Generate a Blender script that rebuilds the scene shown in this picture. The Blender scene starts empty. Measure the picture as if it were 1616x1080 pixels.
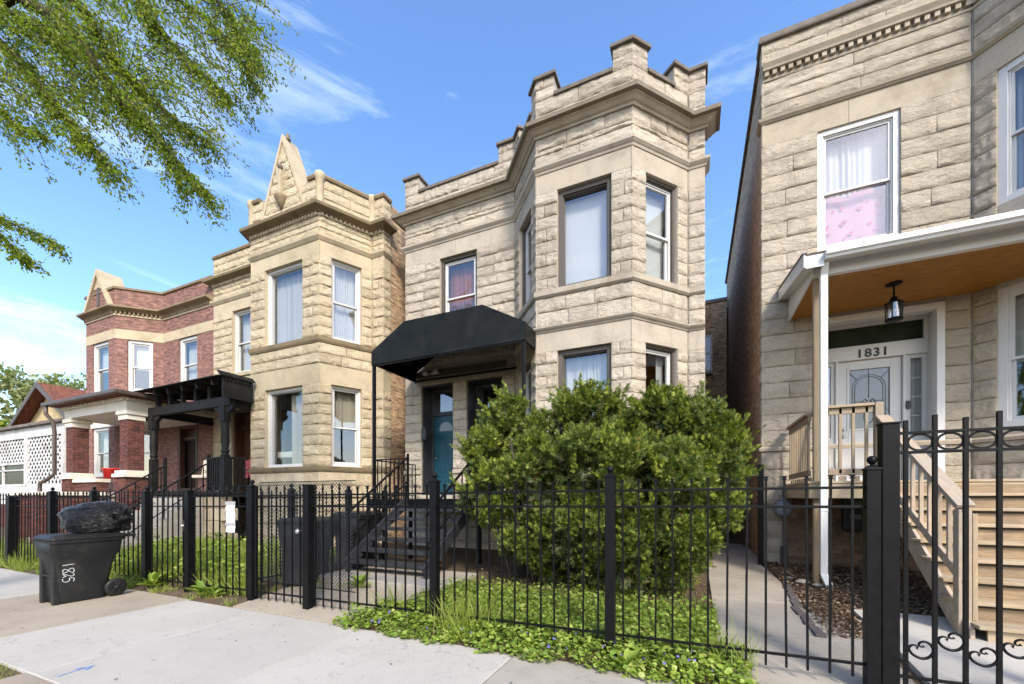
import bpy, bmesh, math, random
import numpy as np
from mathutils import Vector, Matrix
random.seed(7); rng = np.random.default_rng(7)
SC = bpy.context.scene
COL = SC.collection
R = math.radians

# ------------------------------------------------------------------ camera, sky, sun, exposure
CAM_H, F_PX, YAW, U0, V0 = 1.4, 650.0, R(23.8), 808.0, 785.0
cam_data = bpy.data.cameras.new('camera')
cam = bpy.data.objects.new('camera', cam_data); COL.objects.link(cam)
cam.location = (0, 0, CAM_H)
cam.rotation_euler = (R(90), 0, YAW)
cam_data.sensor_width = 36.0
cam_data.lens = F_PX / 1616.0 * 36.0
cam_data.shift_y = (V0 - 540.0) / 1616.0
cam_data.clip_start = 0.05; cam_data.clip_end = 3000
SC.camera = cam

SUN_TO = Vector((0.80, -1.0, 1.08)).normalized()
sun_el = math.asin(SUN_TO.z); sun_az = math.atan2(SUN_TO.x, SUN_TO.y)
world = bpy.data.worlds.new('World'); SC.world = world; world.use_nodes = True
nt = world.node_tree; nt.nodes.clear()
wo = nt.nodes.new('ShaderNodeOutputWorld'); bg = nt.nodes.new('ShaderNodeBackground')
sky = nt.nodes.new('ShaderNodeTexSky'); sky.sky_type = 'NISHITA'; sky.sun_disc = False
sky.sun_elevation = sun_el; sky.sun_rotation = sun_az
sky.air_density = 1.0; sky.dust_density = 1.6; sky.ozone_density = 1.5
tc = nt.nodes.new('ShaderNodeTexCoord')
mp = nt.nodes.new('ShaderNodeMapping'); mp.inputs['Scale'].default_value = (1.1, 1.5, 4.6); mp.inputs['Rotation'].default_value = (0.25, 0.1, 0.3)
mp.inputs['Location'].default_value = (0.35, 0.2, 0.1)
nz = nt.nodes.new('ShaderNodeTexNoise'); nz.inputs['Scale'].default_value = 1.25; nz.inputs['Detail'].default_value = 8; nz.inputs['Roughness'].default_value = 0.62
nz.inputs['Distortion'].default_value = 0.7
cr = nt.nodes.new('ShaderNodeValToRGB'); cr.color_ramp.elements[0].position = 0.53; cr.color_ramp.elements[1].position = 0.9
cr.color_ramp.elements[1].color = (0.5, 0.5, 0.5, 1)
hs = nt.nodes.new('ShaderNodeHueSaturation'); hs.inputs['Hue'].default_value = 0.504; hs.inputs['Saturation'].default_value = 1.2; hs.inputs['Value'].default_value = 1.0
mx = nt.nodes.new('ShaderNodeMixRGB'); mx.inputs['Color2'].default_value = (7.6, 7.9, 8.3, 1)
nt.links.new(tc.outputs['Generated'], mp.inputs['Vector']); nt.links.new(mp.outputs['Vector'], nz.inputs['Vector'])
nt.links.new(nz.outputs['Fac'], cr.inputs['Fac']); nt.links.new(cr.outputs['Color'], mx.inputs['Fac'])
nt.links.new(sky.outputs['Color'], hs.inputs['Color']); nt.links.new(hs.outputs['Color'], mx.inputs['Color1']); nt.links.new(mx.outputs['Color'], bg.inputs['Color'])
bg.inputs['Strength'].default_value = 0.15
nt.links.new(bg.outputs['Background'], wo.inputs['Surface'])

sd = bpy.data.lights.new('sun', 'SUN'); sd.energy = 1.75; sd.angle = R(10.0); sd.color = (1.0, 0.935, 0.85)
so = bpy.data.objects.new('sun', sd); COL.objects.link(so)
so.rotation_euler = (-SUN_TO).to_track_quat('-Z', 'Y').to_euler(); so.location = (10, -10, 20)

SC.view_settings.view_transform = 'Standard'; SC.view_settings.look = 'None'
SC.view_settings.exposure = 1.45; SC.view_settings.gamma = 1.0; SC.view_settings.use_curve_mapping = False
SC.cycles.use_denoising = True
try: SC.cycles.denoiser = 'OPENIMAGEDENOISE'
except Exception: pass
SC.cycles.max_bounces = 7; SC.cycles.transparent_max_bounces = 16
SC.cycles.diffuse_bounces = 3; SC.cycles.glossy_bounces = 3; SC.cycles.transmission_bounces = 4
SC.cycles.caustics_reflective = False; SC.cycles.caustics_refractive = False

# ------------------------------------------------------------------ pixel -> ray helpers (a pixel gives a direction; distance comes from planes)
CA, SA = math.cos(YAW), math.sin(YAW)
def ray(u):
    t = (u - U0) / F_PX
    return (t * CA - SA, t * SA + CA)
def at(u, v, Y):                      # point on the plane y = Y
    dx, dy = ray(u); d = Y / dy
    return Vector((dx * d, Y, CAM_H + (V0 - v) * d / F_PX))
def xat(u, Y): return at(u, 0, Y).x
def pix(p):
    d = -SA * p[0] + CA * p[1]; r = CA * p[0] + SA * p[1]
    return U0 + F_PX * r / d, V0 - F_PX * (p[2] - CAM_H) / d, d
def zg(y):                            # yard level: rises from the sidewalk to the houses
    if y <= 3.75: return -0.16
    if y <= 5.0: return -0.16 + 0.16 * (y - 3.75) / 1.25
    if y <= 8.9: return 0.2 * (y - 5.0) / 3.9
    return 0.2

# ------------------------------------------------------------------ mesh helpers
def link(o, parent=None):
    COL.objects.link(o)
    if parent is not None:
        o.parent = parent
        if parent.type == 'EMPTY':
            o.matrix_parent_inverse = Matrix.Translation(parent.location).inverted()
    return o
def tag(o, label=None, cat=None, group=None, kind=None):
    if label: o['label'] = label
    if cat: o['category'] = cat
    if group: o['group'] = group
    if kind: o['kind'] = kind
    return o
def thing(name, label, cat, loc=(0, 0, 0), group=None):
    o = bpy.data.objects.new(name, None); COL.objects.link(o); o.location = loc
    o.empty_display_size = 0.2
    return tag(o, label, cat, group)

class Frame:                          # a vertical face: s along it, n outward, z up
    def __init__(s, P0, P1):
        s.P0 = Vector((P0[0], P0[1], 0)); d = Vector((P1[0] - P0[0], P1[1] - P0[1], 0))
        s.L = d.length; s.T = d / s.L; s.N = Vector((s.T.y, -s.T.x, 0))
    def pt(s, a, n, z):
        p = s.P0 + s.T * a + s.N * n
        return (p.x, p.y, z)

class MB:
    def __init__(s): s.v = []; s.f = []; s.sm = []; s.uv = None
    def add(s, vs, fs, smooth=False):
        b = len(s.v); s.v += [tuple(v) for v in vs]
        s.f += [tuple(i + b for i in f) for f in fs]; s.sm += [smooth] * len(fs)
        return s
    def hexa(s, p, smooth=False):     # 8 corners: bottom 4 ccw then top 4
        return s.add(p, [(3, 2, 1, 0), (4, 5, 6, 7), (0, 1, 5, 4), (1, 2, 6, 5), (2, 3, 7, 6), (3, 0, 4, 7)], smooth)
    def box(s, x0, x1, y0, y1, z0, z1):
        return s.hexa([(x0, y0, z0), (x1, y0, z0), (x1, y1, z0), (x0, y1, z0), (x0, y0, z1), (x1, y0, z1), (x1, y1, z1), (x0, y1, z1)])
    def fbox(s, F, a0, a1, n0, n1, z0, z1):   # box in a face frame
        return s.hexa([F.pt(a0, n1, z0), F.pt(a1, n1, z0), F.pt(a1, n0, z0), F.pt(a0, n0, z0), F.pt(a0, n1, z1), F.pt(a1, n1, z1), F.pt(a1, n0, z1), F.pt(a0, n0, z1)])
    def bar(s, a, b, w, h=None, up=(0, 0, 1)):  # rectangular bar from a to b
        a = Vector(a); b = Vector(b); h = h or w
        d = (b - a).normalized(); up = Vector(up)
        if abs(d.dot(up)) > 0.99: up = Vector((0, 1, 0))
        x = d.cross(up).normalized(); y = x.cross(d).normalized()
        x *= w / 2; y *= h / 2
        return s.hexa([a - x - y, a + x - y, b + x - y, b - x - y, a - x + y, a + x + y, b + x + y, b - x + y])
    def tube(s, path, r, n=8, cap=True, smooth=True):
        path = [Vector(p) for p in path]; m = len(path)
        rs = r if isinstance(r, (list, tuple)) else [r] * m
        vs = []; fs = []; px = None
        for i, p in enumerate(path):
            d = (path[min(i + 1, m - 1)] - path[max(i - 1, 0)]).normalized()
            if px is None:
                a = Vector((0, 0, 1)) if abs(d.z) < 0.9 else Vector((1, 0, 0))
                px = d.cross(a).normalized()
            else:
                px = (px - d * px.dot(d)).normalized()
            py = d.cross(px)
            for k in range(n):
                t = 2 * math.pi * k / n
                vs.append(p + (px * math.cos(t) + py * math.sin(t)) * rs[i])
        for i in range(m - 1):
            for k in range(n):
                k2 = (k + 1) % n
                fs.append((i * n + k, i * n + k2, (i + 1) * n + k2, (i + 1) * n + k))
        if cap:
            fs.append(tuple(range(n))[::-1]); fs.append(tuple((m - 1) * n + k for k in range(n)))
        return s.add(vs, fs, smooth)
    def lathe(s, prof, c, n=14, axis='z', smooth=True):  # prof [(r,h)]
        vs = []; fs = []
        for r, h in prof:
            for k in range(n):
                t = 2 * math.pi * k / n; a, b = r * math.cos(t), r * math.sin(t)
                vs.append({'z': (c[0] + a, c[1] + b, c[2] + h), 'y': (c[0] + a, c[1] + h, c[2] + b), 'x': (c[0] + h, c[1] + a, c[2] + b)}[axis])
        for i in range(len(prof) - 1):
            for k in range(n):
                k2 = (k + 1) % n
                fs.append((i * n + k, i * n + k2, (i + 1) * n + k2, (i + 1) * n + k))
        fs.append(tuple(range(n))[::-1]); fs.append(tuple((len(prof) - 1) * n + k for k in range(n)))
        return s.add(vs, fs, smooth)
    def prism(s, poly, z0, z1):       # vertical extrusion of a plan polygon (ccw)
        n = len(poly)
        vs = [(p[0], p[1], z0) for p in poly] + [(p[0], p[1], z1) for p in poly]
        fs = [tuple(range(n))[::-1], tuple(range(n, 2 * n))] + [(i, (i + 1) % n, n + (i + 1) % n, n + i) for i in range(n)]
        return s.add(vs, fs)
    def plate(s, pts, d):             # any planar polygon thickened along vector d
        n = len(pts); d = Vector(d); pts = [Vector(p) for p in pts]
        vs = pts + [p + d for p in pts]
        fs = [tuple(range(n))[::-1], tuple(range(n, 2 * n))] + [(i, (i + 1) % n, n + (i + 1) % n, n + i) for i in range(n)]
        return s.add(vs, fs)
    def sheet(s, fn, nu, nv, smooth=True):   # grid sheet from fn(u,v)
        vs = [fn(i / nu, j / nv) for j in range(nv + 1) for i in range(nu + 1)]
        fs = [(j * (nu + 1) + i, j * (nu + 1) + i + 1, (j + 1) * (nu + 1) + i + 1, (j + 1) * (nu + 1) + i) for j in range(nv) for i in range(nu)]
        return s.add(vs, fs, smooth)
    def mesh(s, name):
        me = bpy.data.meshes.new(name); me.from_pydata(s.v, [], s.f)
        me.polygons.foreach_set('use_smooth', s.sm)
        V = np.array(s.v, dtype=np.float64).reshape(-1, 3)
        uvl = me.uv_layers.new(name='UVMap')
        nl = len(me.loops); li = np.empty(nl, np.int32); me.loops.foreach_get('vertex_index', li)
        npoly = len(me.polygons); nrm = np.empty(npoly * 3, np.float32); me.polygons.foreach_get('normal', nrm); nrm = nrm.reshape(-1, 3)
        tot = np.empty(npoly, np.int32); me.polygons.foreach_get('loop_total', tot)
        n = np.repeat(nrm, tot, axis=0); P = V[li]
        flat = np.abs(n[:, 2]) > 0.75
        h = np.stack([-n[:, 1], n[:, 0]], 1); hl = np.linalg.norm(h, axis=1) + 1e-9; h /= hl[:, None]
        uv = np.empty((nl, 2), np.float32)
        uv[:, 0] = np.where(flat, P[:, 0], P[:, 0] * h[:, 0] + P[:, 1] * h[:, 1]); uv[:, 1] = np.where(flat, P[:, 1], P[:, 2])
        uvl.data.foreach_set('uv', uv.ravel())
        return me
    def build(s, name, mat, parent=None, bevel=0.0, fix=True):
        me = s.mesh(name); me.materials.append(mat)
        if fix:
            bm = bmesh.new(); bm.from_mesh(me); bmesh.ops.recalc_face_normals(bm, faces=bm.faces); bm.to_mesh(me); bm.free()
        o = bpy.data.objects.new(name, me); link(o, parent)
        if bevel > 0:
            md = o.modifiers.new('bevel', 'BEVEL'); md.width = bevel; md.segments = 2; md.limit_method = 'ANGLE'; md.angle_limit = R(40)
            md.harden_normals = False
        return o

def mobj(name, me, parent=None, mat4=None):
    o = bpy.data.objects.new(name, me); link(o, parent)
    if mat4 is not None: o.matrix_basis = mat4
    return o

def offset_line(pts, d):              # mitred offset of an open plan polyline, + outward
    out = []; n = len(pts)
    for i, p in enumerate(pts):
        ns = []
        if i > 0:
            a = Frame(pts[i - 1], p); ns.append(a.N)
        if i < n - 1:
            a = Frame(p, pts[i + 1]); ns.append(a.N)
        if len(ns) == 2:
            m = (ns[0] + ns[1]).normalized(); k = d / max(0.25, m.dot(ns[0]))
        else: m = ns[0]; k = d
        out.append((p[0] + m.x * k, p[1] + m.y * k))
    return out
def sweep(mb, pts, prof):             # profile [(n,z)...] closed loop, swept along a plan polyline
    m = len(prof); lines = [offset_line(pts, q[0]) for q in prof]; n = len(pts)
    vs = [(lines[j][i][0], lines[j][i][1], prof[j][1]) for i in range(n) for j in range(m)]
    fs = [(i * m + j, i * m + (j + 1) % m, (i + 1) * m + (j + 1) % m, (i + 1) * m + j) for i in range(n - 1) for j in range(m)]
    fs += [tuple(range(m))[::-1], tuple((n - 1) * m + j for j in range(m))]
    return mb.add(vs, fs)
def subline(pts, s0, s1):             # part of a polyline by arc length
    out = []; acc = 0.0
    for a, b in zip(pts, pts[1:]):
        F = Frame(a, b)
        lo, hi = max(s0, acc), min(s1, acc + F.L)
        if hi > lo + 1e-6:
            p = F.pt(lo - acc, 0, 0); q = F.pt(hi - acc, 0, 0)
            if not out: out.append(p[:2])
            out.append(q[:2])
        acc += F.L
    return out
def plen(pts): return sum((Vector(b) - Vector(a)).length for a, b in zip(pts, pts[1:]))

# mass of small faces (leaves, blades): base shape placed n times, one mesh
def scatter(name, base_v, base_f, M, T, mat, parent=None, smooth=False):
    base_v = np.asarray(base_v, np.float32); k = len(base_v); n = len(T)
    V = np.einsum('nij,kj->nki', M, base_v) + np.asarray(T)[:, None, :]
    lens = np.array([len(f) for f in base_f]); flat = np.concatenate([np.array(f) for f in base_f])
    idx = (flat[None, :] + (np.arange(n) * k)[:, None]).ravel().astype(np.int32)
    tot = np.tile(lens, n).astype(np.int32); st = np.concatenate([[0], np.cumsum(tot)[:-1]]).astype(np.int32)
    me = bpy.data.meshes.new(name); me.vertices.add(n * k); me.vertices.foreach_set('co', V.astype(np.float32).ravel())
    me.loops.add(len(idx)); me.loops.foreach_set('vertex_index', idx)
    me.polygons.add(len(tot)); me.polygons.foreach_set('loop_start', st); me.polygons.foreach_set('loop_total', tot)
    me.update(calc_edges=True); me.validate()
    me.materials.append(mat)
    if smooth: me.polygons.foreach_set('use_smooth', np.ones(len(tot), bool))
    o = bpy.data.objects.new(name, me); link(o, parent)
    return o
def basis(d, roll, scale):            # rotation matrices with local +y along d
    d = d / (np.linalg.norm(d, axis=1, keepdims=True) + 1e-9); n = len(d)
    up = np.tile(np.array([0., 0, 1]), (n, 1)); bad = np.abs(d[:, 2]) > 0.97; up[bad] = [1, 0, 0]
    x = np.cross(d, up); x /= np.linalg.norm(x, axis=1, keepdims=True); z = np.cross(x, d)
    c, s = np.cos(roll)[:, None], np.sin(roll)[:, None]
    x2 = x * c + z * s; z2 = -x * s + z * c
    return np.stack([x2, d, z2], 2) * np.asarray(scale).reshape(-1, 1, 1)

# ------------------------------------------------------------------ materials
def newmat(name):
    m = bpy.data.materials.new(name); m.use_nodes = True
    n = m.node_tree.nodes; return m, m.node_tree, n['Principled BSDF'], n['Material Output']
def nd(t, typ, **kw):
    n = t.nodes.new(typ)
    for k, v in kw.items():
        if k in n.inputs: n.inputs[k].default_value = v
        else: setattr(n, k, v)
    return n
def ramp(t, fac, stops):
    r = t.nodes.new('ShaderNodeValToRGB'); e = r.color_ramp.elements
    while len(e) < len(stops): e.new(0.5)
    for x, (p, c) in zip(e, stops):
        x.position = p; x.color = (*c, 1) if len(c) == 3 else c
    t.links.new(fac, r.inputs['Fac']); return r
def mixc(t, fac, a, b, mode='MIX'):
    m = t.nodes.new('ShaderNodeMixRGB'); m.blend_type = mode
    for s, x in (('Fac', fac), ('Color1', a), ('Color2', b)):
        if hasattr(x, 'is_linked') or hasattr(x, 'links'): t.links.new(x, m.inputs[s])
        else: m.inputs[s].default_value = x if s == 'Fac' else (*x, 1)
    return m.outputs['Color']
def pos(t): return t.nodes.new('ShaderNodeNewGeometry').outputs['Position']
def noise(t, vec, scale, detail=4, rough=0.55, dist=0.0):
    n = nd(t, 'ShaderNodeTexNoise'); n.inputs['Scale'].default_value = scale; n.inputs['Detail'].default_value = detail
    n.inputs['Roughness'].default_value = rough; n.inputs['Distortion'].default_value = dist
    t.links.new(vec, n.inputs['Vector']); return n.outputs['Fac']
def bump(t, bs, h, dist, strength=1.0, prev=None):
    b = nd(t, 'ShaderNodeBump'); b.inputs['Distance'].default_value = dist; b.inputs['Strength'].default_value = strength
    t.links.new(h, b.inputs['Height'])
    if prev is not None: t.links.new(prev, b.inputs['Normal'])
    t.links.new(b.outputs['Normal'], bs.inputs['Normal']); return b.outputs['Normal']
def stretch(t, vec, sc):
    m = nd(t, 'ShaderNodeMapping'); m.inputs['Scale'].default_value = sc; t.links.new(vec, m.inputs['Vector']); return m.outputs['Vector']

def stone_mat(name, c1, c2, stain, rock=True, stain_amt=0.45):
    m, t, bs, out = newmat(name); p = pos(t)
    oi = t.nodes.new('ShaderNodeObjectInfo').outputs['Random']
    base = ramp(t, oi, [(0.0, c1), (0.45, [(a + b) / 2 for a, b in zip(c1, c2)]), (0.8, c2), (1.0, [x * 0.86 for x in c1])]).outputs['Color']
    n1 = noise(t, p, 2.3, 5, 0.6); n2 = noise(t, p, 38, 5, 0.65); n3 = noise(t, stretch(t, p, (2.2, 2.2, 0.7)), 1.0, 6, 0.68, 0.4)
    v1 = ramp(t, n1, [(0.25, (0.74, 0.72, 0.68)), (0.5, (1, 1, 1)), (0.8, (1.14, 1.1, 1.02))]).outputs['Color']
    c = mixc(t, 1.0, base, v1, 'MULTIPLY')
    v2 = ramp(t, n2, [(0.25, (0.8, 0.79, 0.77)), (0.55, (1, 1, 1)), (0.8, (1.1, 1.1, 1.1))]).outputs['Color']
    c = mixc(t, 1.0, c, v2, 'MULTIPLY')
    sm = ramp(t, n3, [(0.56, (0, 0, 0)), (0.76, (stain_amt,) * 3)]).outputs['Color']
    c = mixc(t, sm, c, stain)
    n4 = noise(t, stretch(t, p, (4.5, 4.5, 0.45)), 1.0, 6, 0.7, 0.2)
    c = mixc(t, ramp(t, n4, [(0.57, (0, 0, 0)), (0.74, (stain_amt * 0.55,) * 3)]).outputs['Color'], c, [x * 0.8 for x in stain])
    t.links.new(c, bs.inputs['Base Color']); bs.inputs['Roughness'].default_value = 0.92
    bs.inputs['Specular IOR Level'].default_value = 0.2
    if rock:
        rn = nd(t, 'ShaderNodeTexNoise'); rn.noise_type = 'RIDGED_MULTIFRACTAL'; rn.inputs['Scale'].default_value = 4.2; rn.inputs['Detail'].default_value = 6; rn.inputs['Roughness'].default_value = 0.55
        rn.inputs['Distortion'].default_value = 0.6
        t.links.new(stretch(t, p, (1, 1, 2.4)), rn.inputs['Vector'])
        nn = bump(t, bs, rn.outputs['Fac'], 0.018, 0.9)
        nn = bump(t, bs, noise(t, stretch(t, p, (1, 1, 1.6)), 9.0, 9, 0.72, 0.5), 0.06, 0.9, nn)
        bump(t, bs, noise(t, p, 75, 5, 0.7), 0.008, 0.9, nn)
    else:
        bump(t, bs, noise(t, p, 70, 5, 0.65), 0.003, 0.8)
    return m

def plain(name, col, rough=0.6, var=0.15, nscale=8.0, bumpd=0.0, bscale=60, metallic=0.0, spec=0.4, dirt=None, dirt_amt=0.4, per_obj=0.0):
    m, t, bs, out = newmat(name); p = pos(t)
    lo = [x * (1 - var) for x in col]; hi = [min(1, x * (1 + var)) for x in col]
    n = noise(t, p, nscale, 5, 0.6)
    c = ramp(t, n, [(0.28, lo), (0.72, hi)]).outputs['Color']
    if dirt:
        n3 = noise(t, p, 1.7, 6, 0.7, 0.3)
        c = mixc(t, ramp(t, n3, [(0.5, (0, 0, 0)), (0.75, (dirt_amt,) * 3)]).outputs['Color'], c, dirt)
    if per_obj:
        oi = t.nodes.new('ShaderNodeObjectInfo').outputs['Random']
        c = mixc(t, 1.0, c, ramp(t, oi, [(0, (1 - per_obj,) * 3), (1, (1 + per_obj,) * 3)]).outputs['Color'], 'MULTIPLY')
    t.links.new(c, bs.inputs['Base Color']); bs.inputs['Metallic'].default_value = metallic
    bs.inputs['Specular IOR Level'].default_value = spec
    rr = ramp(t, n, [(0.3, (max(0, rough - 0.08),) * 3), (0.7, (min(1, rough + 0.08),) * 3)]).outputs['Color']
    t.links.new(rr, bs.inputs['Roughness'])
    if bumpd: bump(t, bs, noise(t, p, bscale, 5, 0.65), bumpd, 0.8)
    return m

def brick_mat(name, c1, c2, mortar, bw=0.21, bh=0.068, dirt=(0.08, 0.06, 0.05), dirt_amt=0.4, msize=0.010, offs=True, dark=None):
    m, t, bs, out = newmat(name); p = pos(t)
    uv = nd(t, 'ShaderNodeUVMap'); vec = uv.outputs['UV']
    wob = nd(t, 'ShaderNodeTexNoise'); wob.inputs['Scale'].default_value = 3.0
    b = nd(t, 'ShaderNodeTexBrick'); b.inputs['Scale'].default_value = 1.0
    b.inputs['Brick Width'].default_value = bw; b.inputs['Row Height'].default_value = bh; b.inputs['Mortar Size'].default_value = msize
    b.inputs['Mortar Smooth'].default_value = 0.3; b.inputs['Bias'].default_value = 0.0
    b.inputs['Color1'].default_value = (*c1, 1); b.inputs['Color2'].default_value = (*c2, 1); b.inputs['Mortar'].default_value = (*mortar, 1)
    t.links.new(vec, b.inputs['Vector'])
    n2 = noise(t, p, 30, 5, 0.65); n3 = noise(t, p, 1.1, 6, 0.7, 0.3)
    c = mixc(t, 1.0, b.outputs['Color'], ramp(t, n2, [(0.25, (0.7, 0.7, 0.7)), (0.75, (1.25, 1.25, 1.25))]).outputs['Color'], 'MULTIPLY')
    c = mixc(t, 1.0, c, ramp(t, noise(t, stretch(t, vec, (4.76, 14.7, 1)), 1.0, 1, 0.4), [(0.3, (0.62, 0.6, 0.6)), (0.7, (1.28, 1.24, 1.2))]).outputs['Color'], 'MULTIPLY')
    c = mixc(t, ramp(t, n3, [(0.48, (0, 0, 0)), (0.75, (dirt_amt,) * 3)]).outputs['Color'], c, dirt)
    t.links.new(c, bs.inputs['Base Color']); bs.inputs['Roughness'].default_value = 0.9; bs.inputs['Specular IOR Level'].default_value = 0.2
    inv = nd(t, 'ShaderNodeMath', operation='SUBTRACT'); inv.inputs[0].default_value = 1.0; t.links.new(b.outputs['Fac'], inv.inputs[1])
    nn = bump(t, bs, inv.outputs[0], 0.009, 1.0); bump(t, bs, n2, 0.004, 0.7, nn)
    return m

def wood_mat(name, c1, c2, grain=(1, 1, 1), gs=14, rough=0.75, weather=None, wa=0.5, per_obj=0.16):
    m, t, bs, out = newmat(name); p = pos(t)
    oi = t.nodes.new('ShaderNodeObjectInfo')
    ad = nd(t, 'ShaderNodeVectorMath', operation='ADD'); t.links.new(p, ad.inputs[0])
    cx = nd(t, 'ShaderNodeCombineXYZ'); mul = nd(t, 'ShaderNodeMath', operation='MULTIPLY'); mul.inputs[1].default_value = 31.0
    t.links.new(oi.outputs['Random'], mul.inputs[0])
    for s in ('X', 'Y', 'Z'): t.links.new(mul.outputs[0], cx.inputs[s])
    t.links.new(cx.outputs[0], ad.inputs[1])
    v = stretch(t, ad.outputs[0], grain); n = noise(t, v, gs, 6, 0.6, 0.6)
    c = ramp(t, n, [(0.3, c1), (0.5, [(a + b) / 2 for a, b in zip(c1, c2)]), (0.68, c2)]).outputs['Color']
    c = mixc(t, 1.0, c, ramp(t, oi.outputs['Random'], [(0, (1 - per_obj,) * 3), (1, (1 + per_obj,) * 3)]).outputs['Color'], 'MULTIPLY')
    if weather:
        n3 = noise(t, p, 2.6, 5, 0.65)
        c = mixc(t, ramp(t, n3, [(0.42, (0, 0, 0)), (0.66, (wa,) * 3)]).outputs['Color'], c, weather)
    t.links.new(c, bs.inputs['Base Color']); bs.inputs['Roughness'].default_value = rough; bs.inputs['Specular IOR Level'].default_value = 0.25
    bump(t, bs, n, 0.004, 0.7); return m

def leaf_mat(name, stops, trans=0.35, rough=0.5, pscale=1.3, spec=0.35):
    m, t, bs, out = newmat(name); g = t.nodes.new('ShaderNodeNewGeometry')
    c = ramp(t, g.outputs['Random Per Island'], stops).outputs['Color']
    n = noise(t, g.outputs['Position'], pscale, 3, 0.5)
    c = mixc(t, 1.0, c, ramp(t, n, [(0.3, (0.72, 0.76, 0.7)), (0.7, (1.2, 1.16, 1.1))]).outputs['Color'], 'MULTIPLY')
    t.links.new(c, bs.inputs['Base Color']); bs.inputs['Roughness'].default_value = rough; bs.inputs['Specular IOR Level'].default_value = spec
    tr = nd(t, 'ShaderNodeBsdfTranslucent'); t.links.new(mixc(t, 1.0, c, (1.25, 1.35, 0.6), 'MULTIPLY'), tr.inputs['Color'])
    ms = nd(t, 'ShaderNodeMixShader'); ms.inputs['Fac'].default_value = trans
    t.links.new(bs.outputs[0], ms.inputs[1]); t.links.new(tr.outputs[0], ms.inputs[2]); t.links.new(ms.outputs[0], out.inputs['Surface'])
    return m

def glass_mat(name, tint=(0.86, 0.9, 0.9), refl=1.0):
    m, t, bs, out = newmat(name); t.nodes.remove(bs)
    tr = nd(t, 'ShaderNodeBsdfTransparent'); tr.inputs['Color'].default_value = (*tint, 1)
    gl = nd(t, 'ShaderNodeBsdfGlossy'); gl.inputs['Roughness'].default_value = 0.015; gl.inputs['Color'].default_value = (0.95, 0.97, 1, 1)
    fr = nd(t, 'ShaderNodeLayerWeight'); fr.inputs['Blend'].default_value = 0.5
    pw = nd(t, 'ShaderNodeMath', operation='POWER'); pw.inputs[1].default_value = 4.0; t.links.new(fr.outputs['Facing'], pw.inputs[0])
    mu = nd(t, 'ShaderNodeMath', operation='MULTIPLY_ADD'); mu.inputs[1].default_value = 0.75; mu.inputs[2].default_value = 0.16 * refl
    t.links.new(pw.outputs[0], mu.inputs[0])
    b = nd(t, 'ShaderNodeBump'); b.inputs['Distance'].default_value = 0.01; b.inputs['Strength'].default_value = 0.08
    t.links.new(noise(t, pos(t), 1.6, 2, 0.5), b.inputs['Height']); t.links.new(b.outputs['Normal'], gl.inputs['Normal'])
    ms = nd(t, 'ShaderNodeMixShader'); t.links.new(mu.outputs[0], ms.inputs['Fac'])
    t.links.new(tr.outputs[0], ms.inputs[1]); t.links.new(gl.outputs[0], ms.inputs[2]); t.links.new(ms.outputs[0], out.inputs['Surface'])
    return m

def cloth_mat(name, col, trans=0.3):
    m, t, bs, out = newmat(name); bs.inputs['Base Color'].default_value = (*col, 1); bs.inputs['Roughness'].default_value = 0.9
    tr = nd(t, 'ShaderNodeBsdfTranslucent'); tr.inputs['Color'].default_value = (*col, 1)
    ms = nd(t, 'ShaderNodeMixShader'); ms.inputs['Fac'].default_value = trans
    t.links.new(bs.outputs[0], ms.inputs[1]); t.links.new(tr.outputs[0], ms.inputs[2]); t.links.new(ms.outputs[0], out.inputs['Surface'])
    return m

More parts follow.
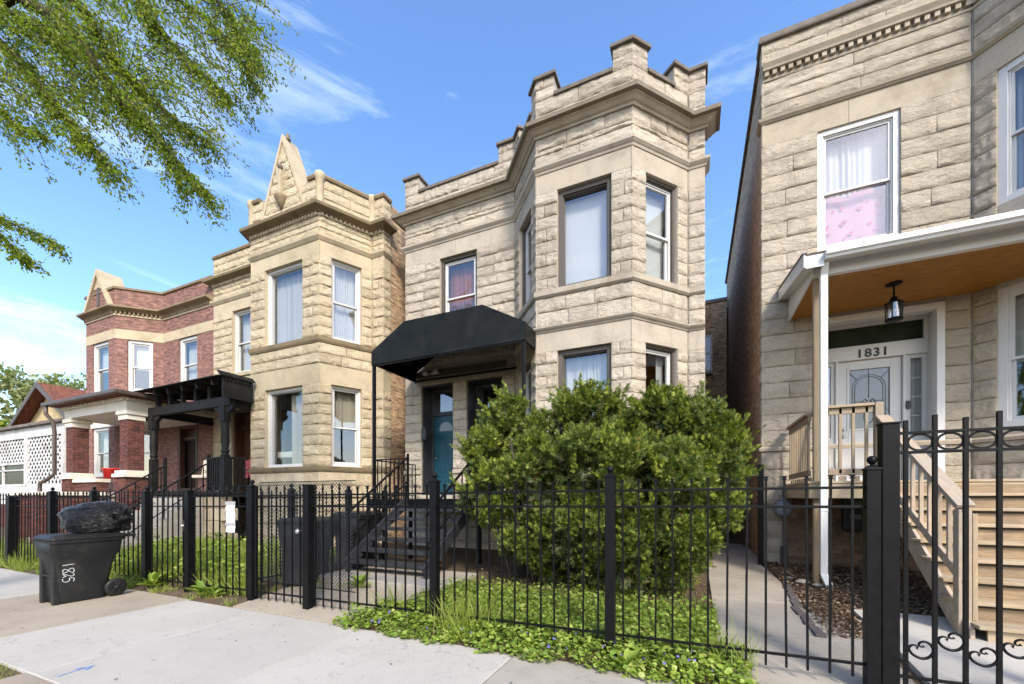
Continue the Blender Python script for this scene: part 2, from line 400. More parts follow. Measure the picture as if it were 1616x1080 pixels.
def concrete_mat(name, col, var=0.12, spots=True, dirt=(0.2, 0.17, 0.12), dirt_amt=0.35, per_obj=0.05):
    m, t, bs, out = newmat(name); p = pos(t)
    n1 = noise(t, p, 1.3, 6, 0.65); n2 = noise(t, p, 120, 4, 0.7); n3 = noise(t, p, 0.7, 6, 0.7, 0.4)
    lo = [x * (1 - var) for x in col]; hi = [min(1, x * (1 + var)) for x in col]
    c = ramp(t, n1, [(0.3, lo), (0.7, hi)]).outputs['Color']
    c = mixc(t, 1.0, c, ramp(t, n2, [(0.28, (0.72, 0.72, 0.72)), (0.5, (1, 1, 1)), (0.75, (1.1, 1.1, 1.1))]).outputs['Color'], 'MULTIPLY')
    c = mixc(t, ramp(t, n3, [(0.5, (0, 0, 0)), (0.72, (dirt_amt,) * 3)]).outputs['Color'], c, dirt)
    oi = t.nodes.new('ShaderNodeObjectInfo').outputs['Random']
    c = mixc(t, 1.0, c, ramp(t, oi, [(0, (1 - per_obj,) * 3), (1, (1 + per_obj,) * 3)]).outputs['Color'], 'MULTIPLY')
    if spots:
        v = nd(t, 'ShaderNodeTexVoronoi'); v.inputs['Scale'].default_value = 5.0; t.links.new(p, v.inputs['Vector'])
        v2_ = nd(t, 'ShaderNodeTexVoronoi'); v2_.inputs['Scale'].default_value = 1.9; t.links.new(p, v2_.inputs['Vector'])
        c = mixc(t, ramp(t, v2_.outputs['Distance'], [(0.035, (0.5,) * 3), (0.06, (0, 0, 0))]).outputs['Color'], c, [x * 0.45 for x in col])
        sp = ramp(t, v.outputs['Distance'], [(0.03, (0.55,) * 3), (0.055, (0, 0, 0))]).outputs['Color']
        c = mixc(t, sp, c, (0.08, 0.07, 0.06))
        wv = nd(t, 'ShaderNodeVectorMath', operation='ADD'); t.links.new(p, wv.inputs[0])
        wn = nd(t, 'ShaderNodeTexNoise'); wn.inputs['Scale'].default_value = 2.2; wn.inputs['Detail'].default_value = 6; t.links.new(p, wn.inputs['Vector'])
        t.links.new(wn.outputs['Color'], wv.inputs[1])
        vc = nd(t, 'ShaderNodeTexVoronoi'); vc.feature = 'DISTANCE_TO_EDGE'; vc.inputs['Scale'].default_value = 0.42; t.links.new(wv.outputs[0], vc.inputs['Vector'])
        ck = ramp(t, vc.outputs['Distance'], [(0.001, (0.35,) * 3), (0.003, (0, 0, 0))]).outputs['Color']
        c = mixc(t, ck, c, (0.11, 0.095, 0.075))
        bl = ramp(t, noise(t, p, 5.5, 6, 0.75, 0.8), [(0.56, (0, 0, 0)), (0.72, (0.45,) * 3)]).outputs['Color']
        c = mixc(t, bl, c, [x * 0.62 for x in col])
    t.links.new(c, bs.inputs['Base Color']); bs.inputs['Roughness'].default_value = 0.88; bs.inputs['Specular IOR Level'].default_value = 0.25
    bump(t, bs, n2, 0.003, 0.6); return m

STONE_G = stone_mat('limestone_grey', (0.435, 0.378, 0.300), (0.522, 0.461, 0.374), (0.183, 0.161, 0.131), stain_amt=0.6)
SMOOTH_G = stone_mat('limestone_grey_dressed', (0.365, 0.318, 0.252), (0.418, 0.370, 0.300), (0.217, 0.187, 0.144), rock=False)
MORTAR_G = plain('mortar_grey', (0.408, 0.357, 0.289), 0.95, 0.15, 20, 0.002)
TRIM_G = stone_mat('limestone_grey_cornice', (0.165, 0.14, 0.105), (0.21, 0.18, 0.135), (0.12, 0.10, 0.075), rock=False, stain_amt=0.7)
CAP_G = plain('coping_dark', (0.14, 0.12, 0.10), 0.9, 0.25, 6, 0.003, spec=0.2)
STONE_Y = stone_mat('limestone_buff', (0.480, 0.396, 0.264), (0.565, 0.477, 0.339), (0.247, 0.198, 0.132), stain_amt=0.6)
SMOOTH_Y = stone_mat('limestone_buff_dressed', (0.415, 0.344, 0.233), (0.462, 0.391, 0.277), (0.308, 0.241, 0.150), rock=False)
MORTAR_Y = plain('mortar_buff', (0.474, 0.391, 0.270), 0.95, 0.15, 20, 0.002)
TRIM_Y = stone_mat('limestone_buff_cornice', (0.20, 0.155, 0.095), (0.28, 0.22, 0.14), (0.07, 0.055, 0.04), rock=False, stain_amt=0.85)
STONE_R = stone_mat('limestone_pale', (0.422, 0.365, 0.283), (0.496, 0.435, 0.344), (0.244, 0.204, 0.152), stain_amt=0.6)
SMOOTH_R = stone_mat('limestone_pale_dressed', (0.365, 0.313, 0.239), (0.418, 0.365, 0.283), (0.252, 0.209, 0.148), rock=False)
MORTAR_R = plain('mortar_pale', (0.391, 0.340, 0.272), 0.95, 0.15, 20, 0.002)
BRICK_RED = brick_mat('red_face_brick', (0.294, 0.154, 0.121), (0.209, 0.113, 0.097), (0.228, 0.165, 0.137), bh=0.062, msize=0.006)
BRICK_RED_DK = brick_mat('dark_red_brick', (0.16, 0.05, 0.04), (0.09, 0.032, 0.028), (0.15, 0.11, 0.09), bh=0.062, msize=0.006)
BRICK_COM = brick_mat('common_brick', (0.58, 0.40, 0.22), (0.34, 0.19, 0.105), (0.46, 0.39, 0.28), dirt=(0.10, 0.08, 0.065), dirt_amt=0.5, msize=0.011)
BRICK_BRN = brick_mat('brown_side_brick', (0.524, 0.379, 0.242), (0.361, 0.237, 0.151), (0.415, 0.343, 0.253), dirt=(0.175, 0.131, 0.097), dirt_amt=0.5, msize=0.011)
BRICK_ONE = plain('basement_brick', (0.20, 0.125, 0.08), 0.92, 0.3, 14, 0.006, 40, spec=0.2, dirt=(0.07, 0.05, 0.04), dirt_amt=0.6, per_obj=0.3)
WHITE = plain('white_paint', (0.56, 0.555, 0.535), 0.45, 0.04, 5, 0.0005, 80, dirt=(0.55, 0.52, 0.46), dirt_amt=0.25)
CREAM = plain('cream_paint', (0.66, 0.60, 0.50), 0.6, 0.08, 5, 0.002, 40, dirt=(0.35, 0.3, 0.22), dirt_amt=0.4)
PEEL = plain('peeling_white_paint', (0.560, 0.552, 0.528), 0.8, 0.12, 9, 0.003, 30, dirt=(0.176, 0.160, 0.136), dirt_amt=0.8)
BROWN_FR = plain('dark_brown_trim', (0.085, 0.072, 0.06), 0.55, 0.12, 6)
IRON = plain('black_iron', (0.0045, 0.0045, 0.005), 0.45, 0.25, 12, 0.0012, 90, spec=0.15)
IRON_DUSTY = plain('black_iron_worn', (0.022, 0.023, 0.026), 0.5, 0.35, 9, 0.0015, 60, spec=0.45, dirt=(0.07, 0.075, 0.085), dirt_amt=0.5)
BLACKWOOD = plain('charred_black_paint', (0.011, 0.0105, 0.010), 0.65, 0.4, 7, 0.004, 35, spec=0.2, dirt=(0.035, 0.031, 0.027), dirt_amt=0.5)
AWNING = plain('black_awning_vinyl', (0.0085, 0.010, 0.0095), 0.5, 0.3, 3, 0.002, 25, spec=0.14, dirt=(0.03, 0.033, 0.032), dirt_amt=0.45)
TEAL = plain('teal_door_paint', (0.008, 0.055, 0.085), 0.4, 0.12, 5)
PANEDARK = plain('dark_reflective_pane', (0.02, 0.025, 0.015), 0.15, 0.3, 3, spec=0.15)
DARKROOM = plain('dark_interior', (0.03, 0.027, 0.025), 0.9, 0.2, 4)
WOODDK = plain('dark_stained_wood', (0.07, 0.033, 0.016), 0.5, 0.3, 7)
PINE = wood_mat('treated_pine', (0.288, 0.205, 0.117), (0.420, 0.323, 0.195), (1, 8, 8), 6, weather=(0.339, 0.288, 0.220), wa=0.75)
PINE_R = wood_mat('dark_riser_pine', (0.221, 0.153, 0.085), (0.325, 0.235, 0.142), (1, 8, 8), 5, weather=(0.185, 0.142, 0.103), wa=0.6)  # darker and browner than the tread pine
PINE_V = wood_mat('treated_pine_upright', (0.262, 0.189, 0.107), (0.377, 0.287, 0.180), (8, 8, 1), 6, weather=(0.238, 0.205, 0.164), wa=0.75)
GREYWOOD = wood_mat('weathered_pine', (0.31, 0.235, 0.165), (0.44, 0.35, 0.255), (6, 1.5, 1.5), 6, weather=(0.29, 0.255, 0.215), wa=0.7)
WOODPOST = wood_mat('porch_post_wood', (0.22, 0.155, 0.09), (0.33, 0.245, 0.15), (8, 8, 1), 6, weather=(0.22, 0.18, 0.13), wa=0.6)
PLY = wood_mat('stained_plywood', (0.21, 0.09, 0.012), (0.33, 0.155, 0.024), (2.2, 5.5, 1), 3.2, rough=0.5, per_obj=0.02)
CONC = concrete_mat('sidewalk_concrete', (0.385, 0.36, 0.315), 0.07, dirt=(0.40, 0.37, 0.32), dirt_amt=0.4)
CONC_TAN = concrete_mat('old_tan_concrete', (0.31, 0.262, 0.20), 0.14, dirt=(0.26, 0.21, 0.15))
CONC_WALK = concrete_mat('walk_concrete', (0.31, 0.275, 0.225), 0.14, dirt=(0.22, 0.19, 0.14), dirt_amt=0.5)
CONC_OLD = concrete_mat('slab_concrete', (0.345, 0.31, 0.26), 0.15, dirt=(0.25, 0.21, 0.16), dirt_amt=0.5)
SOIL = plain('soil', (0.105, 0.075, 0.05), 0.95, 0.35, 6, 0.012, 30, spec=0.1, dirt=(0.055, 0.065, 0.02), dirt_amt=0.6)
MULCH = plain('mulch_bed', (0.10, 0.066, 0.045), 0.95, 0.5, 30, 0.02, 60, spec=0.1, dirt=(0.05, 0.03, 0.02), dirt_amt=0.6)
ASPHALT = plain('asphalt', (0.05, 0.05, 0.052), 0.9, 0.2, 12, 0.004, 90, spec=0.2)
BINPL = plain('bin_plastic', (0.013, 0.0135, 0.0135), 0.45, 0.3, 3, 0.0012, 120, spec=0.28, dirt=(0.06, 0.056, 0.048), dirt_amt=0.5)
BAGPL = plain('bag_plastic', (0.009, 0.009, 0.0095), 0.14, 0.2, 5, 0.0, spec=0.9)
GLASS = glass_mat('window_glass'); GLASS_D = glass_mat('dark_glass', (0.42, 0.45, 0.44), 1.25)
CURT = cloth_mat('white_curtain', (0.60, 0.58, 0.55)); CURT_B = cloth_mat('beige_curtain', (0.55, 0.47, 0.36)); CURT_R = cloth_mat('red_curtain', (0.27, 0.085, 0.03), 0.15)
BLIND = cloth_mat('white_blind', (0.64, 0.63, 0.60), 0.2); PINK = cloth_mat('pink_print_cloth', (0.62, 0.30, 0.39), 0.2); PINK_D = cloth_mat('pink_heart_print', (0.50, 0.10, 0.20), 0.1)
TAR = plain('tar_roof', (0.05, 0.05, 0.05), 0.9, 0.2, 5)
SHING = brick_mat('red_brown_shingles', (0.22, 0.085, 0.05), (0.16, 0.065, 0.042), (0.10, 0.045, 0.035), 0.3, 0.13, dirt_amt=0.2, msize=0.006)
SHING_GR = brick_mat('grey_shingles', (0.20, 0.175, 0.15), (0.14, 0.125, 0.11), (0.07, 0.06, 0.055), 0.3, 0.13, dirt_amt=0.2, msize=0.006)
GUTTER = plain('brown_gutter_metal', (0.075, 0.055, 0.045), 0.45, 0.15, 5, spec=0.4)
STEEL = plain('steel', (0.55, 0.53, 0.50), 0.3, 0.1, 10, metallic=0.9)
GREYMET = plain('grey_metal', (0.17, 0.18, 0.20), 0.5, 0.2, 8, metallic=0.3)
BARK = plain('bark', (0.055, 0.045, 0.036), 0.95, 0.35, 20, 0.006, 60, spec=0.1)
RED = plain('red_plastic', (0.55, 0.015, 0.012), 0.4, 0.08, 5)
PAPER = plain('paper', (0.80, 0.80, 0.84), 0.8, 0.03, 5); TAPE = plain('duct_tape', (0.33, 0.33, 0.34), 0.35, 0.1, 30)
INK = plain('printed_ink', (0.25, 0.27, 0.45), 0.8, 0.1, 5); NUMB = plain('black_numerals', (0.006, 0.006, 0.006), 0.4, 0.05, 5)
CHALK = plain('white_marker', (0.62, 0.64, 0.64), 0.8, 0.1, 20); BLUEP = plain('blue_paint', (0.08, 0.24, 0.62), 0.7, 0.2, 14)
CUSH = plain('beige_cushion', (0.52, 0.44, 0.36), 0.9, 0.1, 12, 0.004, 50); STRIPE = plain('red_white_cushion', (0.55, 0.12, 0.14), 0.9, 0.6, 20)
LAMPGL = plain('lamp_glass', (0.35, 0.38, 0.38), 0.1, 0.1, 8, spec=0.8)
YELLOWSTUC = plain('yellow_gable_board', (0.42, 0.33, 0.17), 0.85, 0.25, 3, 0.004, 20, dirt=(0.3, 0.28, 0.24), dirt_amt=0.7)
ALUM = plain('white_aluminium', (0.56, 0.56, 0.545), 0.35, 0.03, 4, spec=0.5, dirt=(0.6, 0.58, 0.54), dirt_amt=0.2)
LEAD = plain('lead_came', (0.16, 0.165, 0.17), 0.4, 0.2, 10, metallic=0.5); FROST = plain('frosted_glass', (0.085, 0.10, 0.10), 0.12, 0.25, 3, spec=0.8)
YEW = leaf_mat('yew_needles', [(0, (0.045, 0.075, 0.014)), (0.4, (0.080, 0.120, 0.019)), (0.75, (0.125, 0.173, 0.025)), (0.93, (0.194, 0.231, 0.037)), (1, (0.312, 0.188, 0.062))], 0.28, pscale=3.2)
YEW_TIP = leaf_mat('yew_new_growth', [(0, (0.150, 0.206, 0.025)), (0.5, (0.237, 0.294, 0.035)), (1, (0.400, 0.413, 0.062))], 0.35, pscale=2.0)
YEW_IN = leaf_mat('yew_inner_shade_needles', [(0, (0.022, 0.041, 0.009)), (0.6, (0.041, 0.067, 0.012)), (0.9, (0.083, 0.075, 0.022)), (1, (0.128, 0.067, 0.022))], 0.2)  # darkened yew: shade inside the bush put into colour, plus some brown needles
LEAFY = leaf_mat('street_tree_leaves', [(0, (0.112, 0.174, 0.013)), (0.5, (0.179, 0.252, 0.018)), (0.85, (0.258, 0.330, 0.024)), (1, (0.314, 0.276, 0.050))], 0.55, pscale=1.6)
FARLEAF = leaf_mat('far_tree_leaves', [(0, (0.20, 0.24, 0.10)), (0.6, (0.30, 0.33, 0.16)), (1, (0.38, 0.38, 0.22))], 0.4)
GRASS = leaf_mat('grass_blades', [(0, (0.15, 0.22, 0.03)), (0.5, (0.23, 0.30, 0.045)), (0.85, (0.32, 0.37, 0.075)), (1, (0.40, 0.34, 0.15))], 0.35)
VIOLET = leaf_mat('groundcover_leaves', [(0, (0.13, 0.21, 0.03)), (0.5, (0.21, 0.295, 0.045)), (0.85, (0.29, 0.37, 0.06)), (1, (0.38, 0.40, 0.13))], 0.3, spec=0.3, pscale=2.5)
FLOWER = plain('violet_petals', (0.11, 0.09, 0.32), 0.8, 0.2, 20)
CHIPS = leaf_mat('leaf_litter', [(0, (0.074, 0.043, 0.026)), (0.5, (0.139, 0.081, 0.053)), (0.85, (0.230, 0.162, 0.105)), (1, (0.344, 0.304, 0.231))], 0.05)

# ------------------------------------------------------------------ shared stone pieces
def rock_mesh(seed, mat, nx=20, nz=10, fx=1.0):
    r = np.random.default_rng(seed); mb = MB()
    lat = [r.normal(size=(n * 3 + 3, n + 3)) for n in (2, 4, 7)]; edge = r.normal(size=(3, 26))
    def vn(L, x, z):
        i, j = int(x), int(z); fx, fz = x - i, z - j; fx = fx * fx * (3 - 2 * fx); fz = fz * fz * (3 - 2 * fz)
        return (L[i, j] * (1 - fx) + L[i + 1, j] * fx) * (1 - fz) + (L[i, j + 1] * (1 - fx) + L[i + 1, j + 1] * fx) * fz
    def ed(k, x, n):
        q = x * n; i = int(q); f = q - i; return edge[k, i] * (1 - f) + edge[k, i + 1] * f
    peak = 0.20 + 0.16 * r.random(); amp = 0.014 + 0.018 * r.random()
    def h(x, z):
        if z <= 0.001: return 0.0
        e = 0.5 + 0.5 * min(1, x / 0.07) * min(1, (1 - x) / 0.07)
        pk = min(0.62, max(0.07, peak + 0.10 * ed(0, x * fx, 6) + 0.07 * ed(1, x * fx, 14)))
        prof = (z / pk) ** 0.75 if z < pk else 1 - 0.75 * ((z - pk) / (1 - pk)) ** 0.8
        n = 0.34 * vn(lat[0], x * 6 * fx, z * 2) + 0.26 * vn(lat[1], x * 12 * fx, z * 4) + 0.18 * vn(lat[2], x * 21 * fx, z * 7)
        return max(0.002, amp * e * (prof * (1 + 0.5 * n) + 0.35 * n) + 0.005)
    xs = [0, 0.012] + [0.012 + 0.976 * i / (nx - 2) for i in range(1, nx - 2)] + [0.988, 1]
    zs = [0, 0.03] + [0.03 + 0.94 * j / (nz - 2) for j in range(1, nz - 2)] + [0.97, 1]
    mx, mz = len(xs), len(zs)
    vs = [(x, -h(min(x, 0.999), min(z, 0.999)), z) for z in zs for x in xs]
    fs = [(j * mx + i, j * mx + i + 1, (j + 1) * mx + i + 1, (j + 1) * mx + i) for j in range(mz - 1) for i in range(mx - 1)]
    b = len(vs); vs += [(0, 0.03, 0), (1, 0.03, 0), (1, 0.03, 1), (0, 0.03, 1)]
    fs += [(0, b, b + 1) + tuple(range(mx - 1, 0, -1)), tuple((mz - 1) * mx + i for i in range(mx)) + (b + 2, b + 3)]
    fs += [(b, 0) + tuple(j * mx for j in range(1, mz)) + (b + 3,), (mx - 1, b + 1, b + 2) + tuple(j * mx + mx - 1 for j in range(mz - 1, 0, -1))]
    mb.add(vs, fs)
    mb.sm = [i < (mx - 1) * (mz - 1) for i in range(len(fs))]
    me = mb.mesh('stone'); me.materials.append(mat)
    return me
def smooth_mesh(mat):
    mb = MB(); mb.box(0, 1, -0.004, 0.03, 0, 1); me = mb.mesh('dressed_stone'); me.materials.append(mat)
    bm = bmesh.new(); bm.from_mesh(me); bmesh.ops.recalc_face_normals(bm, faces=bm.faces); bm.to_mesh(me); bm.free()
    return me

class StoneWall:
    def __init__(s, house, rock, smooth, mortar, seed):
        s.house, s.mortar = house, mortar
        s.rocks = [rock_mesh(seed * 50 + i, rock) for i in range(10)]; s.short = [rock_mesh(seed * 50 + 20 + i, rock, 12, 10, 0.4) for i in range(10)]; s.smooth = smooth_mesh(smooth)
        s.core = MB(); s.blocks = []; s.r = random.Random(seed)
    def block(s, F, a0, a1, z0, z1, kind, n=0.0):
        g = 0.003; L = a1 - a0 - 2 * g; H = z1 - z0 - 2 * g
        o = F.pt(a0 + g, n, z0 + g); T, Y = F.T, -F.N
        M = Matrix(((T.x * L, Y.x, 0, o[0]), (T.y * L, Y.y, 0, o[1]), (0, 0, H, o[2]), (0, 0, 0, 1)))
        me = s.r.choice(s.rocks if L > 0.5 else s.short) if kind == 'rock' else s.smooth
        c = Vector(F.pt((a0 + a1) / 2, 0, (z0 + z1) / 2)); d = c - Vector((0, 0, CAM_H))
        face = max(0.0, -(d.normalized().dot(F.N)))
        s.blocks.append((L * H * face / d.length_squared, me, M, kind))
    def face(s, F, courses, openings, ext=(0.0, 0.0), core=True, minlen=0.42, maxlen=0.85):
        zlo, zhi = courses[0][0], courses[-1][1]
        if core:
            ss = sorted({0.0, F.L} | {o[0] for o in openings} | {o[1] for o in openings})
            for a, b in zip(ss, ss[1:]):
                mid = (a + b) / 2; cuts = sorted((o[2], o[3]) for o in openings if o[0] < mid < o[1]); z = zlo
                for c0, c1 in cuts:
                    if c0 > z: s.core.fbox(F, a, b, -0.28, -0.006, z, c0)
                    z = max(z, c1)
                if zhi > z: s.core.fbox(F, a, b, -0.28, -0.006, z, zhi)
        for ci, (z0, z1, kind) in enumerate(courses):
            if kind is None: continue
            segs = [(0.0 - ext[0], F.L + ext[1])]
            for o in openings:
                if o[2] < z1 - 0.01 and o[3] > z0 + 0.01:
                    ns = []
                    for a, b in segs:
                        if o[1] <= a or o[0] >= b: ns.append((a, b)); continue
                        if o[0] > a: ns.append((a, o[0]))
                        if o[1] < b: ns.append((o[1], b))
                    segs = ns
            for a, b in segs:
                L = b - a
                if L < 0.04: continue
                if kind == 'smooth': k = max(1, round(L / 1.5))
                else:
                    k = max(1, round(L / s.r.uniform(minlen + 0.1, maxlen)))
                    if k == 1 and L > 0.38 and ci % 2: k = 2
                cut = [a]
                for i in range(1, k): cut.append(a + L * (i + s.r.uniform(-0.22, 0.22)) / k)
                cut.append(b)
                for c, d in zip(cut, cut[1:]): s.block(F, c, d, z0, z1, kind)
    def finish(s, limit=300):
        wall = s.core.build('wall', s.mortar, s.house)
        s.blocks.sort(key=lambda b: -b[0])
        for _, me, M, kind in s.blocks[:limit]:
            mobj('stone' if kind == 'rock' else 'dressed_stone', me, wall, M)
        rest = s.blocks[limit:]
        for kd, nm in (('rock', 'small_stones'), ('smooth', 'small_dressed_stones')):
            sub = [b for b in rest if b[3] == kd]
            if not sub: continue
            bm = bmesh.new()
            for _, me, M, _k in sub:
                n0 = len(bm.verts); bm.from_mesh(me); bm.verts.ensure_lookup_table()
                bmesh.ops.transform(bm, matrix=M, verts=bm.verts[n0:])
            me2 = bpy.data.meshes.new(nm); bm.to_mesh(me2); bm.free(); me2.materials.append(sub[0][1].materials[0])
            tag(mobj(nm, me2, wall), kind='stuff')
        return wall

def div(z0, z1, n, kind='rock'):
    return [(z0 + (z1 - z0) * i / n, z0 + (z1 - z0) * (i + 1) / n, kind) for i in range(n)]

# ------------------------------------------------------------------ windows, doors
def ring(mb, F, a0, a1, z0, z1, w, n0, n1, wb=None):
    wb = wb or w
    mb.fbox(F, a0, a0 + w, n0, n1, z0, z1); mb.fbox(F, a1 - w, a1, n0, n1, z0, z1)
    mb.fbox(F, a0 + w, a1 - w, n0, n1, z1 - w, z1); mb.fbox(F, a0 + w, a1 - w, n0, n1, z0, z0 + wb)
    return mb
def folds(F, a0, a1, z0, z1, n, amp=0.018, per=0.075, seed=0):
    r = random.Random(seed); ph = r.random() * 6; mb = MB()
    def fn(u, v):
        a = a0 + (a1 - a0) * u
        k = amp * (0.5 + 0.5 * math.sin(a * 9 + ph)) * math.sin(a / per * 6.283 + ph + 1.8 * math.sin(a * 7 + ph) + 0.4 * v) + amp * 0.7 * math.sin(a / per * 2.3 + ph * 2 + 0.5 * v) * (0.6 + 0.4 * v)
        return F.pt(a, n + k, z0 + (z1 - z0) * v)
    mb.sheet(fn, max(10, int((a1 - a0) / per * 6)), 4); return mb
def window(house, F, a0, a1, z0, z1, mat=None, fw=0.055, rec=0.09, kind='hung', dress=None, outer=None, ow=0.07, pane=None, seed=1, sill=None):
    mat = mat or WHITE; pane = pane or GLASS
    fr = MB()
    if outer is not None:
        ring(fr, F, a0, a1, z0, z1, ow, -rec - 0.13, -rec + 0.02); ring(fr, F, a0 + ow, a1 - ow, z0 + ow * 0.6, z1 - ow, 0.02, -rec - 0.13, -rec - 0.015)
        w = fr.build('window', outer, house, 0.004)
        a0 += ow + 0.02; a1 -= ow + 0.02; z0 += ow * 0.6 + 0.02; z1 -= ow + 0.02
        if kind == 'hung':
            f2 = MB(); ring(f2, F, a0, a1, z0, z1, 0.03, -rec - 0.12, -rec - 0.03); f2.build('frame', mat, w, 0.003)
            a0 += 0.03; a1 -= 0.03; z0 += 0.03; z1 -= 0.03
    else:
        ring(fr, F, a0, a1, z0, z1, fw, -rec - 0.13, -rec); ring(fr, F, a0 + fw, a1 - fw, z0 + fw * 0.8, z1 - fw, 0.022, -rec - 0.13, -rec - 0.028)
        w = fr.build('window', mat, house, 0.004)
        a0 += fw + 0.022; a1 -= fw + 0.022; z0 += fw * 0.8 + 0.022; z1 -= fw + 0.022
    if kind == 'hung':
        zm = z0 + (z1 - z0) * 0.49
        s1 = MB(); ring(s1, F, a0, a1, zm - 0.02, z1, 0.032, -rec - 0.085, -rec - 0.045, 0.04); s1.build('upper_sash', mat, w, 0.003)
        s2 = MB(); ring(s2, F, a0, a1, z0, zm + 0.02, 0.036, -rec - 0.125, -rec - 0.087, 0.06); s2.build('lower_sash', mat, w, 0.003)
        MB().add([F.pt(a0 + 0.02, -rec - 0.065, zm), F.pt(a1 - 0.02, -rec - 0.065, zm), F.pt(a1 - 0.02, -rec - 0.065, z1 - 0.02), F.pt(a0 + 0.02, -rec - 0.065, z1 - 0.02)], [(0, 1, 2, 3)]).build('pane', pane, w, fix=False)
        MB().add([F.pt(a0 + 0.02, -rec - 0.105, z0 + 0.03), F.pt(a1 - 0.02, -rec - 0.105, z0 + 0.03), F.pt(a1 - 0.02, -rec - 0.105, zm), F.pt(a0 + 0.02, -rec - 0.105, zm)], [(0, 1, 2, 3)]).build('pane', pane, w, fix=False)
    else:
        MB().add([F.pt(a0 - 0.01, -rec - 0.08, z0 - 0.01), F.pt(a1 + 0.01, -rec - 0.08, z0 - 0.01), F.pt(a1 + 0.01, -rec - 0.08, z1 + 0.01), F.pt(a0 - 0.01, -rec - 0.08, z1 + 0.01)], [(0, 1, 2, 3)]).build('pane', pane, w, fix=False)
    nb = -rec - 0.22
    if dress == 'blind':
        def fb(u, v): return F.pt(a0 - 0.03 + (a1 - a0 + 0.06) * u, nb + 0.0015 * math.sin(v * 150) + 0.008 * math.sin(u * 5 + v * 2), z0 + (z1 - z0) * v)
        MB().sheet(fb, 16, 60).build('blind', BLIND, w, fix=False)
    elif dress == 'half_blind':
        MB().sheet(lambda u, v: F.pt(a0 - 0.03 + (a1 - a0 + 0.06) * u, nb + 0.004 * math.sin(v * 70), z0 + (z1 - z0) * (0.47 + 0.53 * v)), 4, 60).build('blind', BLIND, w, fix=False)
    elif dress == 'curtain':
        folds(F, a0 - 0.03, a1 + 0.03, z0, z1, nb - 0.02, seed=seed).build('curtain', CURT, w, fix=False)
    elif dress == 'red':
        folds(F, a0 - 0.03, a1 + 0.03, z0, z1, nb - 0.02, 0.02, 0.11, seed).build('curtain', CURT_R, w, fix=False)
    elif dress == 'beige':
        m = a0 + (a1 - a0) * 0.42
        folds(F, m, a1 + 0.03, z0, z1, nb - 0.03, 0.02, 0.1, seed).build('curtain', CURT_B, w, fix=False)
    elif dress == 'beige_half':
        folds(F, a0 - 0.03, a1 + 0.03, z0 + (z1 - z0) * 0.5, z1, nb - 0.03, 0.02, 0.1, seed).build('curtain', CURT_B, w, fix=False)
    elif dress == 'sides':
        folds(F, a0 - 0.03, a0 + (a1 - a0) * 0.3, z0, z1, nb, 0.015, 0.06, seed).build('curtain', CURT, w, fix=False)
        folds(F, a1 - (a1 - a0) * 0.25, a1 + 0.03, z0, z1, nb, 0.015, 0.06, seed + 1).build('curtain', CURT, w, fix=False)
    elif dress == 'pink':
        zt = z0 + (z1 - z0) * 0.47
        folds(F, a0 - 0.03, a1 + 0.03, zt, z1, nb - 0.02, 0.02, 0.09, seed).build('curtain', CURT, w, fix=False)
        c = MB().sheet(lambda u, v: F.pt(a0 - 0.02 + (a1 - a0 + 0.04) * u, nb + 0.012 * math.sin(u * 10 + v), z0 + (zt + 0.05 - z0) * v), 14, 8).build('pink_cloth', PINK, w, fix=False)
        hm = MB(); rr = random.Random(5)
        for i in range(26):
            ca = rr.uniform(a0 + 0.05, a1 - 0.05); cz = rr.uniform(z0 + 0.05, zt - 0.05); sz = rr.uniform(0.02, 0.05)
            pts = []
            for k in range(16):
                t = 2 * math.pi * k / 16; x = 16 * math.sin(t) ** 3; y = 13 * math.cos(t) - 5 * math.cos(2 * t) - 2 * math.cos(3 * t) - math.cos(4 * t)
                pts.append(F.pt(ca + sz * x / 16, nb + 0.02, cz + sz * y / 16))
            hm.add(pts, [tuple(range(16))])
        hm.build('heart_print', PINK_D, c, fix=False)
    return w

def body(house, poly_front, depth_y, z_top, side_mat, roof_z, name='side_wall', left=True, right=True, ts=0.28):
    """brick side walls, back wall and flat roof behind a stone front"""
    x0, x1 = poly_front[0][0], poly_front[-1][0]; y0 = poly_front[0][1] + 0.27
    MB().box(x0 + 0.012, x0 + ts, y0 + 0.005, depth_y, 0.0, z_top).build(name, side_mat, house)
    MB().box(x1 - ts, x1 - 0.012, y0 + 0.005, depth_y, 0.0, z_top).build(name, side_mat, house)
    MB().box(x0 + ts, x1 - ts, depth_y - 0.3, depth_y - 0.002, 0.0, z_top - 0.02).build('back_wall', side_mat, house)
    ins = offset_line(poly_front, -0.26)
    poly = [(p[0], p[1]) for p in ins] + [(x1 - 0.27, depth_y - 0.29), (x0 + 0.27, depth_y - 0.29)]
    poly[0] = (x0 + 0.27, ins[0][1]); poly[len(ins) - 1] = (x1 - 0.27, ins[-1][1])
    MB().prism(poly, roof_z - 0.15, roof_z).build('roof', TAR, house)
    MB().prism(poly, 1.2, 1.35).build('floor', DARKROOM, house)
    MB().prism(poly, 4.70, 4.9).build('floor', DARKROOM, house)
    MB().box(x0 + 0.3, x1 - 0.3, y0 + 2.6, y0 + 2.7, 1.35, roof_z - 0.16).build('partition', DARKROOM, house)

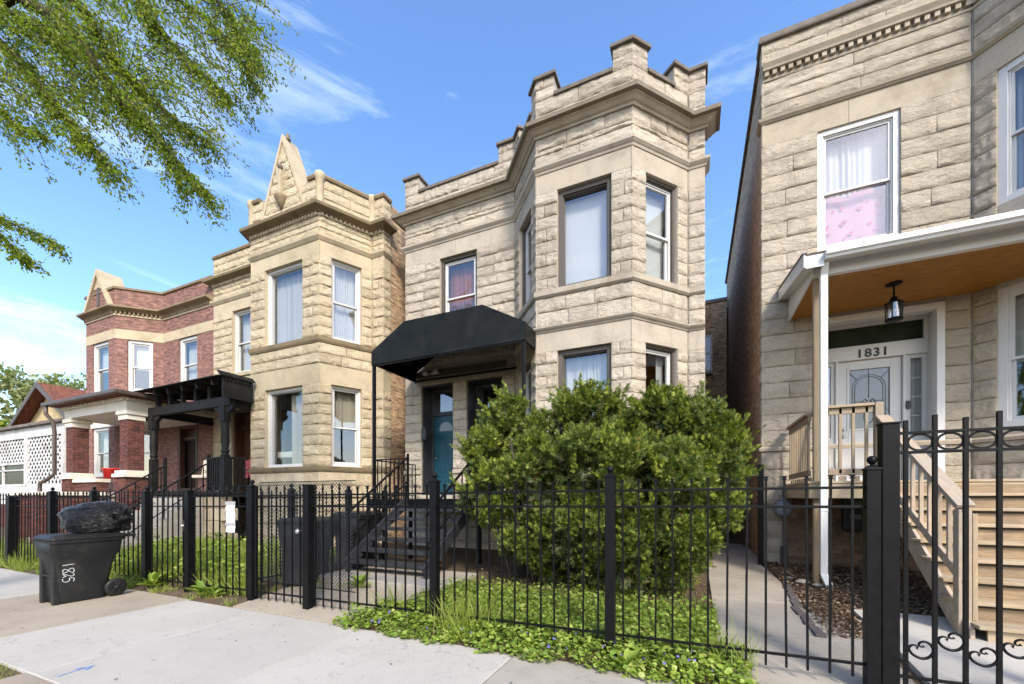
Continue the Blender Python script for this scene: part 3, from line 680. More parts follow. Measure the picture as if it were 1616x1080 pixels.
# ================================================================== the grey stone two-flat with the black awning
YW, YB = 8.70, 7.66
A = [(-6.87, YW), (-3.75, YW), (-2.85, YB), (-1.01, YB), (-0.106, YW), (0.20, YW)]
hA = thing('stone_house', 'grey limestone house with crenellated parapet and black awning over twin teal doors', 'house', (-3.3, 10.0, 0.2))
coursesA = div(0.0, 1.98, 6) + [(1.98, 2.10, None)] + div(2.10, 4.24, 9) + [(4.24, 4.62, 'smooth'), (4.62, 4.72, None)] + div(4.72, 5.30, 2) + \
    [(5.30, 5.44, None)] + div(5.44, 7.36, 8) + [(7.36, 7.74, 'smooth'), (7.74, 7.88, None), (7.88, 8.10, 'rock'), (8.10, 8.20, 'rock'), (8.20, 8.44, 'rock'), (8.44, 8.65, None)]
FA = [Frame(a, b) for a, b in zip(A, A[1:])]
W_, LC, FR, RC, EN = FA
opA = [[(-5.81 + 6.87, -4.757 + 6.87, 5.44, 7.36), (-6.364 + 6.87, -5.423 + 6.87, 1.36, 4.24), (-5.04 + 6.87, -4.076 + 6.87, 1.36, 4.24)],
       [(0.29, 1.09, 5.44, 7.36), (0.29, 1.09, 2.27, 4.24)],
       [(0.43, 1.465, 5.44, 7.36), (0.43, 1.465, 2.27, 4.24)],
       [(0.31, 1.10, 5.44, 7.36), (0.31, 1.10, 2.27, 4.24)], []]
extA = [(0, -0.02), (-0.02, 0.022), (0.022, 0.022), (0.022, -0.02), (-0.02, 0)]
swA = StoneWall(hA, STONE_G, SMOOTH_G, MORTAR_G, 1)
for F, op, ex in zip(FA, opA, extA): swA.face(F, coursesA, op, ex)
# parapet with merlons
LA = [plen(A[:i + 1]) for i in range(len(A))]; TOT = LA[-1]
par = [(8.65, 8.91, 'rock'), (8.91, 9.19, 'rock')]
for F, ex in zip(FA, extA): swA.face(F, par, [], ex)
mer = [(0.0, 0.42), (LA[1] - 0.42, LA[1] + 0.30), (LA[2] - 0.25, LA[2] + 0.36), (LA[3] - 0.34, LA[3] + 0.34), (LA[4] - 0.36, TOT)]
copA = MB(); capA = MB()
for s0, s1 in mer:
    ln = subline(A, s0, s1)
    inn = offset_line(ln, -0.32)
    swA.core.prism([(p[0], p[1]) for p in offset_line(ln, -0.014)] + inn[::-1], 9.19, 9.60)
    for i, (a, b) in enumerate(zip(ln, ln[1:])):
        swA.face(Frame(a, b), [(9.19, 9.42, 'rock'), (9.42, 9.60, 'rock')], [], (0.01, 0.01), core=False, minlen=0.6, maxlen=1.2)
    e = [ln[0], ln[-1]]
    d0 = Frame(ln[0], ln[1]).T; d1 = Frame(ln[-2], ln[-1]).T
    ext = [(ln[0][0] - d0.x * 0.05, ln[0][1] - d0.y * 0.05)] + ln[1:-1] + [(ln[-1][0] + d1.x * 0.05, ln[-1][1] + d1.y * 0.05)]
    m = MB(); sweep(m, ext, [(0.07, 9.60), (0.07, 9.665), (-0.36, 9.665), (-0.36, 9.60)]); m.build('merlon_cap', CAP_G, hA, 0.008)
gaps = [(mer[i][1], mer[i + 1][0]) for i in range(4)]
for s0, s1 in gaps:
    m = MB(); sweep(m, subline(A, s0 + 0.004, s1 - 0.004), [(0.05, 9.19), (0.05, 9.26), (-0.33, 9.26), (-0.33, 9.19)]); m.build('coping', CAP_G, hA, 0.006)
wallA = swA.finish()
Aext = [(-6.87, YW + 0.30)] + A + [(0.20, YW + 0.30)]
m = MB(); sweep(m, Aext, [(-0.02, 8.44), (0.05, 8.44), (0.06, 8.475), (0.10, 8.49), (0.15, 8.53), (0.19, 8.545), (0.19, 8.56), (-0.02, 8.56)]); m.build('cornice_moulding', SMOOTH_G, hA)
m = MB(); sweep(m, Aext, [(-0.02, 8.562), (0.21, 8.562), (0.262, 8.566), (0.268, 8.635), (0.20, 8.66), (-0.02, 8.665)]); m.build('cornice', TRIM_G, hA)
m = MB(); sweep(m, Aext, [(-0.02, 7.74), (0.02, 7.74), (0.035, 7.78), (0.05, 7.79), (0.085, 7.83), (0.09, 7.87), (0.04, 7.885), (-0.02, 7.885)]); m.build('belt_course', SMOOTH_G, hA)
m = MB(); sweep(m, A[1:], [(-0.02, 5.30), (0.03, 5.30), (0.065, 5.335), (0.07, 5.43), (-0.13, 5.445)]); m.build('sill_course', SMOOTH_G, hA)
m = MB(); sweep(m, A[1:], [(-0.02, 4.62), (0.02, 4.62), (0.035, 4.65), (0.06, 4.665), (0.085, 4.695), (0.085, 4.715), (0.03, 4.73), (-0.02, 4.73)]); m.build('belt_course', SMOOTH_G, hA)
m = MB(); sweep(m, A[1:], [(-0.02, 1.98), (0.05, 1.98), (0.07, 2.0), (0.07, 2.07), (0.02, 2.11), (-0.02, 2.11)]); m.build('water_table', SMOOTH_G, hA)
for s0, s1 in ((0.0, 0.506), (1.447, 1.83), (2.794, 3.12)):
    m = MB(); m.fbox(W_, s0 - (0.03 if s0 == 0 else -0.0), s1, -0.02, 0.05, 1.985, 2.085); m.build('plinth_cap', SMOOTH_G, hA, 0.01)
m = MB(); m.fbox(W_, 1.06 - 0.08, 2.113 + 0.08, -0.12, 0.05, 5.31, 5.438); m.build('window_sill', SMOOTH_G, hA, 0.006)
body(hA, A, 24.0, 8.75, BRICK_BRN, 8.6)
# windows
window(hA, W_, *opA[0][0], outer=BROWN_FR, dress='red', seed=2)
window(hA, LC, *opA[1][0], outer=BROWN_FR, dress='curtain', seed=3); window(hA, LC, *opA[1][1], outer=BROWN_FR, dress='curtain', seed=4)
window(hA, FR, *opA[2][0], outer=BROWN_FR, kind='fixed', dress='blind', ow=0.085, seed=5); window(hA, FR, *opA[2][1], outer=BROWN_FR, kind='fixed', dress='curtain', ow=0.085, seed=6)
window(hA, RC, *opA[3][0], outer=BROWN_FR, dress='blind', ow=0.045, seed=7); window(hA, RC, *opA[3][1], outer=BROWN_FR, dress='sides', ow=0.045, seed=8)
# two teal doors in deep dark recesses
for k, (a0, a1, z0, z1) in enumerate(opA[0][1:]):
    d = MB(); n0 = -0.42
    d.fbox(W_, a0, a0 + 0.035, -0.48, -0.03, z0, z1 - 0.002); d.fbox(W_, a1 - 0.035, a1, -0.48, -0.03, z0, z1 - 0.002); d.fbox(W_, a0 + 0.035, a1 - 0.035, -0.48, -0.03, z1 - 0.04, z1 - 0.002)
    ring(d, W_, a0 + 0.035, a1 - 0.035, z0, z1 - 0.04, 0.07, -0.48, n0 + 0.04, 0.03); d.fbox(W_, a0 + 0.10, a1 - 0.10, -0.48, n0 + 0.04, 3.52, 3.62)
    d.fbox(W_, a0 - 0.1, a1 + 0.1, -0.6, -0.48, z0, z1)
    en = d.build('door_surround', IRON_DUSTY, hA, 0.004)
    MB().add([W_.pt(a0 + 0.1, n0 + 0.0, 3.62), W_.pt(a1 - 0.1, n0, 3.62), W_.pt(a1 - 0.1, n0, 4.13), W_.pt(a0 + 0.1, n0, 4.13)], [(0, 1, 2, 3)]).build('transom_pane', GLASS_D, en, fix=False)
    dz0 = 1.46; L0, L1 = a0 + 0.105, a1 - 0.105; w = L1 - L0
    b = MB(); b.fbox(W_, L0, L1, n0 - 0.05, n0 + 0.0, dz0, 3.52)
    door = b.build('door', TEAL, hA, 0.003)
    for r0, r1 in ((1.56, 1.98), (2.06, 2.98)):
        for c0, c1 in ((0.12, 0.46), (0.54, 0.88)):
            p = MB(); ring(p, W_, L0 + w * c0, L0 + w * c1, r0, r1, 0.025, n0 - 0.01, n0 + 0.012); p.fbox(W_, L0 + w * c0 + 0.06, L0 + w * c1 - 0.06, n0 - 0.01, n0 + 0.008, r0 + 0.06, r1 - 0.06)
            p.build('door_panel', TEAL, door, 0.004)
    fan = [W_.pt(L0 + w * 0.5 + w * 0.3 * math.cos(t), n0 + 0.006, 3.12 + 0.24 * math.sin(t)) for t in [math.pi * i / 12 for i in range(13)]]
    MB().plate(fan, W_.N * 0.006).build('fan_light', FROST, door, fix=True)
    h = MB(); h.lathe([(0.012, 0), (0.012, 0.03), (0.028, 0.04), (0.03, 0.055), (0.018, 0.07)], W_.pt(L0 + 0.07, n0 + 0.07, 2.42), 10, 'y'); h.build('door_knob', STEEL, door)
    st = MB(); st.fbox(W_, a0 + 0.001, a1 - 0.001, -0.5, 0.06, 1.361, 1.455); st.build('door_step', SMOOTH_G, hA, 0.006)
mb_ = MB(); mb_.fbox(W_, 0.545, 0.66, -0.03, 0.05, 2.86, 3.14); mb_.fbox(W_, 0.54, 0.665, -0.03, 0.06, 3.10, 3.15)
tag(mb_.build('mailbox', IRON_DUSTY, None, 0.006), 'small black mailbox beside the left teal door under the awning', 'mailbox')
# awning: trapezoid barrel on two posts
aw = thing('awning', 'black metal entrance awning on thin posts over the twin doors', 'awning', (-4.69, 7.9, 1.4))
ya0, ya1, cx = 7.08, 8.66, -4.69
prof = [(cx - 1.83, 4.33), (cx - 1.83, 4.62), (cx - 0.94, 5.14), (cx + 0.94, 5.14), (cx + 1.83, 4.66), (cx + 1.83, 4.33)]
m = MB(); m.plate([(x, ya0, z) for x, z in prof], (0, 0.012, 0)); m.build('front_panel', AWNING, aw)
m = MB()
for (xa, za), (xb, zb) in zip(prof, prof[1:]):
    ye = ya1 if xb < -3.5 else 7.72
    m.plate([(xa, ya0 + 0.013, za), (xb, ya0 + 0.013, zb), (xb, ye, zb), (xa, ya1 if xa < -3.5 else 7.72, za)], (0, 0, -0.012) if abs(xa - xb) > 0.1 else (0.012 if xa < cx else -0.012, 0, 0))
m.build('top_cover', AWNING, aw)
m = MB()
for y in (ya0 + 0.03,):
    for p, q in zip(prof, prof[1:] + prof[:1]): m.bar((p[0] * 0.995 + cx * 0.005, y, p[1] - 0.02), (q[0] * 0.995 + cx * 0.005, y, q[1] - 0.02), 0.03)
for p, q in zip(prof[:4], prof[1:4]): m.bar((p[0] + 0.03, ya1 - 0.03, p[1] - 0.03), (q[0] + 0.03, ya1 - 0.03, q[1] - 0.03), 0.035)
m.bar((cx - 1.8, ya1 - 0.03, 4.35), (cx + 1.0, ya1 - 0.03, 4.35), 0.035); m.bar((cx - 1.8, ya0 + 0.04, 4.345), (cx - 1.8, ya1 - 0.03, 4.345), 0.03); m.bar((cx + 1.8, ya0 + 0.04, 4.345), (cx + 1.8, 7.72, 4.345), 0.03)
m.build('frame', IRON, aw)
for x in (cx - 1.79, cx + 1.79):
    MB().box(x - 0.03, x + 0.03, ya0 + 0.015, ya0 + 0.075, 0.12 if x > cx else 1.36, 4.33).build('post', IRON, aw, 0.004)
fl = thing('flood_light', 'pair of small round floodlights on the wall under the awning', 'lamp', (-6.0, 8.6, 4.5))
m = MB(); m.lathe([(0.06, 0), (0.06, 0.03)], (-5.95, 8.62, 4.52), 12, 'y'); m.bar((-6.1, 8.6, 4.5), (-5.78, 8.6, 4.47), 0.03); m.build('bracket', CREAM, fl)
for x, y in ((-6.10, 8.56), (-5.77, 8.54)):
    m = MB(); m.lathe([(0.035, 0.06), (0.045, 0.0), (0.07, -0.08), (0.07, -0.10)], (x, y, 4.48), 12, 'y'); m.build('lamp_head', CREAM, fl)
MB().fbox(W_, 0.38, 2.9, 0.055, 0.07, 4.42, 4.56).build('canopy_ledger', BROWN_FR, aw)
# landing and iron stair
ld = thing('front_stairs', 'black iron stair with railings climbing to the twin teal doors', 'stairs', (-4.7, 5.4, 0.1))
m = MB(); m.box(-6.52, -3.80, 7.06, 8.66, 1.30, 1.358); m.build('landing', IRON_DUSTY, ld, 0.004)
m = MB(); m.box(-6.53, -3.79, 7.02, 7.058, 1.16, 1.365); m.build('landing_beam', IRON, ld, 0.003)
SX0, SX1 = -5.50, -3.84
for i in range(6):
    y = 5.42 + i * 0.262; z = 0.30 + i * 0.174
    m = MB(); m.box(SX0 + 0.02, SX1 - 0.02, y, y + 0.27, z - 0.035, z); m.box(SX0 + 0.02, SX1 - 0.02, y - 0.006, y + 0.004, z - 0.05, z - 0.001); m.build('tread', IRON_DUSTY, ld, 0.003)
for x in (SX0, SX1):
    m = MB(); m.bar((x, 5.32, 0.20), (x, 7.04, 1.34), 0.035, 0.22); m.build('stringer', IRON_DUSTY, ld, 0.004)
    MB().bar((x, 5.36, 1.10), (x, 7.04, 2.25), 0.04, 0.03).build('handrail', IRON, ld, 0.003); MB().bar((x, 5.36, 0.62), (x, 7.04, 1.74), 0.03, 0.025).build('lower_rail', IRON, ld, 0.003)
    for j in range(7):
        y = 5.38 + j * 0.272; MB().box(x - 0.009, x + 0.009, y - 0.009, y + 0.009, 0.24 + (y - 5.32) * 0.663, 1.10 + (y - 5.36) * 0.685).build('baluster', IRON, ld)
for (xa, ya, xb, yb, n) in ((-6.49, 7.1, -6.49, 8.62, 11), (-6.46, 7.08, -5.53, 7.08, 8)):
    MB().bar((xa, ya, 2.22), (xb, yb, 2.22), 0.035, 0.025).build('guard_rail', IRON, ld, 0.003); MB().bar((xa, ya, 1.44), (xb, yb, 1.44), 0.03, 0.02).build('guard_rail', IRON, ld, 0.003)
    for j in range(n + 1):
        x = xa + (xb - xa) * j / n; y = ya + (yb - ya) * j / n
        MB().box(x - 0.008, x + 0.008, y - 0.008, y + 0.008, 1.36, 2.21).build('baluster', IRON, ld)
for x, y in ((-5.53, 7.08), (-3.82, 7.08)): MB().box(x - 0.02, x + 0.02, y - 0.02, y + 0.02, 1.36, 2.32).build('newel_post', IRON, ld, 0.003)
for x in (-6.45, -5.5, -3.84): MB().box(x - 0.03, x + 0.03, 7.1, 7.16, 0.1, 1.3).build('leg', IRON, ld)
m = MB(); m.box(-5.75, -3.35, 4.98, 6.2, -0.12, 0.105); m.build('stair_slab', CONC_OLD, ld, 0.015)
# brick building glimpsed in the gap behind
bb = thing('brick_house', 'brown brick building glimpsed in the narrow gap behind the bush', 'house', (0.7, 19, 0.2))
MB().box(0.22, 1.12, 17.2, 20.5, 0.0, 8.7).build('wall', BRICK_COM, bb)
MB().box(0.2, 1.15, 17.15, 20.5, 8.7, 8.82).build('coping', CAP_G, bb)
Fb = Frame((0.22, 17.19), (1.12, 17.19))
MB().box(0.3, 0.66, 17.1, 17.19, 6.02, 6.12).build('window_sill', SMOOTH_G, bb)
wq = MB(); ring(wq, Fb, 0.02, 0.42, 6.12, 7.5, 0.07, 0.0, 0.04); wq.fbox(Fb, 0.09, 0.35, 0.0, 0.03, 6.78, 6.84); wq = wq.build('window', WHITE, bb)
MB().add([Fb.pt(0.09, 0.02, 6.19), Fb.pt(0.35, 0.02, 6.19), Fb.pt(0.35, 0.02, 7.43), Fb.pt(0.09, 0.02, 7.43)], [(0, 1, 2, 3)]).build('pane', FROST, wq, fix=False)

# ================================================================== the buff stone house with the pointed gable
B = [(-14.9, 8.7), (-11.78, 8.7), (-11.17, 7.5), (-8.60, 7.5), (-7.99, 8.7), (-7.60, 8.7), (-7.60, 8.98)]
hB = thing('stone_house', 'buff limestone house with pointed gable above its bay and black timber porch', 'house', (-11.2, 10.0, 0.2))
coursesB = div(0.0, 2.04, 6) + [(2.04, 2.20, None)] + div(2.20, 4.28, 8) + [(4.28, 4.78, 'smooth')] + div(4.78, 5.30, 2) + [(5.30, 5.46, None)] + \
    div(5.46, 7.52, 8) + [(7.52, 7.87, 'smooth'), (7.87, 8.03, None)] + div(8.03, 8.48, 3) + [(8.48, 8.70, None)]
FB = [Frame(a, b) for a, b in zip(B, B[1:])]
WB, LB, FB_, RB, EB, SB = FB
opB = [[(1.0, 2.1, 5.46, 7.52), (0.95, 2.25, 1.5, 4.28)], [(0.32, 1.05, 5.46, 7.52), (0.32, 1.05, 2.2, 4.28)],
       [(0.56, 1.99, 5.46, 7.52), (0.56, 1.99, 2.2, 4.28)], [(0.30, 1.06, 5.46, 7.52), (0.30, 1.06, 2.2, 4.28)], [], []]
extB = [(0, -0.02), (-0.02, 0.02), (0.02, 0.02), (0.02, -0.02), (-0.02, 0.02), (0.02, 0)]
swB = StoneWall(hB, STONE_Y, SMOOTH_Y, MORTAR_Y, 2)
for F, op, ex in zip(FB, opB, extB):
    swB.face(F, coursesB, op, ex); swB.face(F, div(8.70, 9.42, 3), [], ex)
# gable: stone triangle rising over the bay front
gx = -9.885; gb, gt = 8.72, 10.86; hw = 0.86
Fg = Frame((gx - hw, 7.47), (gx + hw, 7.47))
gz = 8.72
while gz < 10.4:
    z1 = gz + 0.24; w0 = hw * (gt - gz) / (gt - gb) - 0.05; w1 = hw * (gt - z1) / (gt - gb) - 0.03
    if w1 < 0.06: break
    if w1 > 0.35:
        cc = swB.r.uniform(-0.25, 0.25) * w1
        swB.block(Fg, hw - w1, hw + cc, gz, z1, 'rock'); swB.block(Fg, hw + cc, hw + w1, gz, z1, 'rock')
    else: swB.block(Fg, hw - w1, hw + w1, gz, z1, 'rock')
    gz = z1
m = MB(); m.plate([(gx - hw, 7.49, gb), (gx + hw, 7.49, gb), (gx, 7.49, gt)], (0, 0.4, 0)); m.build('gable', SMOOTH_Y, hB)
for sgn in (-1, 1):
    m = MB(); m.plate([(gx + sgn * (hw + 0.05), 7.445, gb - 0.02), (gx + sgn * (hw - 0.05), 7.445, gb - 0.02), (gx - sgn * 0.0, 7.445, gt - 0.10), (gx, 7.445, gt + 0.08)], (0, 0.48, 0)); m.build('gable_coping', SMOOTH_Y, hB, 0.008)
m = MB(); m.box(gx - 0.05, gx + 0.05, 7.36, 7.47, 9.28, 9.95); m.build('gable_shaft', SMOOTH_Y, hB, 0.006)
m = MB(); m.lathe([(0.03, -0.26), (0.10, -0.12), (0.17, 0.0), (0.18, 0.05), (0.16, 0.07)], (gx, 7.44, 9.22), 10); m.build('gable_corbel', TRIM_Y, hB)
m = MB(); m.lathe([(0.02, -0.07), (0.07, 0.0), (0.05, 0.07)], (gx, 7.40, 10.02), 10); m.build('gable_knob', CAP_G, hB)
m = MB(); m.lathe([(0.07, 0), (0.075, 0.06), (0.04, 0.10), (0.055, 0.15), (0.02, 0.19)], (gx, 7.62, gt + 0.02), 10); m.build('finial', TRIM_Y, hB)
for p in (B[2], B[3], (-7.99, 8.68)):
    m = MB(); m.lathe([(0.10, 8.70), (0.11, 8.75), (0.095, 8.78), (0.095, 9.36), (0.12, 9.40), (0.135, 9.50), (0.11, 9.56)], (p[0], p[1] + 0.03, 0), 12); m.build('corner_shaft', SMOOTH_Y, hB)
LBs = plen(B); g0 = plen(B[:3]) + (gx - hw + 11.17); g1 = g0 + 2 * hw
for s0, s1 in ((0.0, g0 - 0.06), (g1 + 0.06, plen(B))):
    m = MB(); sweep(m, subline(B, s0, s1), [(0.0, 9.42), (0.05, 9.43), (0.07, 9.48), (0.05, 9.53), (-0.34, 9.54), (-0.34, 9.42)]); m.build('coping', TRIM_Y, hB)
swB.finish()
Bx = [(-14.9, 8.98)] + B
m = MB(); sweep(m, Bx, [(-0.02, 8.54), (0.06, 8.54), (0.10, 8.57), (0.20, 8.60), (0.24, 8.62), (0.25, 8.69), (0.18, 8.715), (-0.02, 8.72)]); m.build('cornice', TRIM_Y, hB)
m = MB(); sweep(m, Bx, [(-0.02, 8.475), (0.03, 8.475), (0.03, 8.539), (-0.02, 8.539)]); m.build('dentil_bed', SMOOTH_Y, hB)
dm = MB()
for F in FB[:5]:
    n = int(F.L / 0.11)
    for i in range(n): dm.fbox(F, (i + 0.25) * F.L / n, (i + 0.75) * F.L / n, 0.02, 0.075, 8.475, 8.537)
tag(dm.build('dentils', SMOOTH_Y, hB), kind='stuff')
m = MB(); sweep(m, Bx, [(-0.02, 7.87), (0.02, 7.87), (0.05, 7.91), (0.08, 7.95), (0.09, 8.01), (0.04, 8.035), (-0.02, 8.035)]); m.build('belt_course', SMOOTH_Y, hB)
m = MB(); sweep(m, B[1:], [(-0.02, 5.30), (0.03, 5.31), (0.06, 5.36), (0.08, 5.44), (-0.13, 5.465)]); m.build('sill_course', TRIM_Y, hB)
m = MB(); sweep(m, B[1:], [(-0.02, 2.04), (0.03, 2.05), (0.06, 2.10), (0.08, 2.18), (-0.13, 2.205)]); m.build('sill_course', TRIM_Y, hB)
m = MB(); m.fbox(WB, 0.92, 2.18, -0.12, 0.05, 5.34, 5.458); m.build('window_sill', SMOOTH_Y, hB, 0.006)
body(hB, [(-14.9, 8.7)] + B[1:5] + [(-7.60, 8.7)], 24.0, 9.45, BRICK_COM, 8.6)
window(hB, WB, *opB[0][0], dress='curtain', seed=11)
window(hB, LB, *opB[1][0], dress='curtain', seed=12); window(hB, LB, *opB[1][1], dress='beige', seed=13)
window(hB, FB_, *opB[2][0], kind='fixed', dress='curtain', fw=0.075, seed=14); window(hB, FB_, *opB[2][1], kind='fixed', dress='beige', fw=0.075, seed=15)
window(hB, RB, *opB[3][0], dress='curtain', seed=16); window(hB, RB, *opB[3][1], dress='beige_half', seed=17)
# lit lamp and plants seen inside the lower front window are small: a glass-shaded lamp on the sill
lp = MB(); lp.lathe([(0.05, 0), (0.05, 0.02), (0.015, 0.04), (0.015, 0.25), (0.09, 0.27), (0.11, 0.36), (0.07, 0.46), (0.03, 0.47)], (-10.0, 7.98, 2.65), 12)
lp.box(-10.6, -9.2, 7.86, 8.1, 2.5, 2.65)
tag(lp.build('table_lamp', CREAM), 'pale glass table lamp behind the lower bay window of the buff house', 'lamp')
dB = MB(); a0, a1 = 0.95, 2.25
ring(dB, WB, a0, a1, 1.5, 4.28, 0.10, -0.40, -0.06); dB.fbox(WB, a0 + 0.10, a1 - 0.10, -0.42, -0.36, 1.5, 4.2); dB.fbox(WB, a0 + 0.1, a1 - 0.1, -0.36, -0.28, 3.65, 3.75)
db = dB.build('door', WOODDK, hB, 0.005)
for r0, r1 in ((1.7, 2.2), (2.35, 3.5)):
    p = MB(); ring(p, WB, a0 + 0.3, a1 - 0.3, r0, r1, 0.04, -0.36, -0.34); p.build('door_panel', WOODDK, db, 0.004)
# ---- decayed black timber porch
PX0, PX1, PY0, PY1 = -14.85, -10.95, 6.72, 8.66
pB = thing('porch', 'decayed black timber porch with turned posts in front of the buff house', 'porch', (-12.9, 7.6, 0.2))
m = MB(); m.box(PX0, -11.25, 6.80, 8.65, 1.46, 1.56); m.build('deck', BLACKWOOD, pB, 0.01)
for i in range(4):
    z = 0.1 + i * 0.335
    for j in range(5):
        x0 = -14.85 + 0.74 * j - (0.3 if i % 2 else 0); x1 = x0 + 0.725
        m = MB(); m.box(max(x0, -14.85), min(x1, -11.27), 6.86 + 0.008 * random.random(), 7.2, z + 0.005, z + 0.33); m.build('base_stone', SMOOTH_Y, pB, 0.012)
def turned_post(x, y, z0, z1, parent):
    m = MB(); m.box(x - 0.085, x + 0.085, y - 0.085, y + 0.085, z0, z0 + 0.95)
    m.lathe([(0.11, z0 + 0.95), (0.075, z0 + 1.0), (0.105, z0 + 1.06), (0.075, z0 + 1.12), (0.10, z0 + 1.3), (0.085, z0 + 1.9), (0.07, z1 - 0.50), (0.10, z1 - 0.46), (0.07, z1 - 0.40)], (x, y, 0), 12)
    m.box(x - 0.10, x + 0.10, y - 0.10, y + 0.10, z1 - 0.40, z1)
    for s in (-1, 1):
        m.plate([(x + s * 0.10, y - 0.05, z1 - 0.40), (x + s * 0.10, y - 0.05, z1), (x + s * 0.42, y - 0.05, z1), (x + s * 0.34, y - 0.05, z1 - 0.10), (x + s * 0.18, y - 0.05, z1 - 0.18)], (0, 0.1, 0))
    return m.build('post', BLACKWOOD, parent, 0.006)
PSX = (-14.72, -11.36)
for x in PSX: turned_post(x, 6.92, 1.56, 3.80, pB)
for q in (MB().box(PX0, PX1 - 0.1, 6.84, 7.0, 3.802, 4.05), MB().box(PX0, PX0 + 0.12, 7.001, 8.6, 3.802, 4.05), MB().box(-11.3, -11.14, 7.001, 7.48, 3.802, 4.05)): q.build('beam', BLACKWOOD, pB, 0.008)
for i in range(6):
    x = PX0 + 0.15 + i * 0.66
    m = MB(); m.bar((x, 6.60, 4.36 + 0.02 * math.sin(i * 3)), (x + 0.02 * math.sin(i * 5), 8.62, 4.68), 0.05, 0.14); m.build('rafter', BLACKWOOD, pB)
for i in range(7):
    z0 = 4.405 + 0.046 * i
    m = MB(); y0 = 6.50 + i * 0.305; dz = 0.012 * math.sin(i * 2.1)
    m.plate([(PX0 - 0.12, y0, z0 + 0.05 + dz), (PX1, y0, z0 + 0.07), (PX1, y0 + 0.30 if y0 < 7.2 else y0 + 0.29, z0 + 0.115), (PX0 - 0.12, y0 + 0.30, z0 + 0.095 + dz)], (0, 0, 0.022)); 
    if y0 + 0.3 > 7.4: m = MB(); m.plate([(PX0 - 0.12, y0, z0 + 0.05 + dz), (-11.9, y0, z0 + 0.07), (-11.9, y0 + 0.30, z0 + 0.115), (PX0 - 0.12, y0 + 0.30, z0 + 0.095 + dz)], (0, 0, 0.022))
    m.build('roof_board', BLACKWOOD, pB)
for i in range(6):
    x = PX0 + 0.35 + i * 0.62; m = MB(); m.box(x, x + 0.10, 6.86, 6.96, 4.05, 4.40); m.build('strut', BLACKWOOD, pB, 0.004)
m = MB(); m.box(PX1 - 0.06, PX1, 6.62, 7.40, 4.0, 4.52); m.box(PX1 - 0.005, PX1 + 0.04, 6.60, 7.40, 3.95, 4.01); m.build('side_panel', BLACKWOOD, pB, 0.006)
for i in range(8):
    y = 6.66 + i * 0.094; MB().box(PX1 + 0.001, PX1 + 0.035, y, y + 0.05, 4.40, 4.47).build('dentil', BLACKWOOD, pB)
m = MB(); m.plate([(PX1 + 0.06, 6.50, 4.49), (PX1 + 0.06, 7.43, 4.49), (PX1 - 0.06, 7.43, 4.60), (PX1 - 0.06, 6.50, 4.60)], (0, 0, 0.03)); m.build('crown_moulding', BLACKWOOD, pB)
for q in (MB().box(-11.48 - 0.55, -11.48, 6.885, 6.955, 2.42, 2.48), MB().box(-12.03, -11.48, 6.89, 6.95, 1.66, 1.71), MB().bar((-11.30, 6.95, 2.45), (-11.30, 7.48, 2.45), 0.07, 0.06), MB().bar((-11.30, 6.95, 1.69), (-11.30, 7.48, 1.69), 0.06, 0.05)): q.build('rail', BLACKWOOD, pB, 0.005)
for i in range(6): MB().box(-12.0 + i * 0.1, -11.95 + i * 0.1, 6.90, 6.94, 1.57, 2.42).build('baluster', BLACKWOOD, pB)
for i in range(4): MB().box(-11.325, -11.275, 7.0 + i * 0.12, 7.05 + i * 0.12, 1.57, 2.42).build('baluster', BLACKWOOD, pB)
for x in (-12.10, -14.16): MB().box(x, x + 0.06, 6.88, 6.96, 1.57, 2.55).build('newel_post', BLACKWOOD, pB, 0.005)
for i in range(8):
    m = MB(); m.box(-14.1, -12.16, 4.9 + i * 0.235, 6.85, -0.1 + i * 0.19 if i else -0.14, 0.09 + i * 0.19); m.build('step', CONC_OLD, pB, 0.01)
stair_rails = []
for x in (-14.13, -12.13):
    m = MB(); m.tube([(x, 5.0, 0.95), (x, 6.86, 2.28), (x, 6.92, 2.30)], 0.022, 8); m.tube([(x, 5.0, 0.40), (x, 6.86, 1.74)], 0.014, 6); m.build('stair_rail', IRON, pB)
    for i in range(7):
        y = 5.02 + i * 0.30; z = 0.95 + (y - 5.0) * 0.715; MB().box(x - 0.01, x + 0.01, y - 0.01, y + 0.01, z - 0.75, z).build('baluster', IRON, pB)
        if i % 2 == 0:
            m = MB(); m.tube([(x, y + 0.05 + 0.06 * (1 - k / 14) * math.cos(k * 0.7), z - 0.16 + 0.06 * (1 - k / 14) * math.sin(k * 0.7)) for k in range(13)], 0.007, 5); m.build('scroll', IRON, pB)
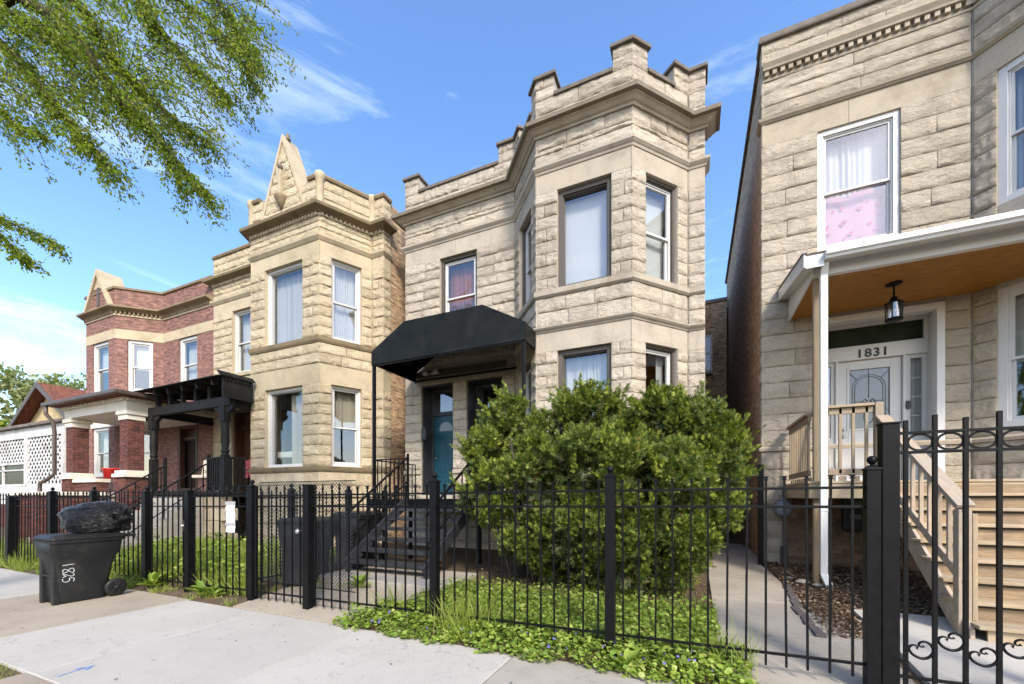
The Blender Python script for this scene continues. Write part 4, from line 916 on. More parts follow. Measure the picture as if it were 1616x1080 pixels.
def chair(name, label, x, y, z, rot, cm):
    t = thing(name, label, 'chair', (x, y, z))
    c, s = math.cos(rot), math.sin(rot)
    def T(p): return (x + p[0] * c - p[1] * s, y + p[0] * s + p[1] * c, z + p[2])
    for sx in (-1, 1):
        m = MB(); m.tube([T((sx * 0.27, -0.24, 0)), T((sx * 0.27, -0.26, 0.60)), T((sx * 0.27, -0.20, 0.64)), T((sx * 0.27, 0.26, 0.64))], 0.012, 6); m.build('arm_frame', IRON, t)
        m = MB(); m.tube([T((sx * 0.25, 0.24, 0)), T((sx * 0.25, 0.22, 0.42)), T((sx * 0.25, 0.36, 0.98))], 0.012, 6); m.build('leg', IRON, t)
    m = MB(); m.hexa([T(p) for p in ((-0.26, -0.27, 0.40), (0.26, -0.27, 0.40), (0.26, 0.22, 0.38), (-0.26, 0.22, 0.38), (-0.26, -0.27, 0.50), (0.26, -0.27, 0.50), (0.26, 0.22, 0.48), (-0.26, 0.22, 0.48))]); m.build('seat_cushion', cm, t, 0.03)
    m = MB(); m.hexa([T(p) for p in ((-0.26, 0.14, 0.48), (0.26, 0.14, 0.48), (0.26, 0.24, 0.48), (-0.26, 0.24, 0.48), (-0.26, 0.26, 0.98), (0.26, 0.26, 0.98), (0.26, 0.36, 0.98), (-0.26, 0.36, 0.98))]); m.build('back_cushion', cm, t, 0.03)
chair('patio_chair', 'patio chair with beige cushions on the black timber porch', -13.35, 7.6, 1.56, 0.5, CUSH)
chair('patio_chair', 'patio chair with red striped cushion by the dark porch door', -11.9, 8.15, 1.56, 1.2, STRIPE)

# ================================================================== red brick house
C = [(-21.93, 8.7), (-20.96, 7.73), (-18.90, 7.73), (-17.87, 8.7), (-14.92, 8.7)]
hC = thing('brick_house', 'red brick house with small pointed gable and cream stone band', 'house', (-18.4, 10, 0.2))
FC = [Frame(a, b) for a, b in zip(C, C[1:])]
opC = [[(0.3, 1.05, 5.2, 7.08)], [(0.46, 1.63, 5.2, 7.08), (0.46, 1.63, 2.15, 3.95)], [(0.36, 1.10, 5.2, 7.08), (0.36, 1.10, 2.15, 3.95)], [(0.97, 2.05, 5.2, 7.08), (0.95, 2.1, 1.6, 3.95)]]
wc = MB()
def panel(mb, F, z0, z1, ops, n0=-0.28, n1=0.0):
    ss = sorted({0.0, F.L} | {o[0] for o in ops} | {o[1] for o in ops})
    for a, b in zip(ss, ss[1:]):
        mid = (a + b) / 2; z = z0
        for c0, c1 in sorted((o[2], o[3]) for o in ops if o[0] < mid < o[1]):
            if c0 > z: mb.fbox(F, a, b, n0, n1, z, c0)
            z = c1
        if z1 > z: mb.fbox(F, a, b, n0, n1, z, z1)
for F, o in zip(FC, opC): panel(wc, F, 0.0, 8.85, o)
wC = wc.build('wall', BRICK_RED, hC)
m = MB(); sweep(m, C, [(-0.02, 7.08), (0.012, 7.08), (0.012, 7.42), (-0.02, 7.42)]); m.build('stone_band', SMOOTH_Y, hC)
m = MB(); sweep(m, C[1:], [(-0.02, 3.95), (0.012, 3.95), (0.012, 4.3), (-0.02, 4.3)]); m.build('stone_band', CREAM, hC)
m = MB(); sweep(m, C, [(-0.02, 5.03), (0.06, 5.04), (0.07, 5.18), (-0.12, 5.2)]); m.build('sill_course', CREAM, hC)
Cx = [(-21.93, 9.0)] + C
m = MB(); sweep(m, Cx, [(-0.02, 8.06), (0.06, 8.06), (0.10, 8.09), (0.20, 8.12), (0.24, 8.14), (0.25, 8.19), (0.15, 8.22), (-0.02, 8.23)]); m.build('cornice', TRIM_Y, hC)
dm = MB()
for F in FC:
    n = int(F.L / 0.12)
    for i in range(n): dm.fbox(F, (i + 0.25) * F.L / n, (i + 0.72) * F.L / n, -0.01, 0.08, 7.96, 8.055)
tag(dm.build('dentils', TRIM_Y, hC), kind='stuff')
m = MB(); sweep(m, C, [(-0.02, 7.90), (0.03, 7.90), (0.04, 7.96), (-0.02, 7.96)]); m.build('dentil_bed', SMOOTH_Y, hC)
m = MB(); sweep(m, C, [(0.05, 8.85), (0.06, 8.92), (-0.32, 8.93), (-0.32, 8.85)]); m.build('coping', TRIM_Y, hC)
gx2 = -19.93
m = MB(); m.plate([(gx2 - 0.86, 7.70, 8.22), (gx2 + 0.86, 7.70, 8.22), (gx2, 7.70, 9.55)], (0, 0.5, 0)); m.build('gable', BRICK_RED, hC)
m = MB(); m.plate([(gx2 - 0.34, 7.675, 9.02), (gx2 + 0.34, 7.675, 9.02), (gx2, 7.675, 9.55)], (0, 0.1, 0)); m.build('gable_stone', SMOOTH_Y, hC)
for sgn in (-1, 1):
    m = MB(); m.plate([(gx2 + sgn * 0.99, 7.60, 8.22), (gx2 + sgn * 0.85, 7.60, 8.22), (gx2, 7.60, 9.50), (gx2, 7.60, 9.74)], (0, 0.75, 0)); m.build('gable_coping', SMOOTH_Y, hC, 0.008)
m = MB(); m.box(gx2 - 0.07, gx2 + 0.07, 7.66, 7.75, 8.4, 9.06); m.build('gable_slot', BROWN_FR, hC)
body(hC, C, 24, 8.85, BRICK_COM, 8.1)
for F, o, sd in zip(FC, opC, range(4)):
    window(hC, F, *o[0], rec=0.05, fw=0.10, dress='half_blind' if sd in (1, 2) else 'curtain', seed=30 + sd)
window(hC, FC[1], *opC[1][1], rec=0.05, fw=0.10, dress='curtain', seed=36); window(hC, FC[2], *opC[2][1], rec=0.05, fw=0.08, dress='curtain', seed=37)
F3 = FC[3]; dC = MB(); ring(dC, F3, 0.95, 2.1, 1.6, 3.95, 0.12, -0.3, 0.02); dC.fbox(F3, 1.07, 1.98, -0.29, -0.2, 1.6, 3.83); dC.fbox(F3, 1.07, 1.98, -0.2, -0.1, 3.45, 3.55)
dd = dC.build('door', WOODDK, hC, 0.005)
m = MB(); ring(m, F3, 1.09, 1.96, 1.62, 3.43, 0.05, -0.16, -0.12)
for i in range(7): m.fbox(F3, 1.2 + i * 0.11, 1.215 + i * 0.11, -0.15, -0.13, 1.65, 3.4)
m.build('security_grille', IRON, dd)
# its porch: brick piers, entablature, brown gutter
pC = thing('porch', 'brick and cream porch with flat hipped roof before the red house', 'porch', (-16.8, 7.2, 0.2))
QX0, QX1, QY0 = -18.72, -14.88, 6.30
m = MB(); m.box(QX0 + 0.06, QX1 - 0.06, QY0 + 0.06, 8.66, 3.93, 4.22); m.build('entablature', CREAM, pC, 0.01)
m = MB(); m.box(QX0 + 0.02, QX1 - 0.02, QY0 + 0.02, 8.65, 4.221, 4.29); m.build('frieze', CREAM, pC, 0.008)
dm = MB()
for i in range(30): x = QX0 + 0.06 + i * 0.127; dm.box(x, x + 0.06, QY0 - 0.03, QY0 + 0.03, 4.195, 4.285)
for i in range(18): y = QY0 + 0.05 + i * 0.127; dm.box(QX1 - 0.03, QX1 + 0.03, y, y + 0.06, 4.195, 4.285)
tag(dm.build('dentils', CREAM, pC), kind='stuff')
m = MB(); m.hexa([(QX0 - 0.25, QY0 - 0.25, 4.30), (QX1 + 0.25, QY0 - 0.25, 4.30), (QX1 + 0.25, 8.64, 4.30), (QX0 - 0.25, 8.64, 4.30), (QX0 + 0.5, QY0 + 0.6, 4.56), (QX1 - 0.5, QY0 + 0.6, 4.56), (QX1 - 0.5, 8.64, 4.56), (QX0 + 0.5, 8.64, 4.56)]); m.build('porch_roof', SHING, pC)
m = MB(); m.box(QX0 - 0.32, QX1 + 0.32, QY0 - 0.36, QY0 - 0.252, 4.29, 4.40); m.box(QX1 + 0.252, QX1 + 0.34, QY0 - 0.252, 8.6, 4.29, 4.40); m.build('gutter', GUTTER, pC, 0.02)
m = MB(); gxx = QX0 - 0.12; m.tube([(gxx, 6.0, 4.3), (gxx, 6.0, 4.05), (gxx + 0.06, 6.14, 3.8), (gxx + 0.1, 6.16, 3.5), (gxx + 0.1, 6.16, 2.15), (gxx - 0.04, 6.05, 1.98), (gxx - 0.26, 5.95, 1.85), (gxx - 0.28, 5.95, 1.55), (gxx - 0.05, 5.95, 1.42)], 0.055, 8); m.build('downspout', GUTTER, pC)
for x0 in (QX0 + 0.06, QX1 - 0.5):
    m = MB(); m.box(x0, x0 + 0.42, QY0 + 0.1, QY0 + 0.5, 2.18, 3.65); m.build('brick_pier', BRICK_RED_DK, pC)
    m = MB(); m.box(x0 - 0.03, x0 + 0.45, QY0 + 0.07, QY0 + 0.53, 3.65, 3.80); m.box(x0 - 0.07, x0 + 0.49, QY0 + 0.03, QY0 + 0.57, 3.80, 3.928); m.build('capital', CREAM, pC, 0.015)
    m = MB(); m.box(x0 - 0.09, x0 + 0.51, QY0 + 0.01, QY0 + 0.59, 2.08, 2.18); m.box(x0 - 0.14, x0 + 0.56, QY0 - 0.04, QY0 + 0.62, 1.98, 2.08); m.build('pier_base', CREAM, pC, 0.012)
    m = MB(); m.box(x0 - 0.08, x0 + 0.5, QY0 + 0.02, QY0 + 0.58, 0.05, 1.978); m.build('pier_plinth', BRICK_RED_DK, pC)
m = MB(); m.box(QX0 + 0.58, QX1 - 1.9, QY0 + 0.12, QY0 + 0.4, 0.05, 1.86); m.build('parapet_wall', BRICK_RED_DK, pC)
m = MB(); m.box(QX0 + 0.57, QX1 - 1.86, QY0 + 0.06, QY0 + 0.46, 1.862, 1.97); m.build('parapet_cap', CREAM, pC, 0.012)
m = MB(); m.box(QX0 + 0.05, QX1 - 0.02, QY0 + 0.42, 8.64, 1.42, 1.55); m.build('porch_floor', CONC_OLD, pC, 0.01)
for x in (-17.5, -16.1):
    m = MB(); m.box(x - 0.16, x + 0.16, 4.9, QY0 + 0.05, 0.0, 1.45); m.build('stair_wall', BRICK_RED_DK, pC)
    m = MB(); m.box(x - 0.22, x + 0.22, 4.85, QY0 + 0.04, 1.451, 1.55); m.build('stair_wall_cap', CREAM, pC, 0.01)
for i in range(8): MB().box(-17.33, -16.27, 4.95 + i * 0.19, QY0 + 0.4, -0.1 + i * 0.18, 0.08 + i * 0.18).build('step', CONC_OLD, pC, 0.01)
pt = MB(); c = at(168, 766, 6.45); pt.lathe([(0.20, 0), (0.24, 0.26), (0.26, 0.27), (0.26, 0.30), (0.22, 0.30), (0.20, 0.2)], (c.x, 6.6, 1.975), 18)
tag(pt.build('planter', RED), 'bright red round planter on the red house porch wall', 'planter')

# ================================================================== low frame house with lattice porch, far left
hD = thing('frame_house', 'low frame house with brown gable roof and white lattice porch at far left', 'house', (-27, 10, 0.2))
GX, GP, GS = -28.3, 6.74, 0.60
m = MB(); m.box(GX - 3.6, -24.7, 9.2, 20, 0.1, 4.4); m.build('wall', PEEL, hD)
m = MB(); m.plate([(GX - 3.9, 9.22, GP - 0.12 - 3.9 * GS), (GX + 3.9, 9.22, GP - 0.12 - 3.9 * GS), (GX, 9.22, GP - 0.12)], (0, 0.3, 0)); m.build('gable_wall', YELLOWSTUC, hD)
for sgn in (-1, 1):
    xe = GX + sgn * 4.15; ze = GP - 4.15 * GS
    m = MB(); m.plate([(GX, 8.72, GP), (xe, 8.72, ze), (xe, 20, ze), (GX, 20, GP)], (0, 0, 0.09)); m.build('roof', SHING, hD)
    m = MB(); m.plate([(GX, 8.67, GP - 0.16), (xe, 8.67, ze - 0.16), (xe, 8.67, ze + 0.09), (GX, 8.67, GP + 0.09)], (0, 0.045, 0)); m.build('barge_board', BROWN_FR, hD)
m = MB(); m.hexa([(-33, 7.35, 4.28), (-22.0, 7.35, 4.28), (-22.0, 9.19, 4.30), (-33, 9.19, 4.30), (-33, 7.35, 4.40), (-22.0, 7.35, 4.40), (-22.0, 9.19, 4.62), (-33, 9.19, 4.62)]); m.build('porch_roof', SHING_GR, hD)
m = MB(); m.box(-33, -22.1, 7.5, 7.58, 3.85, 4.275); m.build('porch_fascia', PEEL, hD, 0.01)
# lattice: crossing laths, window opening at left
Lx0, Lx1, Lz0, Lz1 = -31.0, -22.15, 1.95, 3.85
la = MB()
def lat(dirn, y):
    stp = 0.30; n = int((Lx1 - Lx0 + 3.8) / stp)
    for i in range(n):
        x = Lx0 - 1.9 + i * stp
        pts = []
        for k in range(2):
            z = (Lz0, Lz1)[k]; pts.append([x + (z - Lz0) * dirn + (1.9 if dirn < 0 else 0), z])
        (xa, za), (xb, zb) = pts
        def clip(lo, hi):
            nonlocal xa, za, xb, zb
        lo, hi = 0.0, 1.0
        for bound, sg in ((Lx0, 1), (Lx1, -1)):
            da, db_ = (xa - bound) * sg, (xb - bound) * sg
            if da < 0 and db_ < 0: lo = 2
            elif da < 0: lo = max(lo, da / (da - db_))
            elif db_ < 0: hi = min(hi, da / (da - db_))
        if lo >= hi: continue
        A_ = (xa + (xb - xa) * lo, y, za + (zb - za) * lo); B_ = (xa + (xb - xa) * hi, y, za + (zb - za) * hi)
        segs = [(A_, B_)]
        out = []
        wx0, wx1, wz1 = -30.0, -25.4, 2.85
        for p, q in segs:
            n_ = 14; run = None
            for j in range(n_):
                a = [p[t] + (q[t] - p[t]) * j / n_ for t in range(3)]; b = [p[t] + (q[t] - p[t]) * (j + 1) / n_ for t in range(3)]
                mx_, mz_ = (a[0] + b[0]) / 2, (a[2] + b[2]) / 2
                if wx0 < mx_ < wx1 and mz_ < wz1:
                    if run: out.append(run); run = None
                else: run = (run[0], b) if run else (a, b)
            if run: out.append(run)
        for p, q in out: la.bar(p, q, 0.085, 0.008, (0, 1, 0))
lat(1, 7.54); lat(-1, 7.552)
tag(la.build('lattice', PEEL, hD), kind='stuff')
m = MB(); ring(m, Frame((-30.0, 7.53), (-25.4, 7.53)), 0, 4.6, 1.85, 2.88, 0.1, -0.05, 0.05); m.box(-27.75, -27.65, 7.5, 7.58, 1.95, 2.78); m.box(-29.9, -25.5, 7.5, 7.575, 2.52, 2.57); m.build('porch_window', PEEL, hD)
MB().add([(-29.9, 7.56, 1.95), (-25.5, 7.56, 1.95), (-25.5, 7.56, 2.78), (-29.9, 7.56, 2.78)], [(0, 1, 2, 3)]).build('pane', PANEDARK, hD, fix=False)
m = MB(); m.box(-33, -22.0, 7.5, 7.6, 1.1, 1.85); m.box(-25.4, -22.15, 7.5, 7.6, 1.85, 1.94); m.build('porch_wall', PEEL, hD, 0.01)
m = MB(); m.box(-31, -22.0, 7.5, 8.9, 0.1, 1.1); m.build('porch_base', BRICK_RED_DK, hD)
for x in (-31.1, -25.4, -22.15): MB().box(x, x + 0.14, 7.46, 7.6, 1.86, 3.84).build('corner_board', PEEL, hD, 0.006)
m = MB(); m.box(-33, -22.2, 8.9, 9.0, 1.1, 4.27); m.build('porch_back', DARKROOM, hD)

# ================================================================== right hand house, number 1831
D = [(1.17, 9.16), (1.17, 8.9), (4.025, 8.9), (4.90, 8.03), (6.7, 8.03), (7.57, 8.9), (8.3, 8.9)]
hR = thing('stone_house', 'pale limestone house number 1831 with white porch roof and pine steps', 'house', (4.7, 10, 0.2))
FD = [Frame(a, b) for a, b in zip(D, D[1:])]
SR, WR, LR, FRr, RRr, ER = FD
coursesR = div(0.08, 1.56, 5) + div(1.56, 2.25, 2) + [(2.25, 2.33, None)] + div(2.33, 7.90, 19) + [(7.90, 8.31, 'smooth'), (8.31, 8.40, None)] + div(8.40, 9.09, 3) + [(9.09, 9.40, None)] + div(9.40, 9.80, 2)
opR = [[], [(0.846, 1.985, 5.76, 7.90), (0.86, 2.53, 1.60, 4.56), (0.32, 2.855, 0.0, 1.56)],
       [(0.274, 1.05, 5.83, 7.90), (0.274, 1.05, 2.45, 4.56)], [(0.35, 1.45, 5.83, 7.90), (0.35, 1.45, 2.45, 4.56)], [], []]
extR = [(0, 0.02), (0.02, -0.02), (-0.02, 0.02), (0.02, 0.02), (0.02, -0.02), (0, 0)]
swR = StoneWall(hR, STONE_R, SMOOTH_R, MORTAR_R, 3)
for F, op, ex in zip(FD, opR, extR): swR.face(F, coursesR, op, ex, minlen=0.7, maxlen=1.4)
swR.finish()
m = MB(); sweep(m, D, [(-0.02, 8.31), (0.025, 8.31), (0.045, 8.335), (0.06, 8.345), (0.075, 8.39), (0.03, 8.405), (-0.02, 8.405)]); m.build('belt_course', SMOOTH_R, hR)
m = MB(); sweep(m, D, [(-0.02, 2.25), (0.05, 2.25), (0.06, 2.30), (0.02, 2.335), (-0.02, 2.335)]); m.build('belt_course', SMOOTH_R, hR)
m = MB(); sweep(m, D[1:], [(-0.02, 9.24), (0.10, 9.24), (0.11, 9.27), (0.13, 9.30), (0.15, 9.33), (0.155, 9.385), (0.10, 9.405), (-0.02, 9.405)]); m.build('cornice', SMOOTH_R, hR)
m = MB(); sweep(m, D[1:], [(-0.02, 9.09), (0.025, 9.09), (0.035, 9.13), (-0.02, 9.13)]); m.build('dentil_bed', SMOOTH_R, hR)
m = MB(); sweep(m, D[1:], [(-0.02, 9.131), (0.012, 9.131), (0.012, 9.239), (-0.02, 9.239)]); m.build('dentil_ground', SMOOTH_R, hR)
for F in (WR, LR, FRr):
    n = int(F.L / 0.122)
    for i in range(n): MB().fbox(F, (i + 0.22) * F.L / n, (i + 0.78) * F.L / n, 0.0, 0.075, 9.15, 9.238).build('dentil', SMOOTH_R, hR, 0.006)
m = MB(); sweep(m, D, [(-0.3, 9.80), (0.06, 9.80), (0.07, 9.83), (0.05, 9.93), (-0.3, 9.94)]); m.build('coping', CAP_G, hR, 0.006)
# side and rear: brown brick wall with tile coping
MB().box(1.185, 1.47, 9.17, 18.2, 0.0, 9.78).build('side_wall', BRICK_BRN, hR)
for i in range(14): MB().box(1.12, 1.52, 9.18 + i * 0.645, 9.81 + i * 0.645, 9.782, 9.85 + 0.012 * (i % 2)).build('coping_tile', CAP_G, hR, 0.008)
MB().box(8.0, 8.28, 9.17, 18.2, 0, 9.78).build('side_wall', BRICK_BRN, hR); MB().box(1.47, 8.0, 17.9, 18.19, 0, 9.7).build('back_wall', BRICK_BRN, hR)
pr = [(1.45, 9.15), (1.47, 9.14), (4.0, 9.14), (4.95, 8.3), (6.65, 8.3), (7.5, 9.14), (8.0, 9.14), (8.0, 17.9), (1.45, 17.9)]
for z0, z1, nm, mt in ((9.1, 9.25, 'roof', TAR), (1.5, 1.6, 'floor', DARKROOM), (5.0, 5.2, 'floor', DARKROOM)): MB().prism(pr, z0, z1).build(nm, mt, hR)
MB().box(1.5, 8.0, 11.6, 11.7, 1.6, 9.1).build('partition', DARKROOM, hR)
window(hR, WR, *opR[1][0], rec=0.03, fw=0.085, dress='pink', seed=41)
window(hR, LR, *opR[2][0], rec=0.03, fw=0.10, dress='curtain', seed=42); window(hR, LR, *opR[2][1], rec=0.03, fw=0.10, dress='half_blind', seed=43)
window(hR, FRr, *opR[3][0], rec=0.03, fw=0.10, dress='curtain', seed=44); window(hR, FRr, *opR[3][1], rec=0.03, fw=0.10, dress='curtain', seed=45)
# basement brick under the deck: each brick in view a piece
bw = MB(); bw.fbox(WR, 0.32, 2.855, -0.28, -0.03, 0.0, 1.56); bw = bw.build('basement_wall', plain('dark_mortar', (0.16, 0.13, 0.10), 0.95, 0.2, 20), hR)
unit = MB(); unit.box(0, 1, 0, 0.05, 0, 1); bme = unit.mesh('brick'); bme.materials.append(BRICK_ONE)
bm = bmesh.new(); bm.from_mesh(bme); bmesh.ops.recalc_face_normals(bm, faces=bm.faces); bm.to_mesh(bme); bm.free()
for r_ in range(18):
    z = 0.10 + r_ * 0.079; a = 0.33 - (0.11 if r_ % 2 else 0)
    while a < 2.2:
        a0 = max(a, 0.33); L = a + 0.212 - a0
        if L > 0.03:
            o = WR.pt(a0, -0.012 + random.uniform(-0.004, 0.004), z); T = WR.T
            M4 = Matrix(((T.x * L, 0, 0, o[0]), (T.y * L, 1, 0, o[1]), (0, 0, 0.068, o[2]), (0, 0, 0, 1)))
            mobj('brick', bme, bw, M4)
        a += 0.222
# door assembly in a white panelled recess
en = MB(); a0, a1, z0, z1 = opR[1][1]; z0 = 1.63
ring(en, WR, a0 - 0.0, a1, z0, z1, 0.10, -0.12, 0.035, 0.01); en.fbox(WR, a0, a0 + 0.06, -0.42, -0.12, z0, z1); en.fbox(WR, a1 - 0.06, a1, -0.42, -0.12, z0, z1); en.fbox(WR, a0 + 0.06, a1 - 0.06, -0.42, -0.12, z1 - 0.06, z1)
en.fbox(WR, a0 + 0.06, a1 - 0.06, -0.46, -0.32, 3.86, 4.06)
ring(en, WR, a0 + 0.06, a1 - 0.06, 4.06, z1 - 0.06, 0.05, -0.44, -0.33)
en = en.build('entrance_surround', CREAM, hR, 0.006)
en.data.materials[0] = WHITE
MB().add([WR.pt(a0 + 0.1, -0.39, 4.08), WR.pt(a1 - 0.1, -0.39, 4.08), WR.pt(a1 - 0.1, -0.39, 4.48), WR.pt(a0 + 0.1, -0.39, 4.48)], [(0, 1, 2, 3)]).build('transom_pane', PANEDARK, en, fix=False)
dc = 2.865 - 1.17; dw = 0.445; n0 = -0.40
for sgn in (-1, 1):
    m = MB(); e0, e1 = sorted((dc + sgn * (dw + 0.005), dc + sgn * (dw + 0.055))); m.fbox(WR, e0, e1, -0.46, -0.34, z0, 3.86)
    s0, s1 = sorted((dc + sgn * (dw + 0.055), (a1 - 0.06) if sgn > 0 else (a0 + 0.06)))
    ring(m, WR, s0, s1, z0, 3.86, 0.06, -0.45, -0.38, 0.85)
    sl = m.build('side_light', WHITE, en, 0.004)
    MB().add([WR.pt(s0 + 0.05, -0.415, z0 + 0.8), WR.pt(s1 - 0.05, -0.415, z0 + 0.8), WR.pt(s1 - 0.05, -0.415, 3.81), WR.pt(s0 + 0.05, -0.415, 3.81)], [(0, 1, 2, 3)]).build('pane', GLASS, sl, fix=False)
    for i in range(1, 4): MB().fbox(WR, s0 + 0.055, s1 - 0.055, -0.412, -0.40, z0 + 0.85 + i * 0.325, z0 + 0.862 + i * 0.325).build('muntin', WHITE, sl)
    folds(WR, s0 + 0.05, s1 - 0.05, z0 + 0.8, 3.82, -0.50, 0.012, 0.06, 3).build('curtain', CURT, sl, fix=False)
m = MB(); g0, g1, gz0, gz1 = dc - 0.30, dc + 0.30, 2.62, 3.66
ring(m, WR, dc - dw, dc + dw, z0 + 0.01, 3.855, 0.145, n0 - 0.045, n0, 0.20); m.fbox(WR, dc - dw + 0.145, dc + dw - 0.145, n0 - 0.045, n0 - 0.0, z0 + 0.21, gz0)
dr = m.build('door', WHITE, hR, 0.004)
MB().add([WR.pt(g0, n0 - 0.02, gz0), WR.pt(g1, n0 - 0.02, gz0), WR.pt(g1, n0 - 0.02, gz1 + 0.06), WR.pt(g0, n0 - 0.02, gz1 + 0.06)], [(0, 1, 2, 3)]).build('leaded_pane', FROST, dr, fix=False)
m = MB(); ring(m, WR, g0 - 0.02, g1 + 0.02, gz0 - 0.02, gz1 + 0.07, 0.035, n0 - 0.01, n0 + 0.014); m.build('pane_frame', WHITE, dr, 0.004)
m = MB(); cz = 3.36
def ln(*pts, r=0.0045): m.tube([WR.pt(dc + p[0], n0 - 0.012, p[1]) for p in pts], r, 5)
for rr_ in (0.235, 0.20): ln((-rr_, gz0), (-rr_, cz), *[(-rr_ * math.cos(t), cz + rr_ * 1.0 * math.sin(t)) for t in [math.pi * i / 14 for i in range(15)]], (rr_, gz0))
ln((0, cz + 0.2), (0, gz1 + 0.06)); ln((-0.2, 3.12), (-0.1, 3.12)); ln((0.1, 3.12), (0.2, 3.12)); ln((-0.2, 3.05), (-0.08, 3.04)); ln((0.08, 3.04), (0.2, 3.05)); ln((-0.17, 3.52), (-0.29, 3.66)); ln((0.17, 3.52), (0.29, 3.66))
ln((0, cz + 0.2), (0, 3.18)); ln((-0.29, 2.95), (-0.235, 2.95)); ln((0.235, 2.95), (0.29, 2.95))
for sg in (-1, 1):
    ln(*[(sg * (0.07 * math.sin(t)), 2.86 + 0.13 * math.cos(t)) for t in [math.pi * i / 10 for i in range(11)]], r=0.007)
    ln(*[(sg * (0.02 + 0.10 * t), 3.12 + 0.04 * math.sin(t * 5)) for t in [i / 8 for i in range(9)]], r=0.009)
    ln((sg * 0.03, 3.0), (sg * 0.06, 3.08), (sg * 0.02, 3.14), r=0.009)
m.build('lead_work', LEAD, dr)
for z, r in ((2.62, 0.024), (2.50, 0.030)):
    m = MB(); m.lathe([(r, 0.0), (r, -0.015), (r * 0.6, -0.02), (r * 0.9, -0.05), (r * 0.5, -0.065)], WR.pt(dc - dw + 0.07, n0, z), 12, 'y'); m.build('door_knob', STEEL, dr)
def text(s, size, mat, name, parent, M4, ext=0.006):
    cu = bpy.data.curves.new(name, 'FONT'); cu.body = s; cu.size = size; cu.extrude = ext; cu.align_x = 'CENTER'; cu.offset = size * 0.022
    cu.space_character = 1.15
    tmp = bpy.data.objects.new('tmp', cu); COL.objects.link(tmp)
    bpy.context.view_layer.update(); dg = bpy.context.evaluated_depsgraph_get()
    me = bpy.data.meshes.new_from_object(tmp.evaluated_get(dg)); bpy.data.objects.remove(tmp)
    me.name = name; me.materials.clear(); me.materials.append(mat)
    return mobj(name, me, parent, M4)
o = WR.pt(dc + 0.02, -0.316, 3.89)
text('1831', 0.205, NUMB, 'house_number', en, Matrix.Translation(o) @ Matrix.Rotation(R(90), 4, 'X'))
m = MB(); m.fbox(WR, dc + dw + 0.035, dc + dw + 0.095, -0.34, -0.31, 2.92, 3.06); bl = m.build('doorbell', NUMB, en, 0.006)
# porch: roof, deck, pine steps
pR = thing('porch', 'pine porch with white gutter roof before house 1831', 'porch', (3.0, 7.9, 0.1))
def roof_z(y): return 4.80 + (y - 7.0) * 0.19
m = MB(); m.plate([(1.44, 6.98, roof_z(6.98)), (6.6, 6.98, roof_z(6.98)), (6.6, 7.98, roof_z(7.98)), (4.95, 7.98, roof_z(7.98)), (4.05, 8.86, roof_z(8.86)), (1.44, 8.86, roof_z(8.86))], (0, 0, 0.03)); m.build('porch_roof', SHING_GR, pR)
m = MB(); m.plate([(1.60, 7.30, 4.62), (6.5, 7.30, 4.62), (6.5, 7.99, 4.62), (4.93, 7.99, 4.62), (4.02, 8.868, 4.62), (1.60, 8.868, 4.62)], (0, 0, 0.015)); m.build('plywood_ceiling', PLY, pR)
m = MB(); m.box(1.575, 6.5, 7.21, 7.298, 4.59, 4.77); m.build('front_fascia', ALUM, pR, 0.004)
m = MB(); m.box(1.44, 6.6, 7.0, 7.209, 4.752, 4.768); m.build('soffit', ALUM, pR)
m = MB(); sweep(m, [(1.66, 6.99), (6.6, 6.99)], [(-0.004, 4.69), (0.06, 4.69), (0.075, 4.72), (0.10, 4.735), (0.105, 4.80), (0.09, 4.81), (0.085, 4.80), (-0.004, 4.80)]); m.build('gutter', ALUM, pR, 0.003)
m = MB(); m.plate([(1.42, 6.98, roof_z(6.98) - 0.16), (1.42, 8.88, roof_z(8.88) - 0.16), (1.42, 8.88, roof_z(8.88) + 0.035), (1.42, 6.98, roof_z(6.98) + 0.035)], (0.025, 0, 0)); m.build('rake_board', ALUM, pR, 0.003)
m = MB(); m.plate([(1.445, 7.0, roof_z(7.0) - 0.15), (1.445, 8.87, roof_z(8.87) - 0.15), (1.575, 8.87, roof_z(8.87) - 0.15), (1.575, 7.0, roof_z(7.0) - 0.15)], (0, 0, 0.01)); m.build('rake_soffit', ALUM, pR)
m = MB(); m.plate([(1.575, 7.30, 4.59), (1.575, 8.87, 4.59), (1.575, 8.87, roof_z(8.87) - 0.14), (1.575, 7.30, roof_z(7.3) - 0.14)], (0.025, 0, 0)); m.build('side_fascia', ALUM, pR, 0.003)
m = MB(); m.box(1.445, 1.66, 6.985, 7.0, 4.62, 4.83); m.build('corner_return', ALUM, pR, 0.003)
m = MB(); m.plate([(1.40, 6.96, roof_z(6.96) + 0.036), (1.40, 8.88, roof_z(8.88) + 0.036), (1.46, 8.88, roof_z(8.88) + 0.036), (1.46, 6.96, roof_z(6.96) + 0.036)], (0, 0, 0.012)); m.build('drip_edge', GREYMET, pR)
ds = MB(); x = 1.685
for (p, q) in (((x, 7.05, 4.70), (x, 7.12, 4.55)), ((x, 7.12, 4.55), (x, 7.12, 0.30)), ((x, 7.12, 0.31), (x + 0.03, 6.98, 0.17))): ds.bar(p, q, 0.088, 0.07, (0, 1, 0))
for z in (3.9, 3.0, 1.95, 1.2): ds.box(x - 0.048, x + 0.048, 7.08, 7.16, z, z + 0.02)
ds.build('downspout', ALUM, pR, 0.008)
MB().box(1.605, 1.675, 7.30, 7.37, zg(7.35) - 0.05, 4.59).build('post', WOODPOST, pR, 0.006)
MB().box(6.2, 6.31, 7.30, 7.41, zg(7.35) - 0.05, 4.59).build('post', PINE_V, pR, 0.006)
